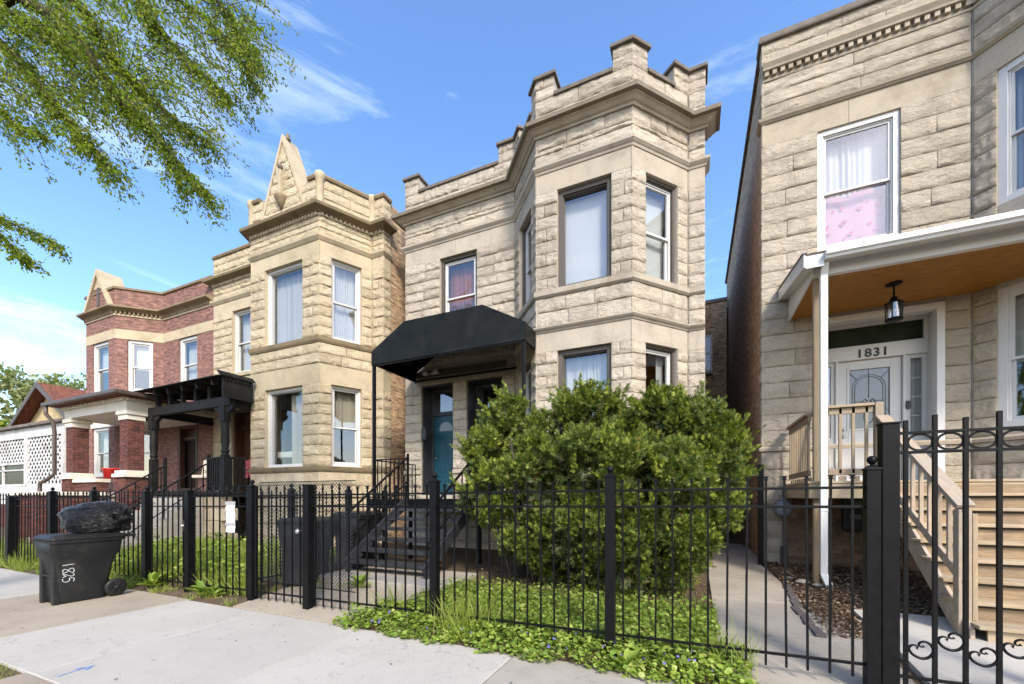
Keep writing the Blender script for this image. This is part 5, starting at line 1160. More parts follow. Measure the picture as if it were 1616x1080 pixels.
for i in range(12):
    y0 = 7.21 + i * 0.138; x1 = 6.3 if y0 < 7.85 else 4.9 - max(0, (y0 + 0.14 - 8.0)) - 0.05
    MB().box(1.52, x1, y0, y0 + 0.132, 1.598, 1.632).build('deck_board', PINE, pR, 0.004)
MB().box(1.54, 6.3, 7.225, 7.265, 1.385, 1.597).build('rim_beam', PINE, pR, 0.004); MB().box(1.535, 1.573, 7.266, 8.86, 1.385, 1.597).build('rim_beam', PINE, pR, 0.004)
# railings
def rail_run(P, Q, zt0, zt1, zb0, zb1, n, mat, cap=0.12, nm='handrail'):
    P = Vector(P); Q = Vector(Q)
    m = MB(); m.bar((P.x, P.y, zt0), (Q.x, Q.y, zt1), cap, 0.036); m.build(nm, mat, pR, 0.004)
    m = MB(); m.bar((P.x, P.y, zt0 - 0.065), (Q.x, Q.y, zt1 - 0.065), 0.036, 0.09); m.build('sub_rail', mat, pR, 0.004)
    m = MB(); m.bar((P.x, P.y, zb0), (Q.x, Q.y, zb1), 0.036, 0.09); m.build('bottom_rail', mat, pR, 0.004)
    for i in range(n):
        t = (i + 0.5) / n; x = P.x + (Q.x - P.x) * t; y = P.y + (Q.y - P.y) * t
        MB().box(x - 0.018, x + 0.018, y - 0.045 if False else y - 0.018, y + 0.018, zb0 + (zb1 - zb0) * t - 0.02, zt0 + (zt1 - zt0) * t - 0.02).build('baluster', mat, pR, 0.003)
rail_run((1.585, 8.80), (1.585, 7.42), 2.64, 2.64, 1.76, 1.76, 10, PINE_V)
rail_run((1.70, 7.32), (2.30, 7.32), 2.70, 2.70, 1.76, 1.76, 4, PINE_V)
for i in range(9): MB().box(1.59, 1.62, 7.45 + i * 0.15, 7.54 + i * 0.15, 1.633, 1.70).build('block', PINE_V, pR)
for i in range(4): MB().box(1.74 + i * 0.15, 1.83 + i * 0.15, 7.24, 7.26, 1.633, 1.70).build('block', PINE_V, pR)
MB().box(2.31, 2.40, 7.27, 7.36, 1.633, 2.72).build('newel_post', PINE_V, pR, 0.006)
MB().box(2.375, 2.475, 5.46, 5.56, zg(5.5) - 0.03, 1.28).build('newel_post', GREYWOOD, pR, 0.006)
MB().box(2.478, 2.516, 5.46, 5.56, 0.2, 1.24).build('newel_post', PINE_V, pR, 0.004)
rail_run((2.38, 7.27), (2.43, 5.46), 2.52, 1.31, 1.72, 0.55, 10, GREYWOOD, 0.14)
for i in range(1, 9):
    z = 1.632 - i * 0.1795; y = 7.21 - i * 0.236
    x0, x1 = (2.44, 4.6) if i < 8 else (2.50, 4.6)
    MB().box(x0 - 0.06, x1, y - 0.045, y + 0.115, z - 0.036, z).build('tread', PINE, pR, 0.006)
    MB().box(x0 - 0.06, x1, y + 0.12, y + 0.28, z - 0.036, z).build('tread', PINE, pR, 0.006)
    MB().box(x0 + 0.02, x1 - 0.02, y + 0.30, y + 0.31, z - 0.03, z + 0.16).build('nosing_shade_board', BROWN_FR, pR)  # dark board behind the open gap, painted shade under each nosing
    MB().box(x0, x1, y + 0.25, y + 0.268, z + 0.002, z + 0.112).build('riser', PINE_R, pR)
y8 = 7.21 - 8 * 0.236; MB().box(2.52, 4.6, y8, y8 + 0.02, zg(5.2), 0.158).build('riser', PINE, pR)
m = MB()
m.plate([(2.41, 7.20, 1.55), (2.41, 5.35, 0.14), (2.41, 5.35, 0.05), (2.41, 5.62, 0.04), (2.41, 7.20, 1.22)], (0.036, 0, 0)); m.build('stringer', GREYWOOD, pR, 0.004)
m = MB(); m.plate([(4.56, 7.20, 1.5), (4.56, 5.35, 0.14), (4.56, 5.35, 0.05), (4.56, 5.62, 0.04), (4.56, 7.20, 1.22)], (0.036, 0, 0)); m.build('stringer', GREYWOOD, pR)
# hanging lantern
lt = thing('lantern', 'black hanging lantern under the plywood porch ceiling', 'lantern', (2.76, 8.0, 4.62))
m = MB(); m.lathe([(0.10, 0), (0.10, -0.012), (0.05, -0.03), (0.012, -0.035), (0.012, -0.19)], (2.76, 8.0, 4.618), 14); m.build('ceiling_rose', IRON, lt)
m = MB(); m.lathe([(0.015, 4.43), (0.045, 4.40), (0.05, 4.36), (0.10, 4.335), (0.115, 4.32)], (2.76, 8.0, 0), 12); m.lathe([(0.105, 4.06), (0.11, 4.08), (0.105, 4.09)], (2.76, 8.0, 0), 12)
for k in range(6):
    t = k * math.pi / 3; m.bar((2.76 + 0.10 * math.cos(t), 8 + 0.10 * math.sin(t), 4.08), (2.76 + 0.10 * math.cos(t), 8 + 0.10 * math.sin(t), 4.33), 0.012)
m.build('cage', IRON, lt)
m = MB(); m.tube([(2.76, 8, 4.085), (2.76, 8, 4.325)], 0.092, 14, cap=False); m.build('glass', GLASS, lt, fix=False)
m = MB(); m.lathe([(0.012, 0), (0.012, 0.08), (0.022, 0.11), (0.02, 0.14), (0.004, 0.16)], (2.76, 8, 4.09), 10); m.build('bulb', CREAM, lt)
# meter, conduit
em = thing('electric_meter', 'grey electric meter box on the brick under the porch deck', 'meter', (2.3, 8.8, 0.9))
c = at(1352, 812, 8.8); m = MB(); m.box(c.x - 0.2, c.x + 0.2, 8.76, 8.885, c.z - 0.30, c.z + 0.32); m.build('box', IRON_DUSTY, em, 0.05)
m = MB(); m.box(c.x - 0.11, c.x + 0.11, 8.75, 8.759, c.z + 0.12, c.z + 0.24); m.box(c.x - 0.11, c.x + 0.05, 8.75, 8.759, c.z - 0.08, c.z + 0.0); m.build('dial', GREYMET, em)
gm = thing('gas_meter', 'small grey gas meter and pipe at the corner of house 1831', 'meter', (1.58, 8.8, 0.2))
c = at(1236, 803, 8.72); m = MB(); m.lathe([(0.10, -0.06), (0.15, -0.04), (0.15, 0.04), (0.10, 0.06)], (c.x, 8.72, c.z), 16, 'y'); m.build('body', GREYMET, gm)
m = MB(); m.tube([(c.x, 8.74, c.z + 0.2), (c.x, 8.74, c.z + 0.1)], 0.03, 8); m.tube([(c.x + 0.02, 8.74, c.z - 0.1), (c.x + 0.02, 8.74, 0.2)], 0.022, 8); m.build('pipe', GREYMET, gm)
m = MB(); m.box(c.x - 0.03, c.x + 0.07, 8.70, 8.80, 0.18, 0.52); m.build('sleeve', IRON_DUSTY, gm, 0.005)

# ================================================================== ground, sidewalk, walks
def structure(o): o['kind'] = 'structure'; return o
m = MB(); m.add([(-400, -300, -0.34), (400, -300, -0.34), (400, 500, -0.34), (-400, 500, -0.34)], [(0, 1, 2, 3)]); structure(m.build('ground', SOIL))
m = MB(); ys = [3.60, 3.75, 4.2, 4.6, 5.0, 5.6, 6.3, 7.2, 8.0, 8.9, 12, 30]
for y0, y1 in zip(ys, ys[1:]): m.add([(-60, y0, zg(y0) - 0.02), (12, y0, zg(y0) - 0.02), (12, y1, zg(y1) - 0.02), (-60, y1, zg(y1) - 0.02)], [(0, 1, 2, 3)])
structure(m.build('yard', SOIL))
m = MB(); m.add([(-60, -2.2, -0.19), (20, -2.2, -0.19), (20, 1.62, -0.19), (-60, 1.62, -0.19)], [(0, 1, 2, 3)]); structure(m.build('parkway', SOIL))
m = MB(); m.box(-60, 20, -2.38, -2.2, -0.33, -0.17); structure(m.build('kerb', CONC_OLD, None, 0.02))
m = MB(); m.add([(-60, -11, -0.315), (20, -11, -0.315), (20, -2.38, -0.315), (-60, -2.38, -0.315)], [(0, 1, 2, 3)]); structure(m.build('road', ASPHALT))
sw = structure(MB().box(-60, 20, 1.62, 3.72, -0.26, -0.205).build('sidewalk', CONC_TAN))
XS = [-30, -24, -18, -13.2, -9.75, -8.4, -7.04, -5.35, -3.55, -1.62, 0.02, 1.85, 3.7, 5.6, 9, 14]
matx = {-13.2: CONC, -9.75: CONC_TAN, -8.4: CONC_TAN, -1.62: CONC_OLD}
for i, (x0, x1) in enumerate(zip(XS, XS[1:])):
    mt = matx.get(x0, CONC)
    yb = 3.74 if mt is CONC else 3.79
    m = MB(); m.box(x0 + 0.006, x1 - 0.006, 1.62, yb, -0.204, -0.16 + 0.003 * (i % 3) - (0.006 if mt is CONC_TAN else 0)); m.build('slab', mt, sw, 0.008)
m = MB(); m.box(-5.47, -4.55, 0.3, 1.614, -0.21, -0.168); structure(m.build('carriage_walk', CONC_TAN, None, 0.008))
# apron and walk to the iron stair
def ramp_walk(name, xs, y0, y1, mat, dz=0.0, n=6, jit=0.0):
    w = []
    for i in range(n):
        a = y0 + (y1 - y0) * i / n; b = y0 + (y1 - y0) * (i + 1) / n
        m = MB(); za, zb = zg(a) + dz, zg(b) + dz
        g = 0.004
        xl0, xr0 = xs(a); xl1, xr1 = xs(b)
        m.hexa([(xl0, a + g, za - 0.1), (xr0, a + g, za - 0.1), (xr1, b - g, zb - 0.1), (xl1, b - g, zb - 0.1), (xl0, a + g, za), (xr0, a + g, za), (xr1, b - g, zb), (xl1, b - g, zb)])
        w.append((m, i))
    base = structure(w[0][0].build(name, mat, None, 0.006))
    for m, i in w[1:]: m.build('slab', mat, base, 0.006)
    return base
ramp_walk('front_walk', lambda y: (-6.02, -3.55 if y > 4.9 else -3.95), 3.765, 4.975, CONC_TAN, 0.002, 2)
ramp_walk('side_walk', lambda y: (0.22, 1.16 + 0.05 * math.sin(y * 2) if y > 5.1 else 1.62), 3.78, 12.0, CONC_WALK, 0.004, 7)
ramp_walk('porch_walk', lambda y: (1.70, 4.8), 3.765, 6.05, CONC, 0.035, 2)
m = MB()
my = [5.06, 5.6, 6.3, 7.2, 8.0, 8.86]
for y0, y1 in zip(my, my[1:]):
    m.add([(1.22 + 0.05 * math.sin(y0 * 2), y0, zg(y0) - 0.004), (2.6, y0, zg(y0) - 0.004), (2.6, y1, zg(y1) - 0.004), (1.22 + 0.05 * math.sin(y1 * 2), y1, zg(y1) - 0.004)], [(0, 1, 2, 3)])
m.add([(2.6, 6.06, zg(6.06) - 0.004), (5.5, 6.06, zg(6.06) - 0.004), (5.5, 8.86, zg(8.86) - 0.004), (2.6, 8.86, zg(8.86) - 0.004)], [(0, 1, 2, 3)])
structure(m.build('mulch_bed', MULCH))
ed = thing('edging', 'dark paver edging between the side walk and the mulch bed', 'edging', (1.25, 5.6, 0.0))
for i in range(7):
    y = 5.0 + i * 0.34; x = 1.19 + 0.05 * math.sin(y * 2); zz = zg(y)
    o = MB().box(-0.045, 0.05, 0.0, 0.32, -0.06, 0.03).build('paver', plain('dark_paver%d' % i, (0.085, 0.07, 0.066), 0.9, 0.2, 12, 0.004) if i == 0 else bpy.data.materials['dark_paver0'], ed, 0.008)
    o.location = (x, y, zz); o.rotation_euler = (0, 0, 0.06 * math.sin(i * 4))
# crumbled stones by the porch post
for i, (x, y, s) in enumerate(((1.46, 7.25, 0.10), (1.62, 7.12, 0.085), (1.35, 7.5, 0.06))):
    m = MB(); m.lathe([(0.3 * s, -0.2 * s), (s, 0.05), (0.9 * s, 0.5 * s), (0.4 * s, 0.8 * s)], (x, y, zg(y)), 7, smooth=False)
    tag(m.build('stone', CONC_OLD, None, 0.01), ['loose grey stone at the foot of the pine porch post, largest of three', 'loose stone beside the white downspout outlet', 'smallest loose stone in the mulch behind the porch post'][i], 'stone', 'loose stones by the porch post')
# blue survey paint on the slab
def scribble(name, pts, r, mat, z, label):
    m = MB()
    for line in pts:
        for a, b in zip(line, line[1:]):
            a, b = Vector((*a, z)), Vector((*b, z)); d = (b - a).normalized(); s = Vector((-d.y, d.x, 0)) * r
            m.add([a - s, b - s * 0.6, b + s * 0.6, a + s], [(0, 1, 2, 3)])
    return tag(m.build(name, mat, sw, fix=False), label)
def gp(u, v, z=-0.155):
    d = F_PX * (CAM_H - z) / (v - V0); dx, dy = ray(u); return (dx * d, dy * d)
scribble('paint_mark', [[gp(118, 1056), gp(136, 1054), gp(150, 1050)], [gp(124, 1058), gp(130, 1054), gp(138, 1057), gp(146, 1051)], [gp(90, 1068), gp(126, 1057)]], 0.007, BLUEP, -0.1535, 'blue spray paint mark')
# litter specks, twigs on the slabs
rr = random.Random(11)
lit = MB()
for i in range(70):
    x = rr.uniform(-9.5, 1.5); y = rr.uniform(1.8, 3.7); s = rr.uniform(0.006, 0.022); t = rr.random() * 6.28
    c, q = math.cos(t) * s, math.sin(t) * s
    lit.add([(x - c, y - q, -0.148), (x + q * 0.4, y - c * 0.4, -0.146), (x + c, y + q, -0.147), (x - q * 0.4, y + c * 0.4, -0.143)], [(0, 1, 2, 3)])
tag(lit.build('litter', BARK, None, fix=False), 'scattered dark twigs and crumbs over the sidewalk slabs', 'litter', kind='stuff')

# ================================================================== iron fences and gates
YF = 4.05
def z_top(x): return 1.468 + 0.0078 * x
def z_mid(x): return 1.315 + 0.0085 * x
def z_bot(x): return 0.082 + 0.0125 * x
def picket_mesh(kind, L=1.6, w=0.0082):
    m = MB(); m.box(-w, w, -w, w, 0, L)
    if kind == 'cap':
        m.box(-0.014, 0.014, -0.014, 0.014, L, L + 0.012); m.box(-0.010, 0.010, -0.010, 0.010, L + 0.012, L + 0.022); m.box(-0.017, 0.017, -0.017, 0.017, L + 0.022, L + 0.034)
    elif kind == 'spear':
        m.lathe([(0.011, L - 0.03), (0.016, L - 0.02), (0.011, L - 0.01), (0.009, L), (0.017, L + 0.02), (0.013, L + 0.045), (0.003, L + 0.085)], (0, 0, 0), 6, smooth=False)
    me = m.mesh('picket'); me.materials.append(IRON)
    bm = bmesh.new(); bm.from_mesh(me); bmesh.ops.recalc_face_normals(bm, faces=bm.faces); bm.to_mesh(me); bm.free()
    return me
PK_CAP, PK_SP, PK_PL = picket_mesh('cap'), picket_mesh('spear'), picket_mesh('plain', 2.0, 0.0125)
def iron_post(parent, x, y, z0, z1, w=0.046, ball=True, tilt=0.0, name='post'):
    m = MB(); m.box(-w, w, -w, w, 0, z1 - z0)
    H = z1 - z0
    m.box(-w - 0.008, w + 0.008, -w - 0.008, w + 0.008, H, H + 0.014); 
    if ball:
        m.hexa([(-w, -w, H + 0.014), (w, -w, H + 0.014), (w, w, H + 0.014), (-w, w, H + 0.014), (-0.02, -0.02, H + 0.04), (0.02, -0.02, H + 0.04), (0.02, 0.02, H + 0.04), (-0.02, 0.02, H + 0.04)])
        m.lathe([(0.016, H + 0.03), (0.013, H + 0.045), (0.026, H + 0.056), (0.034, H + 0.076), (0.030, H + 0.096), (0.015, H + 0.11)], (0, 0, 0), 12)
    o = m.build(name, IRON, parent, 0.003)
    o.location = (x, y, z0); o.rotation_euler = (0, tilt, 0)
    return o
def rails(parent, xa, xb, y=YF, dz=0.0, names=('top_rail', 'middle_rail', 'bottom_rail'), zf=None):
    for nm, f in zip(names, zf or (z_top, z_mid, z_bot)):
        m = MB(); m.bar((xa, y, f(xa) + dz), (xb, y, f(xb) + dz), 0.022, 0.022); m.build(nm, IRON, parent, 0.002)
def pickets(parent, xa, xb, n, me_f, y=YF, dz=0.0, L=1.6):
    for i in range(n):
        x = xa + (xb - xa) * (i + 0.5) / n
        o = mobj('picket', me_f(x), parent); o.location = (x, y, z_bot(x) - 0.105 + dz); o.scale = (1, 1, (z_top(x) + 0.07 - z_bot(x) + 0.105) / L)
        o.rotation_euler = (random.uniform(-0.006, 0.006), random.uniform(-0.009, 0.009), 0)
PX = [-4.84, -2.776, -0.742, 1.265]
fm = thing('iron_fence', 'black iron fence with ball topped posts in front of the yew bush', 'fence', (-1.0, YF, -0.16))
for x in PX[1:]: iron_post(fm, x, YF, -0.2, 1.60 + 0.008 * x, 0.045)
for a, b, n in ((PX[0], PX[1], 13), (PX[1], PX[2], 13), (PX[2], PX[3], 13)):
    rails(fm, a + 0.05, b - 0.046); pickets(fm, a + 0.05, b - 0.046, n, lambda x: PK_SP if x < -4.2 else PK_CAP)
gm_ = thing('iron_gate', 'black iron gate with round steel knob before the iron stair', 'gate', (-5.4, YF, -0.16))
iron_post(gm_, -6.01, YF, -0.18, 1.55, 0.05); iron_post(gm_, -4.84, YF, -0.18, 1.56, 0.055, ball=False)
rails(gm_, -5.90, -4.90); pickets(gm_, -5.90, -4.92, 6, lambda x: PK_SP)
m = MB(); m.box(-5.945, -5.905, YF - 0.02, YF + 0.02, -0.07, 1.56); m.build('stile', IRON, gm_, 0.003); m = MB(); m.box(-4.935, -4.90, YF - 0.02, YF + 0.02, -0.07, 1.5); m.build('stile', IRON, gm_, 0.003)
for x, y in ((-4.97, YF - 0.045), (-5.06, YF + 0.03)):
    m = MB(); m.lathe([(0.014, 0.03), (0.014, 0.0), (0.03, -0.012), (0.034, -0.035), (0.02, -0.05)], (x, y, 0.93), 14, 'y'); m.build('knob', STEEL, gm_)
# expanded metal screen behind gate and latch
ms = MB(); mx0, mx1, mz0, mz1 = -5.90, -4.04, 0.16, 1.62; yy = YF + 0.04
cw, ch = 0.052, 0.026
nr = int((mz1 - mz0) / ch); nc = int((mx1 - mx0) / cw)
for j in range(nr):
    for i in range(nc):
        x = mx0 + i * cw + (cw / 2 if j % 2 else 0); z = mz0 + j * ch
        for s in (-1, 1):
            a = (x, z); b = (x + s * cw / 2, z + ch); w = 0.0052
            ms.add([(a[0], yy, a[1] - w), (a[0], yy, a[1] + w), (b[0], yy, b[1] + w), (b[0], yy, b[1] - w)], [(0, 1, 2, 3)])
mesh_ = ms.build('mesh_screen', IRON_DUSTY, gm_, fix=False); mesh_['kind'] = 'stuff'; mesh_['label'] = 'fine diamond mesh screen'
MB().bar((mx0, yy, mz0), (mx1, yy, mz0), 0.012).build('screen_edge', IRON, gm_); MB().bar((mx0, yy, mz1), (mx1, yy, mz1), 0.010).build('screen_edge', IRON, gm_)
f2 = thing('iron_fence', 'black iron fence panel carrying the taped paper notice', 'fence', (-6.8, YF, -0.16))
iron_post(f2, -7.57, YF, -0.18, 1.50, 0.055, ball=False)
rails(f2, -7.51, -6.06); pickets(f2, -7.51, -6.06, 9, lambda x: PK_SP)
g2 = thing('iron_gate', 'narrow black iron gate with latch leading to the buff house steps', 'gate', (-8.2, YF, -0.16))
iron_post(g2, -8.82, YF, -0.2, 1.48, 0.06)
rails(g2, -8.74, -7.66); pickets(g2, -8.74, -7.66, 7, lambda x: PK_SP)
m = MB(); m.lathe([(0.012, 0.02), (0.022, 0.0), (0.026, -0.02), (0.012, -0.035)], (-7.70, YF - 0.03, 0.93), 10, 'y'); m.box(-7.68, -7.63, YF - 0.03, YF + 0.03, 0.85, 1.02); m.build('latch', STEEL, g2)
f3 = thing('iron_fence', 'black iron fence behind the trash cart before the red brick house', 'fence', (-11.5, YF, -0.16))
for x in (-10.66, -12.4): iron_post(f3, x, YF, -0.2, 1.5, 0.06)
for a, b, n in ((-10.6, -8.88, 11), (-12.34, -10.72, 10), (-14.3, -12.46, 12)): rails(f3, a, b); pickets(f3, a, b, n, lambda x: PK_SP)
f4 = thing('iron_fence', 'leaning black iron fence post and panel at the far left edge', 'fence', (-16, YF, -0.16))
iron_post(f4, -14.5, YF, -0.22, 1.42, 0.08, ball=False, tilt=0.07)
rails(f4, -19.5, -14.55); pickets(f4, -19.5, -14.55, 32, lambda x: PK_SP)
# dividing fence running back between the two yards
f5 = thing('iron_fence', 'black iron dividing fence running back from the gate beside the bins', 'fence', (-6.25, 5.5, -0.1))
for y in (4.89, 6.15, 7.2): iron_post(f5, -6.25, y, zg(y) - 0.05, 1.52, 0.045)
for nm, z in (('top_rail', 1.40), ('middle_rail', 1.25), ('bottom_rail', 0.12)):
    m = MB(); m.bar((-6.25, 4.12, z), (-6.25, 7.2, z), 0.022); m.build(nm, IRON, f5)
for i in range(19):
    y = 4.22 + i * 0.155; o = mobj('picket', PK_SP, f5); o.location = (-6.25, y, 0.05); o.scale = (1, 1, 0.87)
# tall gate of house 1831 with rings and scrolls
g5 = thing('iron_gate', 'tall black iron gate with ring frieze and scrolls at the right edge', 'gate', (2.0, YF, -0.16))
iron_post(g5, 1.365, YF, -0.2, 1.955, 0.052, ball=False); iron_post(g5, 2.74, YF, -0.2, 1.955, 0.052, ball=False)
BX = [1.466, 1.632, 1.80, 1.975, 2.145, 2.315, 2.485, 2.65]
for i, x in enumerate(BX):
    o = mobj('picket', PK_PL, g5); o.location = (x, YF, -0.06); o.scale = (1, 1, (2.04 + (0.03 if i % 2 else 0)) / 2.0)
for nm, z in (('top_rail', 1.885), ('ring_rail', 1.738), ('bottom_rail', 0.045)):
    m = MB(); m.bar((1.42, YF, z), (2.69, YF, z + 0.0), 0.022); m.build(nm, IRON, g5, 0.002)
edges = [1.42] + BX
for a, b in zip(edges, edges[1:]):
    if b - a < 0.1: 
        continue
    c = (a + b) / 2; w = (b - a) / 2 - 0.012
    m = MB(); pts = [(c + w * math.cos(t), YF, 1.811 + 0.060 * math.sin(t)) for t in [2 * math.pi * k / 24 for k in range(25)]]
    for p, q in zip(pts, pts[1:]): m.bar(p, q, 0.016, 0.006, (0, 1, 0))
    m.build('ring', IRON, g5)
def scroll(x0, x1, z, flip):
    m = MB(); w = x1 - x0 - 0.03; pts = []
    for k in range(14): t = k / 13; a = 3.6 * (1 - t); r = 0.018 + 0.010 * (1 - t) ** 0.5; pts.append((0.028 + r * math.cos(a + 2.9) * (0.5 + 0.5 * (1 - t) + 0.5 * t), 0.03 + r * math.sin(a + 2.9)))
    spl = [(0.045, 0.020), (0.052, 0.030), (0.044, 0.042), (0.026, 0.044), (0.010, 0.030), (0.008, 0.005), (0.03, -0.03), (0.07, -0.05), (0.105, -0.038), (0.128, -0.005), (0.13, 0.035), (0.112, 0.066), (0.085, 0.078), (0.062, 0.066), (0.058, 0.046), (0.072, 0.036), (0.084, 0.044)]
    sm = []
    for i in range(len(spl) - 1):
        p0 = spl[max(0, i - 1)]; p1 = spl[i]; p2 = spl[i + 1]; p3 = spl[min(len(spl) - 1, i + 2)]
        for s_ in range(4):
            t = s_ / 4
            sm.append(tuple(0.5 * ((2 * p1[k]) + (-p0[k] + p2[k]) * t + (2 * p0[k] - 5 * p1[k] + 4 * p2[k] - p3[k]) * t * t + (-p0[k] + 3 * p1[k] - 3 * p2[k] + p3[k]) * t ** 3) for k in range(2)))
    sm.append(spl[-1])
    sx = w / 0.122
    P = [(x0 + 0.012 + p[0] * sx, YF, z + p[1]) for p in sm]
    n = len(P); rs = [0.0045 + 0.006 * math.sin(math.pi * i / (n - 1)) for i in range(n)]; rs[0] = rs[1] = 0.011; rs[-1] = rs[-2] = 0.011
    m.tube(P, rs, 7); m.build('scroll', IRON, g5)
for i, (a, b) in enumerate(zip(BX, BX[1:])): scroll(a, b, 0.245 + (0.085 if i % 2 else 0.0), False)
# single post at the gap between the houses
gp_ = MB(); gp_.box(1.065, 1.155, 8.60, 8.69, 0.15, 1.99); tag(gp_.build('iron_post', IRON, None, 0.004), 'single black square post at the corner of house 1831', 'post')
# paper notice taped to the panel
nt_ = thing('paper_notice', 'white paper notice held with duct tape on the iron fence', 'notice', (-6.6, YF - 0.03, 0.95))
c = at(364, 816, YF - 0.02); pw, ph = 0.105, 0.235
def pf(u, v): return (c.x - pw + 2 * pw * u + 0.006 * math.sin(v * 7), YF - 0.016 - 0.012 * math.sin(v * 9 + 1) ** 2 - 0.008 * math.sin(u * 3.1), c.z - ph + 2 * ph * v)
MB().sheet(pf, 6, 16).build('sheet', PAPER, nt_, fix=False)
for z in (c.z + ph - 0.025, c.z - ph + 0.125):
    MB().box(c.x - pw - 0.01, c.x + pw + 0.015, YF - 0.032, YF - 0.029, z - 0.024, z + 0.024).build('duct_tape', TAPE, nt_)
m = MB()
for i, (w, z, h) in enumerate(((0.075, 0.15, 0.018), (0.07, 0.112, 0.006), (0.025, 0.08, 0.010), (0.02, 0.05, 0.005), (0.03, 0.0, 0.006), (0.065, -0.03, 0.004), (0.06, -0.05, 0.004))):
    k = max(3, int(w / 0.012))
    for j in range(k):
        x = c.x - w + 2 * w * j / k; m.add([(x, YF - 0.0335, c.z + z - h / 2), (x + 2 * w / k * 0.72, YF - 0.0335, c.z + z - h / 2), (x + 2 * w / k * 0.72, YF - 0.0335, c.z + z + h / 2), (x, YF - 0.0335, c.z + z + h / 2)], [(0, 1, 2, 3)])
m.build('print', INK, nt_, fix=False)

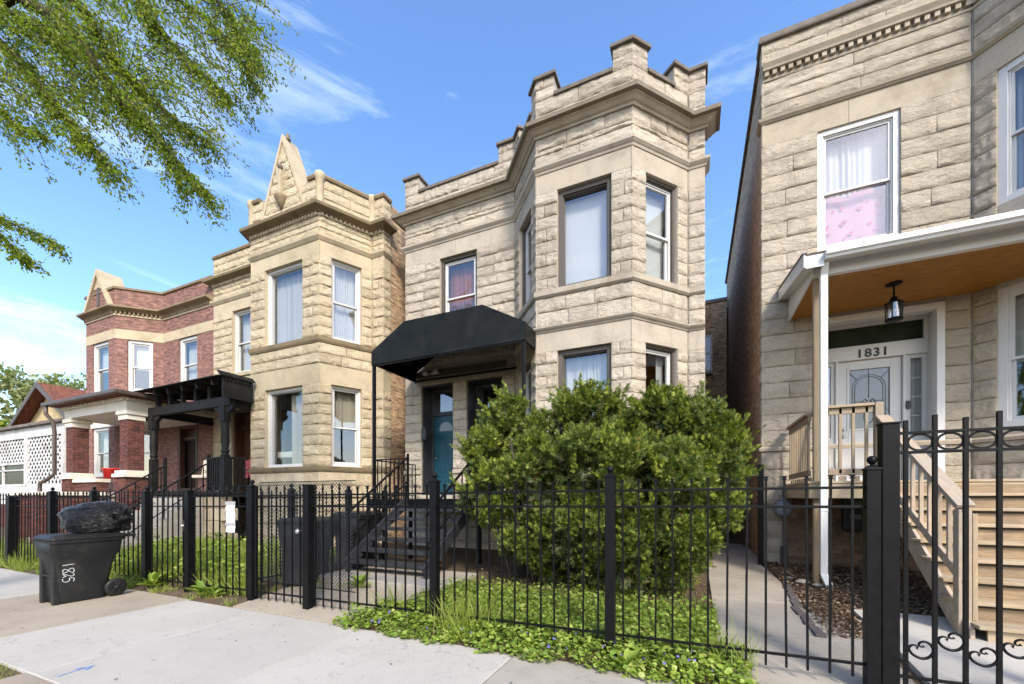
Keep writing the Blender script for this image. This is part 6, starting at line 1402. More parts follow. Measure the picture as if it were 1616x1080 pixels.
# ================================================================== wheeled trash carts
def cart(name, label, x, y, z, rot, text_=False, H=0.98, group=None):
    t = thing(name, label, 'trash cart', (0, 0, 0), group)
    t.location = (0, 0, 0)
    bm_ = MB()
    # body: stacked rounded rings (x half width, y front, y back, z)
    def ringp(hw, y0, y1, z, r=0.05):
        pts = []
        for cx_, cy_, a0 in ((hw - r, y0 + r, -90), (hw - r, y1 - r, 0), (-hw + r, y1 - r, 90), (-hw + r, y0 + r, 180)):
            for k in range(5):
                a = R(a0 + 22.5 * k); pts.append((cx_ + r * math.cos(a), cy_ + r * math.sin(a), z))
        return pts
    secs = [ringp(0.215, 0.115, 0.64, 0.0), ringp(0.225, 0.10, 0.66, 0.12), ringp(0.245, 0.075, 0.72, 0.50), ringp(0.252, 0.06, 0.75, 0.62, 0.05), ringp(0.275, 0.03, 0.81, 0.72, 0.05), ringp(0.285, 0.01, 0.83, H - 0.09, 0.05), ringp(0.305, 0.015, 0.865, H - 0.085, 0.05), ringp(0.305, 0.015, 0.865, H - 0.05, 0.05)]
    n = len(secs[0]); vs = [p for s in secs for p in s]
    fs = [(i * n + k, i * n + (k + 1) % n, (i + 1) * n + (k + 1) % n, (i + 1) * n + k) for i in range(len(secs) - 1) for k in range(n)] + [tuple(range(n))[::-1], tuple((len(secs) - 1) * n + k for k in range(n))]
    bm_.add(vs, fs, True)
    body_ = bm_.build('body', BINPL, t)
    md = body_.modifiers.new('edge', 'EDGE_SPLIT'); md.split_angle = R(40)
    m = MB(); a = ringp(0.315, 0.0, 0.88, H - 0.045, 0.06); b = ringp(0.315, 0.0, 0.88, H - 0.015, 0.06); c_ = ringp(0.25, 0.05, 0.80, H + 0.03, 0.06)
    vs = a + b + c_; fs = [(i * n + k, i * n + (k + 1) % n, (i + 1) * n + (k + 1) % n, (i + 1) * n + k) for i in range(2) for k in range(n)] + [tuple(range(n))[::-1], tuple(2 * n + k for k in range(n))]
    m.add(vs, fs); m.box(-0.22, 0.26, 0.87, 1.0, H - 0.055, H - 0.012); m.build('lid', BINPL, t, 0.006)
    m = MB(); m.box(-0.14, 0.14, 0.045, 0.075, H - 0.30, H - 0.26); m.build('lift_bar', BINPL, t, 0.004); m = MB(); m.box(-0.14, 0.14, 0.06, 0.10, H - 0.58, H - 0.55); m.build('lift_bar', BINPL, t, 0.004)
    m = MB(); m.box(-0.225, -0.14, 0.055, 0.13, 0.0, H - 0.2); m.build('front_rib', BINPL, t, 0.01); m = MB(); m.box(0.14, 0.225, 0.055, 0.13, 0.0, H - 0.2); m.build('front_rib', BINPL, t, 0.01)
    m = MB(); m.tube([(-0.26, 0.74, 0.135), (0.26, 0.74, 0.135)], 0.014, 8); m.build('axle', STEEL, t)
    for s in (-1, 1):
        w = MB(); w.lathe([(0.10, -0.032), (0.132, -0.03), (0.14, -0.015), (0.14, 0.015), (0.132, 0.03), (0.10, 0.032)], (s * 0.262, 0.74, 0.14), 28, 'x'); wo_ = w.build('wheel', BINPL, t)
        sp = MB()
        for k in range(6):
            a_ = k * math.pi / 3; sp.bar((s * 0.296, 0.74 + 0.025 * math.cos(a_), 0.14 + 0.025 * math.sin(a_)), (s * 0.296, 0.74 + 0.104 * math.cos(a_), 0.14 + 0.104 * math.sin(a_)), 0.02, 0.014, (1, 0, 0))
        sp.lathe([(0.028, -0.01), (0.028, 0.012), (0.016, 0.02)], (s * 0.294, 0.74, 0.14), 12, 'x'); sp.build('spokes', BINPL, wo_)
    if text_:
        m = MB()
        def st(pts, zc):      # glyph: (right-as-read, up-as-read) ; written sideways, top towards the back
            P = []
            for i in range(len(pts) - 1):
                p0, p1, p2, p3 = pts[max(0, i - 1)], pts[i], pts[i + 1], pts[min(len(pts) - 1, i + 2)]
                for s_ in range(4):
                    t_ = s_ / 4; P.append(tuple(0.5 * ((2 * p1[k]) + (-p0[k] + p2[k]) * t_ + (2 * p0[k] - 5 * p1[k] + 4 * p2[k] - p3[k]) * t_ * t_ + (-p0[k] + 3 * p1[k] - 3 * p2[k] + p3[k]) * t_ ** 3) for k in range(2)))
            P.append(pts[-1])
            out = []
            for a_, b_ in P:
                z_ = zc - a_ * 0.085; hw = 0.225 + (0.245 - 0.225) * (z_ - 0.12) / 0.38
                out.append((hw + 0.003, 0.145 + b_ * 0.125, z_))
            m.tube(out, 0.0038, 5)
        st([(0.1, 0.0), (0.0, 1.0)], 0.575)
        st([(0.55, 1.0), (0.1, 0.9), (0.15, 0.62), (0.5, 0.45), (0.75, 0.2), (0.45, 0.0), (0.15, 0.15), (0.3, 0.42), (0.7, 0.7), (0.75, 0.92), (0.5, 1.0)], 0.52)
        st([(0.1, 0.85), (0.35, 1.0), (0.6, 0.85), (0.5, 0.55), (0.15, 0.2), (0.05, 0.02), (0.3, 0.12), (0.55, 0.3), (0.6, 0.15), (0.75, 0.05)], 0.45)
        st([(0.75, 0.95), (0.2, 1.0), (0.12, 0.6), (0.45, 0.62), (0.72, 0.38), (0.6, 0.08), (0.15, 0.0)], 0.38)
        m.build('house_number', CHALK, t)
    t.rotation_euler = (0, 0, rot); t.location = (x, y, z)
    for ch in t.children: ch.matrix_parent_inverse = Matrix.Identity(4)
    return t
cart('trash_cart', 'black wheeled trash cart marked 1825 on the sidewalk with a bag on its lid', -8.65, 2.70, -0.162, 0.0, True)
cart('trash_cart', 'black trash cart behind the iron gate, nearer the sidewalk', -5.78, 4.55, zg(4.8) + 0.01, 0.35, H=1.05, group='carts behind the gate')
cart('trash_cart', 'black trash cart behind the gate, next to the iron stair', -5.75, 5.55, zg(5.9), 0.15, H=1.05, group='carts behind the gate')
# refuse bag
bg_ = MB(); nu, nv = 96, 60
cxyz = Vector((-8.60, 3.31, 0.848)); ax = Vector((0.74, 0.52, -0.02)).normalized(); ay = Vector((0, 0, 1)).cross(ax).normalized(); az = ax.cross(ay)
rb = random.Random(3); ph = [rb.random() * 6.28 for _ in range(12)]
vs = []
for j in range(nv + 1):
    th = math.pi * j / nv
    for i in range(nu):
        p = 2 * math.pi * i / nu
        kn = math.exp(-(th / 0.85) ** 2); cn = math.exp(-(th / 0.22) ** 2)
        r = 1 + kn * (0.055 * math.sin(13 * p + ph[0] + 1.5 * math.sin(3 * p)) + 0.04 * math.sin(22 * p + ph[1] + 2 * math.sin(2 * p))) * min(1, th / 0.15)
        r += 0.05 * math.sin(3 * p + ph[2] + 2 * th) + 0.04 * math.sin(5 * p - 4 * th + ph[3]) + 0.022 * math.sin(9 * p + 7 * th + ph[4]) + 0.014 * math.sin(17 * p - 9 * th + ph[5]) + 0.012 * math.sin(4 * p + 19 * th + ph[6])
        q = (ax * (math.cos(th) * (1 - 0.30 * math.exp(-(th / 0.42) ** 2) + 0.34 * math.exp(-(th / 0.12) ** 2))) + (ay * math.cos(p) + az * math.sin(p)) * math.sin(th)) * r
        sx = lambda t_: math.copysign(abs(t_) ** 0.86, t_)
        X_, Y_, Z_ = 0.285 * sx(q.x), 0.425 * sx(q.y), 0.285 * sx(q.z) * (1 - 0.22 * max(0, -q.y) - 0.05 * q.x)
        Z_ = max(Z_, -0.215 + 0.006 * math.sin(9 * p + 4 * th))
        vs.append(cxyz + Vector((X_, Y_, Z_ + 0.22)))
fs = [(j * nu + i, j * nu + (i + 1) % nu, (j + 1) * nu + (i + 1) % nu, (j + 1) * nu + i) for j in range(nv) for i in range(nu)]
bg_.add(vs, fs, True); o = bg_.build('refuse_bag', BAGPL)
bs = BAGPL.node_tree; p_ = bs.nodes['Principled BSDF']
bump(bs, p_, noise(bs, stretch(bs, pos(bs), (1, 1.6, 2.2)), 8, 7, 0.66, 2.0), 0.11, 1.0)
tag(o, 'full shiny black refuse bag lying on the trash cart lid', 'bag')

# ================================================================== yew bush
SPRIG_V = [(-0.05, 0, 0), (0.05, 0, 0), (0, 1.0, 0.0)]; SPRIG_F = [(0, 1, 2)]
for i in range(4):
    y = 0.10 + 0.20 * i; L = 0.46 * (1 - 0.5 * i / 4)
    for s in (-1, 1):
        b = len(SPRIG_V); SPRIG_V += [(0, y - 0.09, 0.0), (0, y + 0.12, 0.0), (s * L, y + 0.27, 0.10 * (-1) ** i)]; SPRIG_F += [(b, b + 1, b + 2)]
def puff(lobes, n, rin=0.78, rout=1.06, up=0.45, jitter=0.55, size=(0.10, 0.2), keep=0.80, seed=1):
    """sprigs on the skin of a union of ellipsoid lobes [(center, (rx,ry,rz))]"""
    g = np.random.default_rng(seed); C = np.array([l[0] for l in lobes]); Rr = np.array([l[1] for l in lobes])
    wt = Rr[:, 0] * Rr[:, 2] + Rr[:, 1] * Rr[:, 2] + Rr[:, 0] * Rr[:, 1]; k = g.choice(len(lobes), n, p=wt / wt.sum())
    d = g.normal(size=(n, 3)); d /= np.linalg.norm(d, axis=1, keepdims=True)
    rad = g.uniform(rin, rout, n)[:, None]
    P = C[k] + d * Rr[k] * rad
    q = ((P[:, None, :] - C[None]) / Rr[None]); inside = (np.sum(q * q, axis=2) < keep * keep); inside[np.arange(n), k] = False
    ok = ~inside.any(axis=1); P, d = P[ok], d[ok]; m = len(P)
    dirs = d + np.array([0, 0, up]) + g.normal(size=(m, 3)) * jitter
    M = basis(dirs, g.uniform(0, 6.28, m), g.uniform(size[0], size[1], m))
    return M, P
lob = []
def lb(u, v, Y, r, rz=None, ry=None):
    u = 950 + (u - 950) * (0.925 if u > 950 else 1.0); v = v + 20; r *= 0.96 if v < 800 else 0.86
    p = at(u, v, Y); lob.append((np.array(p), np.array((r, ry or r, rz or r))))
for a in ((775, 700, 6.3, 0.50), (800, 650, 6.5, 0.42), (858, 685, 6.3, 0.50), (925, 640, 6.4, 0.50), (985, 672, 6.5, 0.46), (1050, 640, 6.5, 0.46), (1105, 655, 6.5, 0.46), (1135, 675, 6.6, 0.42),
          (790, 760, 6.0, 0.55), (860, 740, 5.85, 0.62), (930, 720, 5.8, 0.62), (1000, 730, 5.85, 0.60), (1070, 730, 6.0, 0.60), (1130, 740, 6.2, 0.48), (1150, 700, 6.5, 0.36),
          (830, 830, 6.0, 0.55), (900, 820, 5.75, 0.60), (970, 820, 5.7, 0.62), (1040, 815, 5.8, 0.60), (1105, 820, 6.0, 0.52), (1130, 790, 6.2, 0.45),
          (870, 880, 6.1, 0.30), (940, 885, 5.9, 0.33), (1010, 885, 5.8, 0.36), (1070, 880, 5.95, 0.34), (905, 625, 6.5, 0.24), (960, 622, 6.5, 0.22), (1052, 618, 6.5, 0.22), (760, 690, 6.3, 0.26), (1100, 632, 6.6, 0.22),
          (745, 760, 6.2, 0.26), (1165, 690, 6.6, 0.24), (1160, 745, 6.5, 0.26), (810, 625, 6.5, 0.2), (1000, 700, 6.9, 0.8), (880, 720, 6.9, 0.7), (1090, 740, 7.0, 0.6), (950, 800, 6.8, 0.8), (1060, 820, 6.8, 0.7)): lb(*a)
by = thing('yew_bush', 'large dense green yew bush filling the yard before the grey house', 'bush', (-1.5, 6.4, 0.05))
gl = np.random.default_rng(77); sub = []
for c_, r_ in lob:                       # break every lobe into smaller tufts so the skin has hollows and tips
    for k in range(13):
        d_ = gl.normal(size=3); d_ /= np.linalg.norm(d_)
        sub.append((c_ + d_ * r_ * gl.uniform(0.62, 0.98), np.array([1, 1, 0.8]) * r_.mean() * gl.uniform(0.22, 0.40)))
M, P = puff(sub, 105000, 0.50, 1.15, 0.45, 0.6, (0.035, 0.10), 0.60, 1); kz = (P[:, 2] > 1.25) | (np.random.default_rng(8).random(len(P)) < 0.18 + 0.6 * np.clip(P[:, 2] / 1.25, 0, 1)); M, P = M[kz], P[kz]; scatter('foliage', SPRIG_V, SPRIG_F, M, P, YEW, by)
M, P = puff(sub, 15000, 0.95, 1.25, 0.8, 0.45, (0.035, 0.085), 0.93, 4); scatter('new_growth', SPRIG_V, SPRIG_F, M, P, YEW_TIP, by)
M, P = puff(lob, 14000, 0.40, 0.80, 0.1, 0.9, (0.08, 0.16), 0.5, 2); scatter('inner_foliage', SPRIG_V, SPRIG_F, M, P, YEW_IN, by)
# plumes standing out of the skin
gq = np.random.default_rng(5); PT, PDv, PS = [], [], []
for k in range(330):
    c_, r_ = lob[gq.integers(len(lob))]; d_ = gq.normal(size=3); d_[1] = -abs(d_[1]) * 0.9; d_[2] = abs(d_[2]) * 0.8 - 0.2; d_ /= np.linalg.norm(d_)
    p0 = c_ + d_ * r_ * 0.9; ax_ = d_ * 0.8 + np.array([0, 0, 0.7]) + gq.normal(size=3) * 0.25; ax_ /= np.linalg.norm(ax_); L_ = gq.uniform(0.12, 0.34)
    for t in np.linspace(0, 1, 24):
        sd_ = gq.normal(size=3); sd_ -= ax_ * sd_.dot(ax_)
        PT.append(p0 + ax_ * L_ * t + gq.normal(size=3) * 0.012); PDv.append(ax_ * (0.6 + t) + sd_ * 0.8 * (1.15 - t)); PS.append(gq.uniform(0.045, 0.095) * (1.1 - 0.4 * t))
PT, PDv, PS = np.array(PT), np.array(PDv), np.array(PS); hf = gq.random(len(PS)) < 0.45
for nm, mk, mt in (('plumes', ~hf, YEW), ('plume_tips', hf, YEW_TIP)):
    scatter(nm, SPRIG_V, SPRIG_F, basis(PDv[mk], gq.uniform(0, 6.28, mk.sum()), PS[mk]), PT[mk], mt, by)
# upright leading shoots along the top
g = np.random.default_rng(9); T_ = []; D_ = []; S_ = []
for (u, v, Y) in [(748, 668, 6.3), (770, 655, 6.3), (800, 622, 6.4), (842, 632, 6.3), (872, 622, 6.3), (897, 606, 6.4), (918, 604, 6.4), (945, 606, 6.4), (972, 628, 6.4), (1005, 640, 6.4), (1040, 606, 6.4), (1058, 606, 6.4), (1085, 622, 6.5), (1110, 620, 6.5), (1135, 622, 6.5), (1160, 642, 6.5), (1176, 668, 6.5), (1182, 700, 6.5), (735, 735, 6.2), (728, 768, 6.1), (740, 700, 6.3), (755, 640, 6.4)]:
    u = 950 + (u - 950) * (0.925 if u > 950 else 1.0); top = np.array(at(u, v + 12, Y)); root = top + np.array([g.uniform(-0.12, 0.12) + (-0.25 if u > 1150 else 0.3 if u < 760 else 0), g.uniform(-0.1, 0.2), -0.45])
    for t in np.linspace(0, 1, 70):
        p = root + (top - root) * t; ax_ = (top - root) / np.linalg.norm(top - root)
        side = g.normal(size=3); side -= ax_ * side.dot(ax_)
        T_.append(p + g.normal(size=3) * 0.02); D_.append(ax_ * (0.7 + t) + side * 0.75 * (1.1 - t)); S_.append(0.06 + 0.06 * (1 - t) * g.random() + 0.02)
scatter('leading_shoots', SPRIG_V, SPRIG_F, basis(np.array(D_), g.uniform(0, 6.28, len(D_)), np.array(S_)), np.array(T_), YEW, by)
for i, (x, y, dx, dy) in enumerate(((-2.6, 6.5, -0.6, -0.2), (-1.9, 6.2, 0.1, -0.5), (-1.2, 6.3, 0.5, -0.3), (-0.6, 6.4, 0.5, 0.1), (-1.6, 6.6, -0.3, 0.3), (-2.2, 6.1, -0.3, -0.5))):
    z = zg(y); m = MB(); m.tube([(x, y, z - 0.05), (x + 0.25 * dx, y + 0.25 * dy, z + 0.6), (x + 0.6 * dx, y + 0.6 * dy, z + 1.3), (x + dx, y + dy, z + 2.2)], [0.045, 0.035, 0.025, 0.01], 7); m.build('stem', BARK, by)

gs_ = random.Random(4)
for i in range(16):
    x, y = gs_.uniform(-2.9, -0.2), gs_.uniform(5.9, 6.7); dx, dy = gs_.uniform(-0.7, 0.7), gs_.uniform(-0.7, 0.2); z = zg(y)
    m = MB(); m.tube([(x, y, z - 0.03), (x + 0.3 * dx, y + 0.3 * dy, z + 0.45), (x + 0.7 * dx, y + 0.7 * dy, z + 0.95), (x + dx, y + dy, z + gs_.uniform(1.2, 1.7))], [0.022, 0.017, 0.012, 0.004], 6); m.build('stem', BARK, by)
# ================================================================== lawn, ground cover, weeds
LEAF_V = [(0, 0, 0), (0.42, 0.30, 0.10), (0.36, 0.75, 0.06), (0, 1.05, -0.05), (-0.36, 0.75, 0.06), (-0.42, 0.30, 0.10), (0, 0.5, -0.02)]
LEAF_F = [(0, 1, 6), (1, 2, 6), (2, 3, 6), (3, 4, 6), (4, 5, 6), (5, 0, 6)]
BLADE_V = [(-0.022, 0, 0), (0.022, 0, 0), (0.016, 0.5, 0.03), (-0.016, 0.5, 0.03), (0.0, 1.0, 0.16)]; BLADE_F = [(0, 1, 2, 3), (3, 2, 4)]
zgv = np.vectorize(zg)
def clumped(g, n, x0, x1, y0, y1, cl=0.0, thr=0.0):
    X = g.uniform(x0, x1, n); Y = g.uniform(y0, y1, n)
    if cl:
        f = np.sin(X * 3.1 / cl + 1.3 * np.sin(Y * 2.7 / cl)) + np.sin(Y * 3.7 / cl + 1.1 * np.sin(X * 2.2 / cl) + 1)
        k = f > thr; X, Y = X[k], Y[k]
    return X, Y
def leaves(name, g, X, Y, hmax, size, mat, tilt=0.7, hpow=1.0):
    n = len(X); Z = zgv(Y) + hmax * g.random(n) ** hpow
    a = g.uniform(0, 6.28, n); d = np.stack([np.cos(a), np.sin(a), g.normal(0.15, 0.3, n)], 1)
    M = basis(d, g.normal(0, tilt, n), g.uniform(size[0], size[1], n)); return M, np.stack([X, Y, Z], 1)
def blades(g, X, Y, h, lean=0.45):
    n = len(X); d = np.stack([g.normal(0, lean, n), g.normal(0, lean, n), np.ones(n)], 1)
    return basis(d, g.uniform(0, 6.28, n), g.uniform(h[0], h[1], n)), np.stack([X, Y, zgv(Y) - 0.02], 1)
g = np.random.default_rng(21)
def cover(M1, P1, M2, P2): return np.concatenate([M1, M2]), np.concatenate([P1, P2])
# violets spilling over the sidewalk edge along the fence
X, Y = clumped(g, 9500, -4.0, 0.45, 3.62, 4.35); edge = 3.66 + 0.05 * np.sin(X * 5) + 0.05 * np.sin(X * 11 + 1) + 0.03 * np.sin(X * 27); k = (Y > edge) & ((X > -3.75) | (Y < 4.05)); X, Y = X[k], Y[k]
hm = 0.04 + 0.11 * np.clip((Y - 3.62) / 0.35, 0, 1)
n = len(X); Z = zgv(Y) + hm * np.sqrt(g.random(n)); a = g.uniform(0, 6.28, n)
M = basis(np.stack([np.cos(a), np.sin(a), g.normal(0.1, 0.25, n)], 1), g.normal(0, 0.55, n), 0.018 + 0.048 * g.random(n) ** 1.7)
o = scatter('ground_cover', LEAF_V, LEAF_F, M, np.stack([X, Y, Z], 1), VIOLET); tag(o, 'low heart leaved green ground cover spilling onto the sidewalk along the fence', 'ground cover', kind='stuff')
X, Y = clumped(g, 60, -3.9, 0.2, 3.66, 4.1); n = len(X); a = g.uniform(0, 6.28, n)
o = scatter('violet_flowers', LEAF_V, LEAF_F, basis(np.stack([np.cos(a), np.sin(a), np.full(n, 0.6)], 1), g.uniform(0, 6, n), g.uniform(0.02, 0.035, n)), np.stack([X, Y, zgv(Y) + 0.10 + 0.06 * g.random(n)], 1), FLOWER)
tag(o, 'tiny violet flowers among the ground cover by the fence', 'flowers', kind='stuff')
# yard mix in front of the bush
X, Y = clumped(g, 15000, -3.55, 0.24, 4.2, 6.4); k = g.random(len(X)) < np.clip((5.9 - Y) / 0.8, 0.0, 1); X, Y = X[k], Y[k]
M1, P1 = leaves('w', g, X, Y, 0.11, (0.022, 0.055), VIOLET)
o = scatter('weeds', LEAF_V, LEAF_F, M1, P1, VIOLET); tag(o, 'small leafy weeds covering the yard in front of the yew bush', 'weeds', kind='stuff')
X, Y = clumped(g, 14000, -3.55, 0.24, 4.0, 6.2); k = g.random(len(X)) < np.clip((5.9 - Y) / 0.9, 0.05, 1); X, Y = X[k], Y[k]
M1, P1 = blades(g, X, Y, (0.06, 0.20), 0.6); 
# tall tuft by the middle post and others
XT = np.concatenate([g.normal(-2.35, 0.16, 420), g.normal(-3.55, 0.10, 90), g.normal(0.30, 0.08, 70)]); YT = np.concatenate([g.normal(4.05, 0.14, 420), g.normal(4.2, 0.1, 90), g.normal(4.1, 0.1, 70)])
M2, P2 = blades(g, XT, YT, (0.25, 0.62), 0.45)
o = scatter('grass_tufts', [(v[0] * 0.35, v[1], v[2] * 1.6) for v in BLADE_V], BLADE_F, M2, P2, GRASS); tag(o, 'thin tall grass tufts leaning through the fence beside the middle post', 'grass', kind='stuff')
o = scatter('grass', [(v[0] * 0.7, v[1], v[2]) for v in BLADE_V], BLADE_F, M1, P1, GRASS); tag(o, 'bright grass blades in the yard behind the fence', 'grass', kind='stuff')
# left yard, taller unmown
X, Y = clumped(g, 26000, -12.2, -6.3, 4.12, 6.7, 1.0, -1.5); M1, P1 = blades(g, X, Y, (0.10, 0.42), 0.38)
o = scatter('tall_grass', BLADE_V, BLADE_F, M1, P1, GRASS); tag(o, 'tall unmown grass in the yard of the buff house', 'grass', kind='stuff')
X, Y = clumped(g, 7000, -12.2, -6.3, 4.12, 6.7, 0.8, 0.2); M1, P1 = leaves('w', g, X, Y, 0.42, (0.03, 0.08), VIOLET, hpow=0.7)
o = scatter('tall_weeds', LEAF_V, LEAF_F, M1, P1, VIOLET); tag(o, 'leafy weeds standing among the tall grass of the left yard', 'weeds', kind='stuff')
X, Y = clumped(g, 5000, -20, -12.3, 4.0, 5.0, 0.9, -1.4); M1, P1 = blades(g, X, Y, (0.12, 0.38), 0.4)
XS_, YS_ = clumped(g, 3200, -14.2, -8.9, 3.74, 4.12, 0.5, -0.4); M2, P2 = blades(g, XS_, YS_, (0.08, 0.3), 0.5)
Xc, Yc = clumped(g, 1500, -9.0, -6.1, 3.76, 4.0, 0.5, -0.1); M3, P3 = blades(g, Xc, Yc, (0.05, 0.18), 0.6)
Xd, Yd = clumped(g, 1400, -6.2, -5.0, 4.3, 5.4, 0.4, 0.4); M4, P4 = blades(g, Xd, Yd, (0.06, 0.2), 0.6)
Ma, Pa = np.concatenate([M1, M2, M3, M4]), np.concatenate([P1, P2, P3, P4]); o = scatter('edge_grass', BLADE_V, BLADE_F, Ma, Pa, GRASS); tag(o, 'ragged grass along the foot of the left fences', 'grass', kind='stuff')
# parkway corner grass
X, Y = clumped(g, 12000, -9.5, -5.5, 0.2, 1.6, 0.6, -0.8); M1, P1 = blades(g, X, Y, (0.03, 0.11), 0.6); P1[:, 2] = -0.2
o = scatter('parkway_grass', BLADE_V, BLADE_F, M1, P1, GRASS); tag(o, 'patchy parkway grass at the lower left corner of the sidewalk', 'grass', kind='stuff')
# single weeds with broad leaves
def weed(x, y, n, s, label, h=0.25):
    t = thing('weed', label, 'weed', (x, y, zg(y)), 'broad leaved weeds')
    a = np.linspace(0, 6.28, n, endpoint=False) + g.uniform(0, 0.5, n); d = np.stack([np.cos(a), np.sin(a), g.uniform(0.2, 1.3, n)], 1)
    P = np.stack([np.full(n, x) + 0.02 * np.cos(a), np.full(n, y) + 0.02 * np.sin(a), np.full(n, zg(y)) + g.uniform(0.0, h * 0.4, n)], 1)
    LV = [(v[0] * 0.5, v[1], v[2]) for v in LEAF_V]
    scatter('leaves', LV, LEAF_F, basis(d, g.normal(0, 0.2, n), g.uniform(0.7, 1.1, n) * s), P, VIOLET, t)
weed(-7.05, 3.98, 16, 0.26, 'broad leaved weed at the foot of the notice fence panel')
weed(-8.45, 3.98, 14, 0.28, 'broad leaved weed beside the trash cart wheel')
weed(-6.75, 3.95, 12, 0.18, 'small broad leaved weed right of the larger one below the notice')
weed(-10.2, 3.9, 14, 0.26, 'broad leaved weed left of the trash cart')
weed(-0.55, 3.76, 14, 0.17, 'feathery weed at the foot of the central fence post')
weed(-4.75, 4.9, 12, 0.2, 'small weed on the walk seen through the mesh screen')
# leaf litter in the mulch bed
X, Y = clumped(g, 7500, 1.24, 2.55, 5.05, 8.8); k = (X < 1.68) | (Y > 6.07); X, Y = X[k], Y[k]; n = len(X); d = g.normal(size=(n, 3)); d[:, 2] *= 0.35
o = scatter('leaf_litter', LEAF_V, LEAF_F, basis(d, g.normal(0, 0.5, n), g.uniform(0.015, 0.045, n)), np.stack([X, Y, zgv(Y) + 0.008 + 0.03 * g.random(n)], 1), CHIPS); tag(o, 'brown leaf litter over the mulch bed by house 1831', 'leaf litter', kind='stuff')
X, Y = clumped(g, 3500, 2.5, 5.2, 6.1, 8.7); n = len(X); d = g.normal(size=(n, 3)); d[:, 2] *= 0.35
o = scatter('leaf_litter', LEAF_V, LEAF_F, basis(d, g.normal(0, 0.5, n), g.uniform(0.015, 0.045, n)), np.stack([X, Y, zgv(Y) + 0.008 + 0.03 * g.random(n)], 1), CHIPS); tag(o, 'brown leaf litter in the shade under the pine steps', 'leaf litter', kind='stuff')
X, Y = clumped(g, 900, 1.24, 2.2, 5.05, 7.6, 0.35, 0.9); M1, P1 = blades(g, X, Y, (0.03, 0.09), 0.7)
o = scatter('mulch_sprouts', BLADE_V, BLADE_F, M1, P1, GRASS); tag(o, 'sparse green sprouts in the mulch bed', 'grass', kind='stuff')
X, Y = clumped(g, 1400, -3.6, 0.2, 5.3, 7.0); n = len(X); d = g.normal(size=(n, 3)); d[:, 2] *= 0.3
o = scatter('dry_needles', LEAF_V, LEAF_F, basis(d, g.normal(0, 0.5, n), g.uniform(0.012, 0.04, n)), np.stack([X, Y, zgv(Y) + 0.006 + 0.01 * g.random(n)], 1), CHIPS); tag(o, 'dry brown litter on the bare soil under the yew bush', 'leaf litter', kind='stuff')

# ================================================================== street tree overhanging from the left
def pd(u, v, d):
    u = u - 18 - max(0, u - 300) * 0.12; v = v - 12
    dx, dy = ray(u); return np.array([dx * d, dy * d, CAM_H + (V0 - v) * d / F_PX])
tr = thing('street_tree', 'street tree whose leafy drooping branches overhang the upper left', 'tree', (-9.6, 0.5, -0.2))
m = MB(); m.tube([(-9.6, 0.5, -0.3), (-9.6, 0.5, 0.2), (-9.58, 0.52, 2.0), (-9.5, 0.6, 4.0), (-9.4, 0.7, 5.6), (-9.2, 0.9, 7.2), (-9.0, 1.0, 9.0)], [0.36, 0.28, 0.24, 0.21, 0.18, 0.12, 0.05], 14); m.build('trunk', BARK, tr)
g = np.random.default_rng(33)
LIMBS = [([(40, 5), (130, 60), (200, 165), (245, 200), (300, 270), (345, 312)], 5.0, 5.3, 0.05), ([(60, -40), (150, 30), (185, 90), (230, 140), (290, 200), (350, 235)], 5.0, 5.6, 0.045),
         ([(100, -70), (230, 0), (262, 50), (330, 120), (385, 165)], 5.0, 5.9, 0.04), ([(0, 60), (60, 120), (115, 190), (150, 230), (190, 275)], 5.1, 5.0, 0.035),
         ([(150, -100), (300, -30), (375, 20), (415, 70), (432, 105)], 5.2, 6.0, 0.035), ([(-60, 300), (0, 345), (60, 375), (112, 400)], 5.2, 5.4, 0.018), ([(-60, 325), (0, 365), (35, 400), (62, 420)], 5.1, 5.2, 0.014),
         ([(-40, 110), (0, 165), (45, 210), (80, 222)], 5.0, 5.0, 0.018), ([(-30, 20), (60, 40), (150, 100), (260, 230), (300, 300)], 5.3, 5.5, 0.03), ([(200, -40), (330, 30), (400, 90), (430, 140)], 5.3, 5.9, 0.025), ([(-40, -20), (30, 30), (90, 60), (160, 150)], 4.8, 5.0, 0.03)]
tips = []
def crom(pts, n):
    out = []
    for i in range(len(pts) - 1):
        p0, p1, p2, p3 = pts[max(0, i - 1)], pts[i], pts[i + 1], pts[min(len(pts) - 1, i + 2)]
        for s in range(n):
            t = s / n; out.append(0.5 * (2 * p1 + (p2 - p0) * t + (2 * p0 - 5 * p1 + 4 * p2 - p3) * t * t + (3 * p1 - p0 - 3 * p2 + p3) * t ** 3))
    out.append(pts[-1]); return out
tw_n = [0]
LP, LD = [], []
def twig(p, d, L, mb, n_leaf, r=0.004):
    pts = [p]; d = d / np.linalg.norm(d)
    for i in range(5):
        d = d + np.array([0.04, 0.0, -0.13]) + g.normal(size=3) * 0.10; d /= np.linalg.norm(d); pts.append(pts[-1] + d * L / 5)
    mb.tube(pts, [r, r * 0.8, r * 0.7, r * 0.5, r * 0.4, r * 0.25], 4, cap=False)
    P = np.array(pts)
    for i in range(n_leaf):
        t = g.random() ** 0.8 * 5; k = min(4, int(t)); q = P[k] + (P[k + 1] - P[k]) * (t - k)
        LP.append(q + g.normal(size=3) * 0.03); LD.append(d * 0.7 + g.normal(size=3) * 0.7 + np.array([0, 0, -0.5]))
twm = MB()
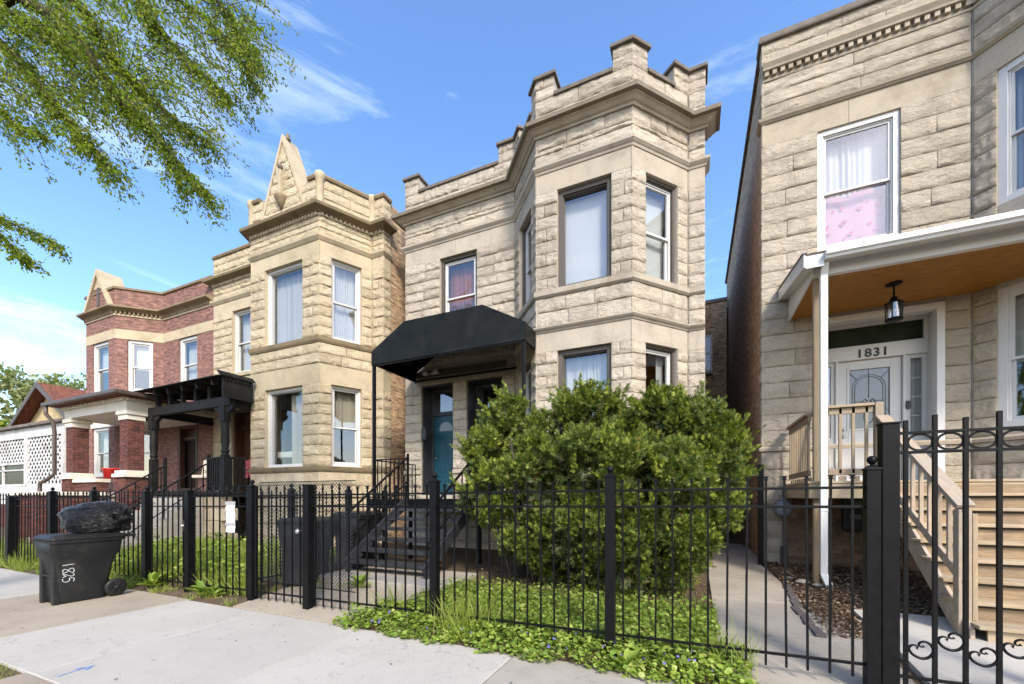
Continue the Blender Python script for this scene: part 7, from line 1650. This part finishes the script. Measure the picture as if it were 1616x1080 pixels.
for li, (px, d0, d1, r0) in enumerate(LIMBS):
    P = crom([pd(u, v, d0 + (d1 - d0) * i / (len(px) - 1)) for i, (u, v) in enumerate(px)], 6)
    start = np.array([-9.45, 0.65, 4.6 + 0.12 * li]); m = MB()
    path = [start + (P[0] - start) * t + np.array([0, 0, 0.25 * math.sin(math.pi * t)]) for t in (0, 0.35, 0.7)] + P
    n = len(path); m.tube(path, [max(0.004, r0 * 1.3 * (1 - 0.92 * i / (n - 1))) for i in range(n)], 8); m.build('limb', BARK, tr)
    L_ = len(P)
    dens = 7 if r0 > 0.03 else 4
    for i in range(2 if li not in (5, 6, 7) else 0, L_):
        for k in range(dens):
            tang = P[min(i + 1, L_ - 1)] - P[max(i - 1, 0)]; tang /= np.linalg.norm(tang) + 1e-9
            dr = tang * 0.7 + g.normal(size=3) * np.array([0.5, 0.6, 0.35]) + np.array([0.1, 0, -0.35])
            Lw = g.uniform(0.18, 0.5) if li not in (5, 6, 7) else g.uniform(0.08, 0.22)
            twig(P[i] + g.normal(size=3) * 0.01, dr, Lw, twm, int(12 + 20 * Lw / 0.5))
# dense leafy mass at the upper left: sub-branches between the limbs
poly_u = [(0, 0, 120, 170), (60, 30, 120, 110), (120, 80, 120, 100), (180, 60, 120, 100), (240, 40, 110, 90), (310, 60, 90, 80), (360, 60, 70, 70), (60, 130, 90, 70), (0, 90, 80, 120), (220, 170, 70, 60), (280, 160, 70, 60), (390, 40, 40, 60)]
for (cu, cv, ru, rv) in poly_u:
    for k in range(62 if cu < 200 else 36):
        u, v = cu + g.uniform(-1, 1) * ru, cv + g.uniform(-1, 1) * rv; d = g.uniform(4.6, 6.3)
        twig(pd(u, v, d), np.array([0.6, 0.35, -0.35]) + g.normal(size=3) * 0.4, g.uniform(0.35, 0.8), twm, int(g.uniform(24, 44)), 0.006)
twm.build('twigs', BARK, tr, fix=False)['kind'] = 'stuff'
LP = np.array(LP); LD = np.array(LD); n = len(LP)
TL_V = [(0, 0, 0), (0.28, 0.35, 0.05), (0.22, 0.72, 0.03), (0, 1, -0.04), (-0.22, 0.72, 0.03), (-0.28, 0.35, 0.05)]; TL_F = [(0, 1, 2, 3), (0, 3, 4, 5)]
scatter('leaves', TL_V, TL_F, basis(LD, g.uniform(0, 6.28, n), g.uniform(0.022, 0.05, n)), LP, LEAFY, tr)['kind'] = 'stuff'

# ================================================================== trees far left
def far_tree(x, y, h, w, label, n, seed, mat, size, gap=0.0, fill=0.25):
    t = thing('tree', label, 'tree', (x, y, -0.3)); q = np.random.default_rng(seed)
    m = MB(); m.tube([(x, y, -0.4), (x + 0.1, y, h * 0.4), (x, y, h * 0.75), (x + 0.2, y, h * 0.95)], [0.35, 0.25, 0.14, 0.04], 9)
    ends = []
    for k in range(22):
        z = h * q.uniform(0.35, 0.9); a = q.uniform(0, 6.28); L = w * q.uniform(0.5, 1.0) * (1.1 - 0.5 * z / h)
        e = (x + L * math.cos(a), y + L * math.sin(a), z + L * q.uniform(0.2, 0.7)); m.tube([(x, y, z * 0.9), ((x + e[0]) / 2, (y + e[1]) / 2, (z * 0.9 + e[2]) / 2 + 0.1), e], [0.09, 0.06, 0.02], 5); ends.append(e)
    m.build('trunk', BARK, t)
    lobes = [(np.array(e), np.array([w * 0.24] * 3) * q.uniform(0.7, 1.3)) for e in ends] + [(np.array([x + q.normal(0, w * 0.4), y + q.normal(0, w * 0.4), h * q.uniform(0.5, 0.98)]), np.array([w * 0.22] * 3)) for _ in range(14)]
    M, P = puff(lobes, n, fill, 1.1, 0.0, 1.0, size, 0.2, seed); scatter('crown', LEAF_V, LEAF_F, M, P, mat, t)
far_tree(-58, 18, 13.6, 5.6, 'airy pale green tree above the gabled roof at far left', 5200, 5, FARLEAF, (0.22, 0.42))
far_tree(-50, 12.2, 7.4, 2.0, 'rounded darker green tree left of the gabled roof', 6000, 6, LEAFY, (0.2, 0.36))
